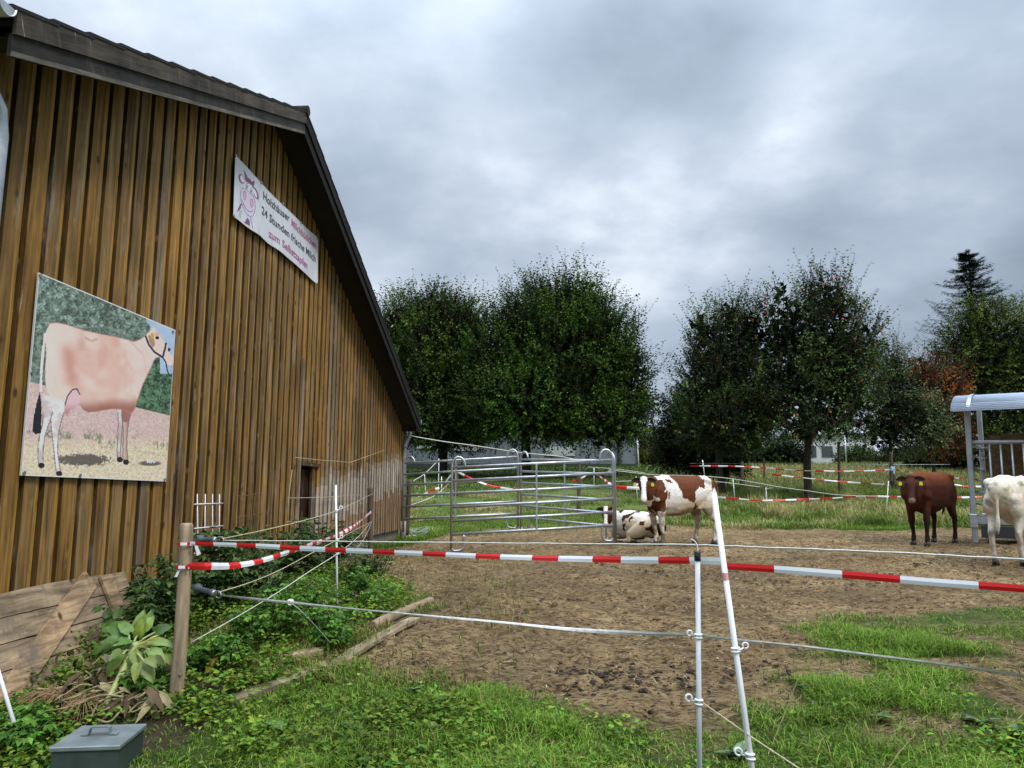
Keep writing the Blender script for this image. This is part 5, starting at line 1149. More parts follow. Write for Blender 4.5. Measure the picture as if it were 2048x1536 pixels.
# --- brown cow
def brown_col(hy, hp, hb):
    def fn(P, N):
        x, y, z = P.T; n = fbm(x*4+y*3, z*5, 3); c = np.repeat(np.array([[.045, .012, .005]]), len(P), 0)*(.7+.6*n[:, None])
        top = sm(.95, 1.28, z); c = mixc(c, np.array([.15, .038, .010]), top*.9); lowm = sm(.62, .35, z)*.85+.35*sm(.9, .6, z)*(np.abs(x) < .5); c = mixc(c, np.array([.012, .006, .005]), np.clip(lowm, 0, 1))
        br = (x > .6)*(z < .95)*(z > .62); c = mixc(c, np.array([.085, .024, .012]), br*.7)
        hx, hl, hu = hcoord(P, hb, hy, hp); inh = (hx > -.06)*(hx < .56)*(np.abs(hl) < .2)*(hu > -.28); c = mixc(c, np.array([.05, .016, .010]), inh*.8)
        c = mixc(c, np.array([.19, .11, .09]), inh*(hx > .455)); return np.clip(c, .003, .9)
    return fn
cy = 13.3; c0 = D(1866, 1084, cy); c0.z = gz(c0.x, cy); yaw_c = R(180+42); HB2 = (.90, .03, 1.15)
hy = math.atan2(-c0.y, -(c0.x-.5))-yaw_c
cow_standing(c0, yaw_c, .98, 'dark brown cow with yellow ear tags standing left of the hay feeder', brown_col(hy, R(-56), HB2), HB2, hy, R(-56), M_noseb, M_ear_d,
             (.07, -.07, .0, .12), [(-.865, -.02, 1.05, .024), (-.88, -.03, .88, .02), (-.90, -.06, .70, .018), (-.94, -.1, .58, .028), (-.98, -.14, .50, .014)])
# --- white cow seen from behind at the feeder
HB3 = (1.02, -.12, .98)
def white_col(P, N):
    x, y, z = P.T; c = np.repeat(WH[None]*np.array([[.90, .84, .72]]), len(P), 0); n = fbm(y*9+x*7, z*9, 4); n2 = fbm(y*4+x*5+9, z*4, 3)
    g = sm(.40, .56, n)*sm(.36, .50, n2)*(z > .45)*(z < 1.16)*(np.abs(y) > .06); c = mixc(c, np.array([.15, .145, .135]), g*.8)
    c = mixc(c, np.array([.52, .36, .26]), sm(.85, .6, z)*(x < -.3)*sm(.35, .6, n2)*.7)
    c = mixc(c, np.array([.62, .56, .46]), sm(.95, .7, z)*.7)
    hk = np.exp(-((z-.46)/.06)**2)*sm(.4, .6, n)*(x < 0); c = mixc(c, np.array([.09, .07, .06]), hk*.85)
    hk = np.exp(-((z-.28)/.08)**2)*sm(.45, .6, n)*(x < 0); c = mixc(c, np.array([.16, .13, .11]), hk*.7)
    return np.clip(muck(c, P, N, .22, 1.0, (.10, .08, .06), 8), .004, .9)
cy = 10.5; c0 = D(2043, 1120, cy); c0.z = gz(c0.x, cy); yaw_c = R(42)
cow_standing(c0, yaw_c, .93, 'dirty white cow seen from behind, eating at the hay feeder', white_col, HB3, R(-10), R(-30), M_nose, mat('white_ear_hair', (.55, .5, .45), .7),
             (.05, -.06, -.02, .10), [(-.845, .01, 1.06, .028), (-.85, .01, .9, .023), (-.85, .015, .75, .02), (-.86, .02, .62, .034), (-.86, .03, .50, .028), (-.86, .03, .44, .012)], udder=True)
# --- lying spotted cow
def cow_lying(loc, rz, s, label):
    root = empty('cow', loc, rz, label, 'cow'); root.scale = (s,)*3; bpy.context.view_layer.update(); mb = MB(); Y = (0, 1, 0)
    etube(mb, [((-.74, .02, .36), .12, .13, Y), ((-.66, .0, .37), .23, .22, Y), ((-.48, 0, .39), .29, .29, Y), ((-.22, 0, .40), .33, .335, Y), ((.05, 0, .40), .34, .35, Y), ((.30, 0, .41), .29, .335, Y), ((.48, 0, .43), .22, .29, Y), ((.60, 0, .46), .17, .22, Y)])
    etube(mb, [((-.50, .14, .52), .10, .14, Y), ((-.42, .25, .40), .13, .19, Y), ((-.24, .33, .27), .10, .17, Y), ((-.06, .38, .19), .075, .11, Y)])       # thigh of the upper hind leg
    etube(mb, [((-.07, .39, .24), .055, .09, Y), ((-.055, .41, .12), .05, .06, Y), ((-.08, .43, .06), .045, .045, Y)])                                  # stifle down
    etube(mb, [((-.08, .43, .055), .045, .045), ((.10, .46, .05), .035, .04), ((.28, .45, .045), .030, .032), ((.42, .42, .04), .034, .036), ((.50, .40, .035), .03, .03)])
    etube(mb, [((-.46, .28, .10), .05, .05), ((-.62, .24, .07), .04, .045), ((-.46, .36, .045), .035, .035), ((-.3, .40, .045), .03, .03)])
    etube(mb, [((-.48, .13, .66), .05, .05), ((-.56, .14, .62), .05, .05)]); etube(mb, [((-.72, .06, .46), .05, .05), ((-.77, .06, .40), .045, .05)])
    etube(mb, [((.40, 0, .73), .05, .04, Y), ((.1, 0, .735), .05, .03, Y), ((-.3, 0, .70), .06, .035, Y), ((-.56, 0, .62), .07, .04, Y)])
    for q in (1, -1):
        etube(mb, [((.46, q*.17, .52), .08, .15, Y), ((.50, q*.19, .30), .075, .12, Y), ((.50, q*.2, .14), .05, .07, Y)])
        etube(mb, [((.52, q*.2, .11), .045, .05), ((.68, q*.19, .07), .04, .04), ((.62, q*.24, .045), .032, .032), ((.46, q*.27, .04), .028, .03)])
    hb = Vector((.80, .12, .80)); yw = math.atan2(-(loc[1]), -(loc[0]))-rz; f, l, u = frame_of(yw, R(-55)); nk = hb-f*.02-u*.10; a = Vector((.46, 0, .52)); mid = a.lerp(nk, .5)+Vector((.03, 0, 0))
    etube(mb, [(a, .15, .21, Y), (mid, .11, .155, Y), (mid.lerp(nk, .6), .095, .125, l), (nk, .085, .105, l)]); head_geo(mb, hb, f, l, u)
    etube(mb, [((-.76, .03, .50), .03, .03), ((-.82, .06, .40), .025, .025), ((-.84, .10, .22), .022, .022), ((-.80, .18, .08), .022, .022), ((-.70, .28, .04), .035, .03), ((-.6, .34, .035), .02, .02)], 10)
    def cf(P, N):
        x, y, z = P.T; n1 = fbm(x*9+y*7, z*9+3, 3)-.5; c = np.repeat(WH[None], len(P), 0); X = x+.14*n1; Z = z+.14*(fbm(x*9+31, z*9+y*7, 3)-.5)
        cream = np.array([.56, .42, .26]); c = mixc(c, cream, sm(.74, .45, z)*sm(.25, .5, fbm(x*3, z*3, 3)+.1)*.9)
        m = np.zeros(len(P), bool)
        for p in ([(-.52,.36),(-.60,.46),(-.74,.50),(-.95,.50),(-.95,.10),(-.70,.12),(-.58,.2)], [(-.36,.52),(-.48,.54),(-.50,.44),(-.38,.42)], [(.10,.70),(-.10,.78),(-.16,.74),(.04,.60),(.12,.50),(.18,.48),(.2,.58)], [(.0,.56),(-.06,.62),(-.1,.58),(-.02,.5)], [(.16,.42),(.10,.44),(.08,.30),(.14,.28)], [(.42,.80),(.28,.78),(.32,.66),(.46,.66)]): m |= pinpoly(X, Z, p)
        m &= y > -.05; m |= (y < -.15)*(fbm(x*3, z*3+5, 2) > .55); c = mixc(c, np.array([.06, .017, .010]), m.astype(float))
        hx, hl, hu = hcoord(P, tuple(hb), yw, R(-55)); neck = (x > .60)*(hx < .02)*(z > .35); c = mixc(c, DKB*1.5, neck*sm(.4, .55, fbm(x*6, z*6+2, 2)+.1))
        inh = (hx > -.06)*(hx < .56)*(np.abs(hl) < .2)*(hu > -.28); bl = np.abs(hl) < .05+.02*n1; hc = np.where(bl[:, None], WH[None]*1.05, np.where((hl > 0)[:, None], BR_[None]*.75, DKB[None]*1.5)); hc = np.where((hx > .44)[:, None], np.array([.7, .55, .5])[None], hc); c = np.where(inh[:, None], hc, c)
        return np.clip(muck(c, P, N, .14, .7, (.12, .08, .05)), .004, .9)
    fuse(mb, .017, 5, 'body', M_hide, root, cf); head_parts(root, hb, f, l, u, M_nose, M_ear_d, tags=False); 
    for hp_ in ((.54, .40, .035), (-.24, .41, .04), (.42, .27, .035)):
        v, fs = lump(hp_, .04, 5, .7); b = MB(); b.add(v, fs, 0, None, True); b.build('hoof', M_hoof, root, local=True)
    return root
cy = 14.25; c0 = D(1272, 1080, cy); c0.z = gz(c0.x, cy)-.01; HS = .92
cow_lying(tuple(c0), R(180-42), .76, 'spotted cow lying on the earth behind the front panel end')
# ------------------------------------------------------------------ trees
M_leaf = mat('tree_leaf', rough=.6, attr='Col', spec=.12, trans=.15); M_bark = mat('bark', (.05, .04, .03), .95, noise=(7, .5, (1, 1, .3)), bump=(14, .8, .03, (1, 1, .25)))
M_barkb = mat('grey_bark', (.12, .11, .09), .95, noise=(7, .5, (1, 1, .3)), bump=(14, .8, .03, (1, 1, .25)))
def ellip(c, r, n, rg, shell=.0):
    d = rdir(n, rg); q = rg.random(n)**(1/3); q = shell+(1-shell)*q; return np.array(c)+d*q[:, None]*np.array(r), d
def tree(name, base, top_z, blobs, label, cat='tree', group=None, pal=((.030, .055, .012), (.055, .085, .016)), tr=.25, trunk_top=None, ntw=1200, lpt=11, leaf=(.085, .05), shoots=.5, inner=2500, seed=1, lift=.4, spray=.5, fork=5, m_bark=None, yellow=0.0, fill=(.008, .015, .004), fruit=None, twl=(.35, .8), trunk_pts=None, gap=0):
    """crown = blobs [(x, y, z, rx, ry, rz, weight)]: leafy twigs on the blob surfaces, leaf clumps within, limbs from the trunk"""
    rg = np.random.default_rng(seed); base = Vector(base); root = empty(name, base, 0, label, cat, group)
    B = np.array([b[:6] for b in blobs], float); w = np.array([b[6] if len(b) > 6 else b[3]*b[5] for b in blobs], float); w /= w.sum()
    # trunk and limbs
    mb = MB(); cz = base.z+(top_z-base.z)*(trunk_top or .45); tp = trunk_pts or [base-Vector((0, 0, .3)), base+Vector((.0, 0, .15)), base.lerp(Vector((base.x, base.y, cz)), .5)+Vector((.06*rg.normal(), .05, 0)), Vector((base.x+.1*rg.normal(), base.y, cz))]
    mb.tube(catmull(tp, 4), list(np.interp(np.linspace(0, 1, len(catmull(tp, 4))), [0, .12, 1], [tr*1.45, tr, tr*.62])), 12)
    end = Vector(tp[-1])
    for i in range(fork+len(blobs)):
        b = blobs[i % len(blobs)]; t = Vector((b[0], b[1], b[2]))+Vector(rdir(1, rg)[0]*np.array(b[3:6])*.55); s = Vector(tp[-2]).lerp(end, rg.uniform(.2, 1)); L_ = (t-s).length
        q = [s, s.lerp(t, .35)+Vector((0, 0, L_*.06)), s.lerp(t, .7)+Vector(tuple(rg.normal(size=3)*L_*.05)), t]
        mb.tube(catmull(q, 4), list(np.linspace(tr*.42, tr*.06, 13)), 6)
        for k in range(3):
            e = Vector(q[2])+Vector(rdir(1, rg)[0]*np.array(b[3:6])*.8); mb.tube([Vector(q[2]), Vector(q[2]).lerp(e, .5)+Vector((0, 0, .05*L_)), e], [tr*.14, tr*.09, tr*.03], 5)
    mb.build('trunk', m_bark or M_bark, root)
    # twigs on the shell
    k = rg.choice(len(B), ntw, p=w); d = rdir(ntw, rg); rad = 1-.42*rg.random(ntw)**1.6; P = B[k, :3]+d*B[k, 3:]*rad[:, None]
    inside = np.zeros(ntw)
    for j in range(len(B)):
        q = ((P-B[j, :3])/B[j, 3:]); inside += ((q**2).sum(1) < .55)*(j != k)
    keep = (inside == 0) | (rg.random(ntw) < .25)
    if gap: keep &= ~((fbm(P[:, 0]*1.1+seed, P[:, 2]*1.1, 3) > 1-gap)*(rg.random(ntw) < .85))
    P, d = P[keep], d[keep]; n = len(P)
    ax = nrmz(d*np.array([1, 1, .8])+np.array([0, 0, lift])+rg.normal(size=(n, 3))*spray); up_s = d[:, 2] > .15
    L_ = rg.uniform(twl[0], twl[1], n)*(1+shoots*up_s*rg.random(n)**2*1.6); ax = nrmz(ax+np.array([0, 0, 1.])*(up_s*shoots*.9)[:, None])
    t = (np.arange(lpt)+.5)/lpt; Pt = P[:, None]+ax[:, None]*(t[None, :, None]*L_[:, None, None]); Pt[..., 2] -= (t**2)[None]*(L_*.10)[:, None]*(1-up_s)[:, None]
    Pt = Pt+rg.normal(size=Pt.shape)*.02; Pt = Pt.reshape(-1, 3); A = np.repeat(ax, lpt, 0); m = len(Pt)
    sd_ = nrmz(np.cross(A, rdir(m, rg))); LA = nrmz(A*.55+sd_*.9+np.array([0, 0, -.25])); U = nrmz(rdir(m, rg)*.7+np.array([0, 0, 1]))
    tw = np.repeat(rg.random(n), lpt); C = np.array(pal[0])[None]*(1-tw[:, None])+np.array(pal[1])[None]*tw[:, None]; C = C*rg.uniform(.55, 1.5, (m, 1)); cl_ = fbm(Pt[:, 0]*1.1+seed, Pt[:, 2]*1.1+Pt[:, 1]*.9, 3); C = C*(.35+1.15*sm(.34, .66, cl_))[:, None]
    if yellow: y_ = np.repeat(rg.random(n) < yellow, lpt)[:, None]; C = np.where(y_, np.array([.20, .17, .03])*rg.uniform(.6, 1.3, (m, 1)), C)
    # leaf clumps inside
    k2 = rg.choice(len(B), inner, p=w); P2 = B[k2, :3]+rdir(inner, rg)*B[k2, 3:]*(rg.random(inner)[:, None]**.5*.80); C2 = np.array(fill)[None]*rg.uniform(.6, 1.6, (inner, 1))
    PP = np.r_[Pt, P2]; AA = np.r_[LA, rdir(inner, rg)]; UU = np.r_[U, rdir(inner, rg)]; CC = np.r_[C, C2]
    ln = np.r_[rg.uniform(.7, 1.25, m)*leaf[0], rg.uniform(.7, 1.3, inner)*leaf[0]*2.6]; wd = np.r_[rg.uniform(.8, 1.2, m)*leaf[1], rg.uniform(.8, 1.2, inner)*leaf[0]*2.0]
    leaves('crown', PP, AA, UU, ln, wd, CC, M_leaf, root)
    # twig stems
    V = np.empty((n, 4, 3)); s_ = nrmz(np.cross(ax, rdir(n, rg)))*.008; e = P+ax*L_[:, None]; st = P-ax*.5; V[:, 0] = st-s_; V[:, 1] = st+s_; V[:, 2] = e+s_*.4; V[:, 3] = e-s_*.4
    np_mesh('twigs', V.reshape(-1, 3), np.arange(n*4).reshape(n, 4), None, M_bark, False, root)
    if fruit:
        for i in range(fruit):
            j = rg.integers(0, n); 
            q = P[j]+ax[j]*L_[j]*.4
            if q[1] > base.y+.6: q = P[rg.integers(0, n)]
            v, f = lump(tuple(q), rg.uniform(.04, .055), i, 1); b = MB(); b.add(v, f, 0, None, True); b.build('apple', M_apple, root)
    return root
M_apple = mat('red_apple', (.42, .03, .02), .35)
def at(px, py, Y): v = D(px, py, Y); return (v.x, v.y, v.z)
def bl(px, py, Y, rpx, rpy, ry=None, w=None):   # a crown blob given by its outline in the photograph and its distance
    c = at(px, py, Y); k = Y/1500; r = (c[0], c[1], c[2], rpx*k, ry or rpx*k*.9, rpy*k); return r+((w,) if w else ())
HB_ = ((.018, .048, .005), (.070, .130, .014))
b0 = D(1052, 952, 38); tree('hornbeam', (b0.x, 38, gz(b0.x, 38)), at(1100, 545, 38)[2], [bl(1120, 725, 38, 145, 140), bl(1065, 655, 38, 72, 75), bl(1135, 628, 37.5, 78, 66), bl(1195, 705, 38, 82, 100), bl(1232, 795, 38, 78, 80), bl(1060, 808, 37, 140, 82), bl(1200, 850, 37, 118, 44), bl(1005, 735, 38, 80, 105), bl(1168, 595, 38, 34, 42, None, .3), bl(1255, 735, 38, 38, 48, None, .3)],
     'largest dense green tree, broad round crown in front of the grey hall', pal=HB_, ntw=8500, lpt=12, leaf=(.145, .09), inner=9500, seed=11, tr=.30, shoots=1.0, twl=(.5, 1.0), group=None, fork=8)
b0 = D(885, 955, 40); tree('hornbeam', (b0.x, 40, gz(b0.x, 40)), at(880, 570, 40)[2], [bl(880, 705, 40, 95, 100), bl(862, 640, 40, 50, 55), bl(925, 655, 40, 50, 50), bl(860, 800, 39.5, 95, 85), bl(800, 690, 41, 60, 100), bl(950, 790, 40, 90, 90), bl(890, 862, 39, 100, 40)],
     'dense green tree half hidden behind the barn eave, left of the broad one', pal=((.022, .050, .007), (.080, .13, .018)), ntw=5600, lpt=12, leaf=(.145, .09), inner=6500, seed=12, tr=.30, shoots=.8, twl=(.5, 1.0), yellow=.02, fork=6)
AP = ((.024, .050, .011), (.080, .125, .030))
b0 = G(1618, 1003); tree('apple_tree', tuple(b0), at(1640, 545, b0.y)[2], [bl(1630, 720, b0.y, 105, 120), bl(1655, 615, b0.y, 58, 68), bl(1575, 660, b0.y, 65, 75), bl(1700, 700, b0.y, 62, 95), bl(1560, 790, b0.y-.3, 85, 80), bl(1690, 795, b0.y-.3, 78, 78), bl(1620, 845, b0.y-.8, 95, 34), bl(1560, 595, b0.y, 22, 40, None, .15)],
     'apple tree with red apples and a thick dark trunk behind the barrier tapes', 'apple tree', None, pal=AP, ntw=3600, lpt=10, leaf=(.105, .062), inner=3000, seed=21, tr=.17, shoots=1.0, twl=(.35, .7), yellow=.045, fork=8, fruit=34, trunk_top=.30, gap=.46)
Y2 = 27.5; b0 = D(1446, 985, Y2); tree('apple_tree', (b0.x, Y2, gz(b0.x, Y2)), at(1450, 600, Y2)[2], [bl(1450, 700, Y2, 72, 75), bl(1500, 680, Y2, 50, 80), bl(1430, 780, Y2, 80, 80), bl(1490, 800, Y2, 70, 90), bl(1440, 850, Y2-.5, 90, 55), bl(1405, 660, Y2, 30, 48, None, .2), bl(1460, 635, Y2, 25, 35, None, .2)],
     'apple tree with drooping dark crown left of the thick trunked one', 'apple tree', None, pal=AP, ntw=3000, lpt=10, leaf=(.105, .062), inner=2600, seed=22, tr=.15, shoots=.9, twl=(.35, .7), yellow=.015, fork=7, fruit=14, trunk_top=.3, gap=.36)
Y3 = 30; b0 = D(1785, 962, Y3); tree('apple_tree', (b0.x, Y3, gz(b0.x, Y3)), at(1780, 690, Y3)[2], [bl(1790, 790, Y3, 55, 62), bl(1830, 850, Y3, 62, 52), bl(1780, 730, Y3, 30, 38, None, .3), bl(1760, 860, Y3, 40, 40)],
     'small pale leaved apple tree in front of the reddening one', 'apple tree', None, pal=((.07, .10, .04), (.15, .18, .08)), ntw=1500, lpt=9, leaf=(.105, .06), inner=900, seed=23, tr=.09, shoots=1.0, fork=5, fruit=5, gap=.38)
Y4 = 34; b0 = D(1868, 955, Y4); tree('rowan', (b0.x, Y4, gz(b0.x, Y4)), at(1850, 705, Y4)[2], [bl(1865, 800, Y4, 55, 62), bl(1830, 745, Y4, 30, 38), bl(1890, 780, Y4, 38, 40), bl(1885, 860, Y4, 50, 50)],
     'small tree with orange and red autumn leaves beside the hay feeder', 'tree', None, pal=((.34, .045, .014), (.15, .11, .02)), ntw=1700, lpt=9, leaf=(.11, .055), inner=1000, seed=24, tr=.10, shoots=.7, fill=(.03, .018, .006), gap=.25)
Y5 = 40; b0 = D(1985, 955, Y5); tree('broadleaf_tree', (b0.x, Y5, gz(b0.x, Y5)), at(1980, 600, Y5)[2], [bl(1985, 700, Y5, 95, 95), bl(1945, 750, Y5, 85, 85), bl(2060, 720, Y5, 80, 110), bl(1990, 850, Y5, 110, 80), bl(1960, 650, Y5, 42, 45), bl(2110, 830, Y5, 90, 110)],
     'big bushy yellowish green tree behind the hay feeder', 'tree', None, pal=((.05, .088, .010), (.13, .17, .022)), ntw=4500, lpt=11, leaf=(.135, .085), inner=4500, seed=25, tr=.28, shoots=.5, twl=(.45, .9))
Y6 = 31; b0 = D(1362, 950, Y6); tree('dark_bush', (b0.x, Y6, gz(b0.x, Y6)), at(1370, 790, Y6)[2], [bl(1370, 850, Y6, 42, 62), bl(1345, 900, Y6, 34, 40), bl(1395, 905, Y6, 45, 45), bl(1440, 920, Y6, 50, 32)],
     'low very dark bush between the spotted cow and the apple trees', 'bush', None, pal=((.010, .020, .006), (.025, .040, .010)), ntw=1600, lpt=10, leaf=(.11, .07), inner=1800, seed=26, tr=.06, shoots=.3)
# conifer rising behind the bushy tree
def conifer(px, pbase, ptop, Y, label, seed=3, wpx=70):
    rg = np.random.default_rng(seed); b0 = D(px, pbase, Y); zt = at(px, ptop, Y)[2]; zb = gz(b0.x, Y); root = empty('spruce', (b0.x, Y, zb), 0, label, 'spruce'); H = zt-zb
    m = MB(); m.tube([(b0.x, Y, zb-.2), (b0.x, Y, zb+H*.6), (b0.x+.1, Y, zt)], [.3, .16, .02], 8); m.build('trunk', M_bark, root)
    P = []; A = []; S = []; wr = wpx*Y/1500
    for i in range(210):
        t = .30+.70*(i/210)**.85; z = zb+H*t; an = rg.uniform(0, 6.28); L_ = wr*((1-t)**.85*1.7+.10)*rg.uniform(.45, 1.2); dr = np.array([math.cos(an), math.sin(an), .0])
        q = np.linspace(0, 1, 26); B_ = np.array([b0.x, Y, z])+dr*q[:, None]*L_; B_[:, 2] += L_*(.18*q-.55*q**2+.55*q**3); P.append(B_); A.append(np.repeat(dr[None], 26, 0)); S.append(np.full(26, L_))
        m_ = MB()
    P = np.concatenate(P); A = np.concatenate(A); n = len(P); rep = 6; PP = np.repeat(P, rep, 0)+rg.normal(size=(n*rep, 3))*.05; AA = np.repeat(A, rep, 0)
    sd_ = nrmz(np.cross(AA, [0, 0, 1]))*rg.choice([-1, 1], (n*rep, 1)); D_ = nrmz(AA*.7+sd_*rg.uniform(.2, 1, (n*rep, 1))+np.array([0, 0, -.35])*rg.uniform(0, 1, (n*rep, 1)))
    C = np.array([.012, .022, .012])*rg.uniform(.5, 1.7, (n*rep, 1)); leaves('crown', PP, D_, np.tile([0, 0, 1.], (n*rep, 1)), rg.uniform(.14, .30, n*rep), .045, C, M_leaf, root); return root
conifer(1974, 950, 505, 52, 'tall dark spruce top rising above the bushy tree at the right', wpx=112)
# trees and bushes farther off that close the view under and between the crowns
FG = 'distant bushes behind the apple trees'
for i, (px, py, Y, rx, ry, lab, pal) in enumerate([(1310, 898, 56, 34, 34, 'yellow green bush above the blue container', ((.07, .09, .015), (.12, .12, .02))), (1712, 920, 56, 30, 14, 'rounded distant bush left of the small apple tree', ((.03, .055, .015), (.06, .09, .02))),
        (1570, 915, 46, 36, 28, 'dark distant bush behind the trunk of the left apple tree', ((.012, .024, .008), (.03, .05, .012))), (1490, 905, 48, 45, 42, 'dark distant bush below the left apple tree crown', ((.012, .022, .008), (.03, .045, .012))),
        (1880, 920, 42, 60, 34, 'dark hedge bush behind the brown cow', ((.015, .026, .008), (.035, .05, .012))), (1790, 925, 50, 38, 20, 'low distant bush behind the dark post with the blue insulator', ((.03, .05, .012), (.06, .08, .02))),
        (2040, 900, 38, 70, 62, 'dark hedge bush behind the hay feeder', ((.015, .028, .008), (.04, .06, .012))), (2150, 860, 40, 90, 100, 'tree standing right of the hay feeder beyond the frame edge', ((.02, .035, .01), (.05, .07, .014))),
        (1300, 925, 50, 30, 13, 'low bright shrub under the blue container', ((.07, .09, .015), (.11, .12, .02)))]):
    b0 = D(px, 945, Y); tree('bush', (b0.x, Y, gz(b0.x, Y)), at(px, py-ry, Y)[2], [bl(px, py, Y, rx, ry), bl(px+rx*.5, py+ry*.35, Y, rx*.6, ry*.6), bl(px-rx*.5, py+ry*.3, Y, rx*.6, ry*.65)], lab, 'bush', FG, pal=pal, ntw=700 if i != 7 else 1500, lpt=9, leaf=(.16, .10), inner=900, seed=60+i, tr=.06, shoots=.3, fork=2)
# ------------------------------------------------------------------ grass and ground cover
M_grass = mat('grass_blade', rough=.6, attr='Col', spec=.1, trans=.25)
def blades(name, P, h, w, C, label=None, lean=.5, seg=3, seed=1, kind='stuff', cat='grass', wind=(0, 0)):
    rg = np.random.default_rng(seed); n = len(P); an = rg.uniform(0, 2*np.pi, n); dr = np.stack([np.cos(an), np.sin(an), 0*an], -1)+np.array([wind[0], wind[1], 0]); ln = np.abs(rg.normal(lean, .35, n)); sd_ = nrmz(np.cross(dr, [0, 0, 1.]))
    # face a random way
    V = np.empty((n, (seg+1)*2, 3)); h = np.broadcast_to(h, (n,)); w = np.broadcast_to(w, (n,))
    for i in range(seg+1):
        t = i/seg; c = P+np.array([0, 0, 1.])*(h*(t-.45*ln*t*t*t))[:, None]+dr*(h*ln*t*t)[:, None]; ww = (w*(1-t**1.6)*.5+.0003)[:, None]; V[:, 2*i] = c-sd_*ww; V[:, 2*i+1] = c+sd_*ww
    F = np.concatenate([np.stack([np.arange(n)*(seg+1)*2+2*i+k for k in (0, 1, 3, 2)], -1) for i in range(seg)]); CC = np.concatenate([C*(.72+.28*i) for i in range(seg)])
    o = np_mesh(name, V.reshape(-1, 3), F, CC, M_grass); return tag(o, label, cat, None, kind)
def scatter(x0, x1, y0, y1, n, rg): return rg.uniform(x0, x1, n), rg.uniform(y0, y1, n)
BOXC = G(180, 1525)
def gcol(n, rg, a=(.075, .165, .015), b=(.19, .29, .04), dry=.07):
    t = rg.random(n)[:, None]; c = np.array(a)*(1-t)+np.array(b)*t; c *= rg.uniform(.65, 1.3, (n, 1)); d_ = rg.random(n) < dry; c[d_] = np.array([.32, .26, .11])*rg.uniform(.6, 1.2, (d_.sum(), 1)); return c
def near_grass():
    rg = np.random.default_rng(5); x, y = scatter(-3.6, 4.6, 3.1, 6.2, 230000, rg); vis = (np.abs(x)/y < .74); x, y = x[vis], y[vis]
    m = dirt_mask(x, y); bed = pinpoly(x, y, BED); dens = (1-m)*(.30+.70*sm(.34, .55, fbm(x*2.2, y*2.2, 3))); dens *= np.where(bed, .25, 1)
    keep = rg.random(len(x)) < dens*.95; x, y = x[keep], y[keep]; n = len(x); z = ground_z(x, y)
    tall = sm(.45, .7, fbm(x*1.3+7, y*1.3, 3)); h = (.045+.075*tall)*rg.uniform(.5, 1.4, n); edge = dirt_mask(x, y+.15); h *= 1-.45*edge
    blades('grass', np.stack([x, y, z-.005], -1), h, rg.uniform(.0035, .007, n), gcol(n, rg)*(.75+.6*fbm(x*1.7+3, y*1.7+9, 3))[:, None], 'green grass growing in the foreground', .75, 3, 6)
    x, y = scatter(.6, 9, 5.0, 10.5, 150000, rg); vis = (np.abs(x)/y < .74); x, y = x[vis], y[vis]; m = dirt_mask(x, y); dens = (1-m)*(.25+.75*sm(.42, .60, fbm(x*2.6, y*2.6, 3)))*(.35+.65*sm(.40, .55, fbm(x*1.1+4, y*1.1, 3))); keep = rg.random(len(x)) < dens*.8; x, y = x[keep], y[keep]; n = len(x)
    h = (.03+.06*sm(.4, .7, fbm(x*1.2+7, y*1.2, 3)))*rg.uniform(.5, 1.3, n)
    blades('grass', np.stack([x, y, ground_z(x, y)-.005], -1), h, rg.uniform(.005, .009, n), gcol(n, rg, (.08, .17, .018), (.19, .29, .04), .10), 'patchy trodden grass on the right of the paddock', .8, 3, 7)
near_grass()
def left_grass():
    rg = np.random.default_rng(15); x, y = scatter(-2.4, .2, 4.9, 13, 90000, rg); m = dirt_mask(x, y); dens = (1-m*.97)*sm(.40, .58, fbm(x*2, y*2, 3)); keep = rg.random(len(x)) < dens; x, y = x[keep], y[keep]; n = len(x)
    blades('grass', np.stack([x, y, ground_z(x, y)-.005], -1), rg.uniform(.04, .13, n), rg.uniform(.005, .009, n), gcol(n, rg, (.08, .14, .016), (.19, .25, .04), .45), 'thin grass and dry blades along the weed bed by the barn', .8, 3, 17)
left_grass()
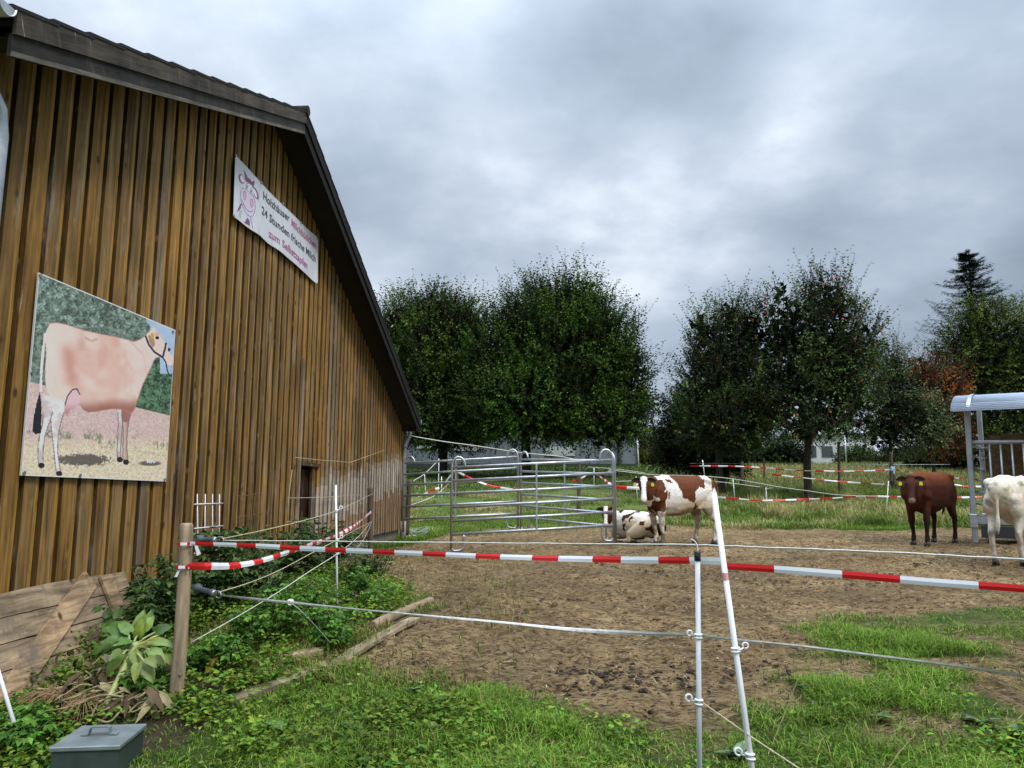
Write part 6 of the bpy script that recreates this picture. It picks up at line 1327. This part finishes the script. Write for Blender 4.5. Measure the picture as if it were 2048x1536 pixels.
def far_grass():
    rg = np.random.default_rng(25)
    # short green strip at the far edge of the paddock
    x, y = scatter(-4, 16, 14.5, 24, 150000, rg); m = dirt_mask(x, y); keep = rg.random(len(x)) < (1-m)*(.5+.5*fbm(x, y, 2)); x, y = x[keep], y[keep]; n = len(x)
    g = gcol(n, rg, (.075, .16, .016), (.18, .28, .035), .06)*(.6+.9*fbm(x*.8, y*.8, 3))[:, None]
    blades('grass', np.stack([x, y, ground_z(x, y)-.01], -1), rg.uniform(.06, .16, n), rg.uniform(.010, .018, n), g, 'short green grass beyond the far edge of the paddock', .6, 2, 27)
    # rank dry meadow grass behind the tapes
    x, y = scatter(-6, 22, 18.5, 31, 170000, rg); f = fbm(x*.55+2, y*.8+5, 4); right = sm(4.0, 6.0, x); dens = sm(.36, .56, f+.12*right)*(sm(18.5, 20.5, y+1.0*fbm(x, y, 2)))*(.55+.45*right); keep = rg.random(len(x)) < dens; x, y = x[keep], y[keep]; n = len(x)
    hgt = (.22+.35*sm(.4, .7, fbm(x*1.2+9, y*1.2, 3)))*rg.uniform(.5, 1.3, n)*(.45+.55*sm(4, 6, x)); f2 = sm(.32, .56, fbm(x*.9+31, y*.9, 3))[:, None]
    c = np.array([.42, .37, .155])*(1-f2)+np.array([.16, .23, .045])*f2; c = c*rg.uniform(.5, 1.35, (n, 1))
    blades('tall_grass', np.stack([x, y, ground_z(x, y)-.01], -1), hgt, rg.uniform(.012, .022, n), c, 'rank dry yellowish meadow grass behind the far fence', .75, 3, 28)
    x, y = scatter(-12, 34, 31, 47, 70000, rg); n = len(x); far = sm(8, 13, x)[:, None]; c = (np.array([.05, .11, .014])*(1-far)+np.array([.34, .33, .12])*far)*rg.uniform(.5, 1.3, (n, 1))
    blades('grass', np.stack([x, y, ground_z(x, y)-.02], -1), rg.uniform(.15, .45, n)*(.4+.6*far[:, 0]), .03, c, 'grass of the bank below the hall and the far trees', .6, 2, 29)
far_grass()
M_weed = mat('weed_leaf', rough=.6, attr='Col', spec=.15, trans=.2)
def ground_cover():
    rg = np.random.default_rng(35); P = []; 
    x, y = scatter(-3.5, -.3, 3.4, 12.5, 9000, rg); wx = -WD+WT*y+.12; ok = (x > wx)*(pinpoly(x, y, BED) | (rg.random(len(x)) < .12))*(dirt_mask(x, y) < .4); dens = sm(.42, .56, fbm(x*1.5+1, y*1.5+4, 3)); ok &= rg.random(len(x)) < dens; x, y = x[ok], y[ok]
    x2, y2 = scatter(-3.2, 4.4, 3.1, 4.6, 3600, rg); ok = (np.abs(x2)/y2 < .74)*(dirt_mask(x2, y2) < .4)*(rg.random(len(x2)) < sm(.40, .62, fbm(x2*1.7+20, y2*1.7, 3))); x = np.r_[x, x2[ok]]; y = np.r_[y, y2[ok]]
    n = len(x); z = ground_z(x, y); hh = rg.uniform(.04, .20, n)*np.where(y < 4.7, .55, 1); k = 9; t = rg.random((n, k)); an = rg.uniform(0, 6.28, (n, k)); r_ = .02+.05*rg.random((n, k))
    PP = np.stack([x[:, None]+np.cos(an)*r_, y[:, None]+np.sin(an)*r_, z[:, None]+hh[:, None]*(.3+.7*t)], -1).reshape(-1, 3); A = np.stack([np.cos(an), np.sin(an), rg.uniform(-.3, .4, an.shape)], -1).reshape(-1, 3)
    m = len(PP); ln = rg.uniform(.022, .050, m); C = np.array([.085, .20, .022])*rg.uniform(.45, 1.6, (m, 1)); C *= (.45+1.1*fbm(PP[:, 0]*2.3+8, PP[:, 1]*2.3, 3))[:, None]; C[:, 0] *= rg.uniform(.8, 2.0, m)
    o = leaves('ground_cover', PP, A, nrmz(rg.normal(size=(m, 3))*.35+[0, 0, 1]), ln, ln*.72, C, M_weed); tag(o, 'low green weeds and nettles covering the bed by the barn', 'weeds', None, 'stuff')
ground_cover()
def straw():
    rg = np.random.default_rng(45); x, y = scatter(-2.5, 10, 3.8, 17, 26000, rg); ok = (dirt_mask(x, y) > .5)*(rg.random(len(x)) < (.25+.75*sm(.45, .62, fbm(x*1.3, y*1.3+50, 3)))); x, y = x[ok], y[ok]; n = len(x); an = rg.uniform(0, 6.28, n)
    A = np.stack([np.cos(an), np.sin(an), rg.normal(0, .12, n)], -1); C = np.array([.42, .33, .17])*rg.uniform(.4, 1.25, (n, 1)); P = np.stack([x, y, ground_z(x, y)+.012], -1)
    o = leaves('straw_litter', P, A, np.tile([0, 0, 1.], (n, 1)), rg.uniform(.03, .14, n), .005, C, mat('straw', rough=.7, attr='Col')); tag(o, 'bits of straw trodden into the earth', 'straw', None, 'stuff')
    # clods and dung crumbs
    x, y = scatter(-2.5, 10, 3.8, 16, 16000, rg); cl = fbm(x*1.1+5, y*1.1+77, 4); ok = (dirt_mask(x, y) > .4)*(rg.random(len(x)) < sm(.48, .66, cl)*.9+.08)
    x, y = x[ok], y[ok]
    for cx_, cy_, n_, s_ in [(G(*q)[0], G(*q)[1], q2, q3) for q, q2, q3 in (((1215, 1345), 60, .16), ((1115, 1203), 46, .13), ((1310, 1143), 36, .16), ((1180, 1412), 60, .2), ((1275, 1422), 14, .05), ((1130, 1358), 50, .2), ((970, 1372), 14, .07), ((1285, 1228), 14, .07), ((1765, 1150), 26, .16), ((1840, 1128), 22, .12), ((1560, 1118), 14, .1), ((1480, 1340), 30, .2), ((1360, 1365), 26, .2), ((2040, 1430), 26, .1), ((1880, 1105), 16, .2))]:
        n_ = int(n_*1.1); x = np.r_[x, cx_+rg.normal(0, s_*1.15, n_)]; y = np.r_[y, cy_+rg.normal(0, s_*.65, n_)]
    n = len(x); r_ = (.003+.015*rg.random(n)**2.0)*np.r_[np.ones(ok.sum()), np.full(n-ok.sum(), 1.35)]; base = np.array(lump((0, 0, 0), 1, 3, .55)[0]); base = base[[12*3+i for i in range(0, 12, 2)]+[12*2+i for i in range(0, 12, 2)]+[0]]
    # small faceted crumbs: 6-sided base ring, upper ring, tip
    an = rg.uniform(0, 6.28, n)[:, None]+np.arange(6)[None]*(math.pi/3); ir = 1+.45*rg.normal(size=(n, 6)).clip(-1, 1); V = np.zeros((n, 13, 3)); z = ground_z(x, y)
    V[:, :6, 0] = x[:, None]+np.cos(an)*r_[:, None]*ir; V[:, :6, 1] = y[:, None]+np.sin(an)*r_[:, None]*ir; V[:, :6, 2] = z[:, None]-.004
    V[:, 6:12, 0] = x[:, None]+np.cos(an)*r_[:, None]*.75; V[:, 6:12, 1] = y[:, None]+np.sin(an)*r_[:, None]*.75; V[:, 6:12, 2] = z[:, None]+r_[:, None]*.38*(1+.5*rg.normal(size=(n, 6)).clip(-1, 1)); V[:, 12] = np.stack([x, y, z+r_*.42], -1)
    F = []
    for k in range(6): F.append([k, (k+1) % 6, 6+(k+1) % 6, 6+k])
    F = np.array(F); Fq = (F[None]+np.arange(n)[:, None, None]*13).reshape(-1, 4); T = np.array([[6+k, 6+(k+1) % 6, 6+(k+2) % 6, 12] for k in (0, 2, 4)]); Ft = (T[None]+np.arange(n)[:, None, None]*13).reshape(-1, 4)
    shade = np.where(np.arange(n) < ok.sum(), rg.uniform(.7, 1.6, n), rg.uniform(.25, .55, n)); C = np.array([.065, .042, .024])[None]*shade[:, None]
    o = np_mesh('dirt_clods', V.reshape(-1, 3), np.r_[Fq, Ft], np.r_[np.repeat(C, 6, 0), np.repeat(C, 3, 0)], mat('clod_soil', rough=.9, attr='Col'), False); tag(o, 'dark crumbs of soil and dung on the bare earth', 'soil clods', None, 'stuff')
straw()
# ------------------------------------------------------------------ single plants
M_stem = mat('green_stem', (.06, .09, .02), .6, noise=(20, .3)); M_brownstem = mat('brown_stem', (.07, .045, .025), .8)
def shrub(name, base, h, spread, nst, nlv, lsz, cols, label, cat, seed, group=None, mstem=None, bias=(0, 0), low=.25):
    rg = np.random.default_rng(seed); root = empty(name, base, 0, label, cat, group); mb = MB(); P = []; A = []; U = []; B_ = np.array(base)
    for i in range(nst):
        an = rg.uniform(0, 6.28); r_ = spread*rg.uniform(.3, 1); e = np.array([math.cos(an)*r_+bias[0], math.sin(an)*r_+bias[1], h*rg.uniform(.55, 1.05)]); st = B_+np.array([rg.normal()*.05, rg.normal()*.05, -.02])
        t = np.linspace(0, 1, 12)[:, None]; pts = st+np.array([0, 0, 1.])*(e[2]*(1.25*t-.25*t**3))+np.array([e[0], e[1], 0])*t**1.7
        mb.tube([tuple(q) for q in pts[::2]], .004, 5)
        for j in range(nlv):
            tt = rg.uniform(low, 1); q = pts[int(tt*11)]; a2 = rg.uniform(0, 6.28); d_ = np.array([math.cos(a2), math.sin(a2), rg.uniform(-.25, .45)]); pet = q+d_*lsz*rg.uniform(.4, 1.4)
            for k, dev in enumerate((0, .95, -.95)):
                c_, s_ = math.cos(dev), math.sin(dev); P.append(pet); A.append((d_[0]*c_-d_[1]*s_, d_[0]*s_+d_[1]*c_, d_[2]-.35)); U.append((rg.normal()*.4, rg.normal()*.4, 1))
    mb.build('stems', mstem or M_stem, root); m = len(P); k = rg.integers(0, len(cols), m//3).repeat(3); C = np.array(cols)[k]*rg.uniform(.6, 1.45, (m, 1)); ln = lsz*rg.uniform(.65, 1.25, m)
    leaves('foliage', np.array(P), np.array(A), np.array(U), ln, ln*.62, C, M_weed, root, fold=.18, droop=.12); return root
RB = [(.042, .085, .022), (.07, .125, .03), (.028, .055, .016), (.12, .17, .055)]; NT = [(.075, .19, .022), (.12, .25, .035), (.055, .13, .02)]
SG = 'raspberry bushes along the barn'
for i, (px, py, Y, h, sp, lab) in enumerate([(262, 1290, 5.55, .55, .32, 'raspberry bush at the foot of the barn beside the leaning boards'), (318, 1270, 5.9, .62, .34, 'raspberry bush just left of the thick wooden post'), (405, 1255, 6.4, .78, .36, 'tall raspberry bush growing through the white trellis'),
        (455, 1250, 6.9, .75, .36, 'raspberry bush right of the white trellis'), (500, 1240, 7.4, .80, .36, 'raspberry bush under the rusty wire grid'), (560, 1210, 8.4, .80, .4, 'raspberry bush at the left of the barn doorway'), (610, 1190, 9.3, .75, .42, 'dense dark bush in front of the barn doorway'), (665, 1165, 10.3, .70, .42, 'dark bush by the foundation right of the doorway')]):
    b0 = D(px, py, Y); xw = -WD+WT*Y+.22; x = max(b0.x, xw); shrub('raspberry_bush', (x, Y, gz(x, Y)), h, sp, 13, 22, .062+.004*(i % 3), RB, lab, 'raspberry bush', 80+i, SG, bias=(.08, 0))
NG = 'nettle clumps in the bed by the barn'
for i, (px, py, h, sp, lab) in enumerate([(560, 1292, .42, .26, 'bright nettle clump below the lower fence band'), (480, 1310, .34, .24, 'nettle clump right of the thick wooden post foot'), (620, 1262, .46, .28, 'nettle clump left of the slender white post'), (720, 1225, .42, .28, 'nettle clump right of the slender white post'), (700, 1180, .50, .32, 'dark weed clump between slender white post and dark post'), (745, 1160, .45, .30, 'weed clump at the foot of the dark wooden post'),
        (425, 1345, .26, .22, 'weed clump beside the curled yellow leaf'), (300, 1400, .22, .2, 'weed clump left of the thick wooden post foot'), (60, 1490, .22, .22, 'weed clump left of the grey metal box'), (655, 1300, .32, .24, 'sprawling weed clump in front of the slender white post'), (540, 1240, .46, .3, 'dark nettle clump behind the lower fence band')]):
    b0 = G(px, py); shrub('nettle_clump', tuple(b0), h, sp, 14, 16, .046, NT if i not in (4, 5, 10) else RB, lab, 'nettles', 100+i, NG)
# big cut leaves: sunflower / cabbage stalk on the heap
def bigleaf(base, axis, up, L_, Wd, colr, root, name='leaf', curl=.3, seed=0, m=None):
    rg = random.Random(seed); a = Vector(axis).normalized(); s = a.cross(Vector(up)).normalized(); u = s.cross(a); vs = []; n, k = 8, 7
    for i in range(n+1):
        t = i/n; w = Wd*.5*(math.sin(math.pi*min(1, t*.93+.09))**.7)*(1.15-.4*t)
        for j in range(k):
            q = (j/(k-1)-.5)*2; vs.append(Vector(base)+a*L_*(t-.10*q*q*(1-t))+s*w*q*(1+.08*math.sin(i*2.4+j))+u*(.12*Wd*abs(q)-curl*L_*t*t+.02*math.sin(3*t*7+q*4+seed)*Wd*2*.5))
    b = MB(); b.add(vs, [(i*k+j, i*k+j+1, (i+1)*k+j+1, (i+1)*k+j) for i in range(n) for j in range(k-1)], 0, None, True)
    o = b.build(name, m or leafm(colr), root); return o
_lm = {}
def leafm(c):
    if c not in _lm: _lm[c] = mat('broad_leaf', c, .5, noise=(16, .4), trans=.15)
    return _lm[c]
def heap():
    p0 = G(205, 1442); root = empty('cut_stalk', p0, 0, 'uprooted pale green plant stalk with big drooping leaves lying on the heap', 'plant stalk')
    Yt = 4.75; A = p0+Vector((0, 0, .06)); Bp = D(272, 1288, Yt); st = MB(); mid = A.lerp(Bp, .5)+Vector((.01, 0, .02)); st.tube(catmull([A, mid, Bp], 6), list(np.linspace(.013, .026, 13)), 10); st.build('stalk', mat('pale_green_stalk', (.38, .42, .14), .5, noise=(18, .3)), root)
    for i, (px, py, Y, ax_, up_, L_, w_, cc) in enumerate([(278, 1268, 4.8, (.05, -.25, .95), (0, -1, .1), .27, .22, (.13, .20, .07)), (255, 1265, 4.75, (-.8, -.2, .45), (0, -.8, .6), .28, .24, (.05, .10, .025)), (262, 1283, 4.7, (-.2, -.5, .2), (0, -.5, .9), .22, .24, (.05, .11, .03)),
            (298, 1285, 4.7, (.85, -.2, .25), (0, -.5, .85), .30, .16, (.10, .16, .06)), (300, 1300, 4.65, (.85, -.4, -.2), (0, -.4, .9), .26, .18, (.10, .16, .055)), (232, 1290, 4.7, (-.9, -.3, -.15), (0, -.4, .9), .24, .2, (.06, .12, .03)), (245, 1310, 4.6, (-.5, -.5, -.5), (0, -.6, .7), .26, .2, (.08, .13, .03)),
            (290, 1325, 4.5, (.5, -.5, -.45), (0, -.6, .7), .24, .18, (.09, .13, .05)), (225, 1260, 4.9, (-.5, 0, .5), (0, -.9, .4), .22, .2, (.035, .07, .02)), (310, 1265, 4.9, (.6, 0, .4), (0, -.8, .6), .2, .17, (.05, .10, .03))]):
        q = D(px, py, Y); s = Bp.lerp(q, .0); t = MB(); t.tube(catmull([A.lerp(Bp, .6+.04*i), A.lerp(Bp, .8).lerp(q, .5)+Vector((0, 0, .03)), q], 4), .007, 6); t.build('petiole', mat('petiole', (.30, .35, .14), .5), root) if i < 99 else None
        bigleaf(q, ax_, up_, L_*.50, w_*.46, (cc[0]*1.8, cc[1]*1.75, cc[2]*1.0), root, curl=.6, seed=i)
        for e in range(3): dv = Vector(tuple(np.random.default_rng(i*7+e).normal(size=3))); bigleaf(q+dv*.045, Vector(ax_)+dv*.6, up_, L_*(.30+.06*e), w_*.32, (cc[0]*(1.2+.5*e), cc[1]*(1.1+.4*e), cc[2]*.8), root, curl=.7, seed=i+20*e)
    for e in range(5): bigleaf(D(272+6*e, 1292-3*e, 4.64), (.8, -.2, .25+.1*e), (0, -.5, .85), .07, .018, (.50, .48, .12), root, 'yellow_sepal', .4, e)
    # wilted heap
    rg = np.random.default_rng(9); root = empty('garden_waste_heap', G(195, 1450), 0, 'heap of wilted brown stems leaves and roots behind the grey metal box', 'waste heap')
    m1 = mat('wilted_stem', (.30, .25, .12), .8, noise=(14, .5)); m2 = mat('brown_wilted_leaf', (.10, .065, .03), .9, noise=(12, .6)); m3 = mat('root_fibre', (.24, .15, .07), .9)
    for i in range(90):
        c = G(rg.uniform(110, 310), rg.uniform(1370, 1455)); an = rg.normal(.9, .5); L_ = rg.uniform(.12, .40); d_ = Vector((math.cos(an)*.8, math.sin(an)*.6, rg.uniform(-.05, .35)))*L_; a = c+Vector((0, 0, rg.uniform(.03, .14))); b = MB()
        b.tube(catmull([a-d_*.5, a+Vector(tuple(rg.normal(size=3)*.03)), a+d_*.5], 4), float(rg.uniform(.003, .007)), 6); b.build('wilted_stem', m1, root)
    for i in range(80):
        c = G(rg.uniform(110, 330), rg.uniform(1345, 1450))+Vector((0, 0, rg.uniform(.03, .2))); bigleaf(c, (rg.normal(), rg.normal(), -.3), (rg.normal()*.5, -.5, 1), rg.uniform(.07, .15), rg.uniform(.03, .07), (.1, .06, .03), root, 'wilted_leaf', .7, i, m2 if i % 5 else m1)
    for k, (px, py) in enumerate(((165, 1440), (118, 1425), (95, 1418))):
        b = MB(); c = G(px, py)+Vector((0, 0, .09))
        for i in range(150):
            d_ = Vector(tuple(rdir(1, rg)[0])); d_.z = d_.z*.5-.15; L_ = rg.uniform(.07, .19); b.tube([c, c+d_*L_*.5+Vector((0, 0, .01)), c+d_*L_+Vector((0, 0, -.03))], .0022, 3, cap=False)
        b.build('root_ball', m3, root)
    root = empty('curled_leaf', G(418, 1345), 0, 'curled yellow and brown dead leaf lying in the weeds', 'leaf'); q = G(414, 1356)+Vector((0, 0, .03)); bigleaf(q, (.25, -.1, .6), (-.8, -.6, .2), .11, .07, (.55, .33, .05), root, 'leaf_blade', .3, 3)
heap()
# leaning board panel of old planks
def old_boards():
    root = empty('board_panel', W(40, 1300, WD-.3), 0, 'weathered wooden board panel with a diagonal brace leaning against the barn', 'board panel'); dtop, dbot = WD-.10, WD-.44; rr = random.Random(3)
    def pp(y, z, o=0):                        # y along the wall, z height share 0..1
        zt = -.62; zb = -1.34; zz = zb+(zt-zb)*z; d_ = dbot+(dtop-dbot)*z; return Vector((-d_+WT*y, y, zz+ZC))+Vector((1, 0, .45)).normalized()*o
    nrow = 5; y1 = 6.08
    for i in range(nrow):
        a, b_ = i/nrow+.005, (i+1)/nrow-.004; ye = y1+rr.uniform(-.05, .05)+.03*i; th = .024; vs = []; y0 = 3.3
        ys = np.linspace(y0, ye, 14)
        for y in ys:
            j = rr.uniform(-.003, .003); jj = .012*math.sin(y*3+i) if i == nrow-1 else 0
            vs += [pp(y, a+j, -th/2), pp(y, a+j, th/2), pp(y, b_+j+jj, th/2), pp(y, b_+j+jj, -th/2)]
        m = MB(); k = len(ys)
        fs = [(4*q+p, 4*q+4+p, 4*q+4+(p+1) % 4, 4*q+(p+1) % 4) for q in range(k-1) for p in range(4)]+[(0, 1, 2, 3), (4*k-1, 4*k-2, 4*k-3, 4*k-4)]
        c = rr.uniform(.8, 1.15); m.add(vs, fs, 0, (.31*c, .225*c, .14*c)); m.build('plank', M_greywood, root)
    def brace(ya, za, yb, zb_, w, c, name):
        m = MB(); A, B = pp(ya, za, .028), pp(yb, zb_, .028); nn = Vector((1, 0, .45)).normalized(); m.beam(A, B, w, .028, 0, c, up=nn.cross((B-A).normalized()).cross((B-A).normalized())*-1); m.build(name, M_greywood, root)
    m = MB()
    for nm, (ya, za, yb, zb_, w, c) in {'brace': (5.70, .97, 4.25, -.02, .15, (.42, .28, .16)), 'end_batten': (5.90, .98, 5.90, .02, .16, (.38, .26, .15))}.items():
        A, B = pp(ya, za, .016), pp(yb, zb_, .016); nn = Vector((1, 0, .45)).normalized(); x = (B-A).normalized(); s = nn.cross(x)*w/2
        m = MB(); o = nn*(.026 if nm == 'brace' else .022); vs = [A-s, A+s, B+s, B-s, A-s+o, A+s+o, B+s+o, B-s+o]; m.add(vs, [(0, 3, 2, 1), (4, 5, 6, 7), (0, 1, 5, 4), (1, 2, 6, 5), (2, 3, 7, 6), (3, 0, 4, 7)], 0, c); m.build(nm, M_greywood, root)
old_boards()
# grey metal box with a handle
def metal_box():
    a, b_ = D(92, 1500, 3.70), D(228, 1503, 3.70); zt = (a.z+b_.z)/2; x0 = Vector((a.x, a.y, 0)); x1 = Vector((b_.x, b_.y, 0)); dx = (x1-x0); L_ = dx.length; ux = dx.normalized(); uy = Vector((-ux.y, ux.x, 0)); Wd = .34; sh = .09
    zb = gz((a.x+b_.x)/2, 3.8)-.02; zt = D(160, 1500, 3.7).z; c = (x0+x1)/2+uy*Wd/2; yaw = math.atan2(ux.y, ux.x); root = empty('metal_box', (c.x, c.y, zb), yaw+R(6), 'grey green metal box with a flat lid and a bail handle on top', 'metal box')
    Mb = mat('grey_green_paint', (.055, .075, .072), .45, .35, noise=(9, .25)); Ml = mat('dusty_lid', (.20, .235, .24), .5, .35, noise=(7, .3)); H = max(zt-zb, .12)
    m = MB(); m.box((0, 0, H/2), (L_-.02, Wd-.02, H-.01), None, 0, None, .004); m.build('case', Mb, root, local=True)
    m = MB(); m.box((0, 0, H+.004), (L_, Wd, .022), None, 0, None, .004); m.build('lid', Ml, root, local=True)
    m = MB(); pts = [(-.085, 0, H+.017), (-.05, 0, H+.019), (-.045, 0, H+.045), (-.035, 0, H+.052), (.035, 0, H+.052), (.045, 0, H+.045), (.05, 0, H+.019), (.085, 0, H+.017)]
    for p, q in zip(pts[:-1], pts[1:]): m.beam(p, q, .034, .005, up=(0, 1, 0)) if False else m.beam(p, q, .030, .006, up=(0, 0, 1) if abs(p[2]-q[2]) < .004 else (0, 1, 0))
    h = MB(); vs = []
    for x, y, z in pts: vs += [(x, -.017, z), (x, .017, z), (x, .017, z+.006), (x, -.017, z+.006)]
    h.add(vs, [(4*i+k, 4*i+4+k, 4*i+4+(k+1) % 4, 4*i+(k+1) % 4) for i in range(len(pts)-1) for k in range(4)]+[(0, 1, 2, 3), (len(vs)-1, len(vs)-2, len(vs)-3, len(vs)-4)]); h.build('handle', Ml, root, local=True)
metal_box()
# planks and logs lying along the edge of the bed
def log(px0, py0, px1, py1, r, label, m, name='log', cat='log', flat=False, dz=0):
    a, b_ = G(px0, py0), G(px1, py1); pts = [a.lerp(b_, t) for t in np.linspace(0, 1, 9)]
    pts = [Vector((p.x, p.y, gz(p.x, p.y)+r*.75+dz)) for p in pts]; mb = MB()
    if flat:
        d = (b_-a).normalized(); s = Vector((-d.y, d.x, 0)).normalized(); vs = []
        for i, p in enumerate(pts):
            w = r*2.2*(1+.08*math.sin(i*2)); vs += [p-s*w-Vector((0, 0, r)), p+s*w-Vector((0, 0, r)), p+s*w*.96+Vector((0, 0, .2*r)), p-s*w+Vector((0, 0, .3*r))]
        n = len(pts); mb.add(vs, [(4*i+k, 4*i+4+k, 4*i+4+(k+1) % 4, 4*i+(k+1) % 4) for i in range(n-1) for k in range(4)]+[(3, 2, 1, 0), (4*n-4, 4*n-3, 4*n-2, 4*n-1)], 0, (.34, .26, .16))
        return tag(mb.build(name, M_greywood), label, cat)
    mb = wobble_tube(pts[0], pts[-1], r, r*.75, seed=int(px0), amp=.16, bow=.02, rings=22); return tag(mb.build(name, m), label, cat)
M_log = mat('pale_log', (.26, .19, .115), .9, noise=(12, .5), bump=(25, .6, .01))
log(462, 1408, 700, 1320, .030, 'long weathered plank half buried in grass below the weed bed', M_log, 'plank', 'plank', True)
log(500, 1338, 640, 1312, .030, 'short grey plank edge above the long one', M_log, 'plank', 'plank', True, .02)
log(690, 1318, 830, 1240, .022, 'plank continuing towards the paddock from the long one', M_log, 'plank', 'plank', True)
log(742, 1262, 862, 1208, .042, 'pale round log right of the slender white post', M_log)
log(700, 1212, 735, 1180, .05, 'short broken stump piece in the weeds', M_log, 'wood_piece', 'wood piece')
log(826, 1046, 1010, 1030, .06, 'long pale pole lying in the grass behind the pen', M_log, 'pole_on_ground', 'pole'); log(950, 1022, 1120, 1002, .05, 'thinner pole lying behind the long one at the pen', M_log, 'pole_on_ground', 'pole')
# broad-leaved weeds in the grass on the right
DG = 'broad leaved weeds in the right foreground'; rg = np.random.default_rng(77)
for i, (px, py, s, lab) in enumerate([(1640, 1415, .9, 'broad weed left one of the row below the fence band'), (1700, 1400, .8, 'small broad weed above the row'), (1760, 1440, .8, 'pale broad weed in the middle of the right grass'), (1680, 1358, .6, 'flat broad weed on bare earth under the fence band'), (1960, 1452, 1.0, 'broad weed beside the dark hole in the right grass'), (2020, 1470, 1.1, 'broad weed at the right edge corner'),
        (1475, 1515, 1.1, 'broad leaf between the two foreground posts'), (830, 1385, .7, 'small broad weed at the edge of the earth left of centre'), (1600, 1380, .6, 'small broad weed right of the leaning post'), (560-0, 1465, .9, 'broad weed in the left grass'), (885, 1472, 1.0, 'upright broad leaf weed in the bottom grass'), (1880, 1400, .7, 'small broad weed below the fence band at the right')]):
    b0 = G(px, py); root = empty('broadleaf_weed', b0, 0, lab, 'weed', DG)
    for k in range(7):
        an = rg.uniform(0, 6.28); bigleaf(b0+Vector((0, 0, .01)), (math.cos(an), math.sin(an), rg.uniform(.25, .9)), (0, 0, 1), .10*s*rg.uniform(.7, 1.2), .05*s, [(.10, .18, .06), (.14, .21, .09), (.07, .14, .03)][k % 3], root, 'leaf', .35, k)
# dry stalks
for i, (px, pt, pb, dx, lab) in enumerate([(1500, 1290, 1460, 26, 'dry grass stalk crossing behind the leaning post'), (1540, 1350, 1500, 60, 'dry grass ear leaning right of the leaning post'), (742, 1368, 1420, -2, 'upright dead stalk left of centre in the grass'), (706, 1250, 1320, 2, 'dark dead stem on the planks'), (1905, 1440, 1560, -40, 'thin dry stalk in the lower right grass'), (1760, 1470, 1560, 70, 'long bent dry stalk in the bottom right grass')]):
    b0 = G(px, pb) if pb < 1530 else D(px, pb, 3.5); t0 = D(px+dx, pt, b0.y-.03); b = MB(); mid = b0.lerp(t0, .55)+Vector((.01, 0, .02)); pts = catmull([b0, mid, t0], 5); b.tube(pts, list(np.linspace(.0022, .0014, len(pts))), 4)
    rr_ = np.random.default_rng(i)
    for k in range(14):
        q = mid.lerp(t0, .4+.6*k/14); d_ = Vector(tuple(rr_.normal(size=3)*.3))+(t0-b0).normalized(); b.tube([q, q+d_.normalized()*.014], [.0022, .0006], 4)
    tag(b.build('dry_stalk', mat('dry_stalk', (.42, .33, .15) if i != 3 else (.05, .03, .02), .8)), lab, 'stalk')
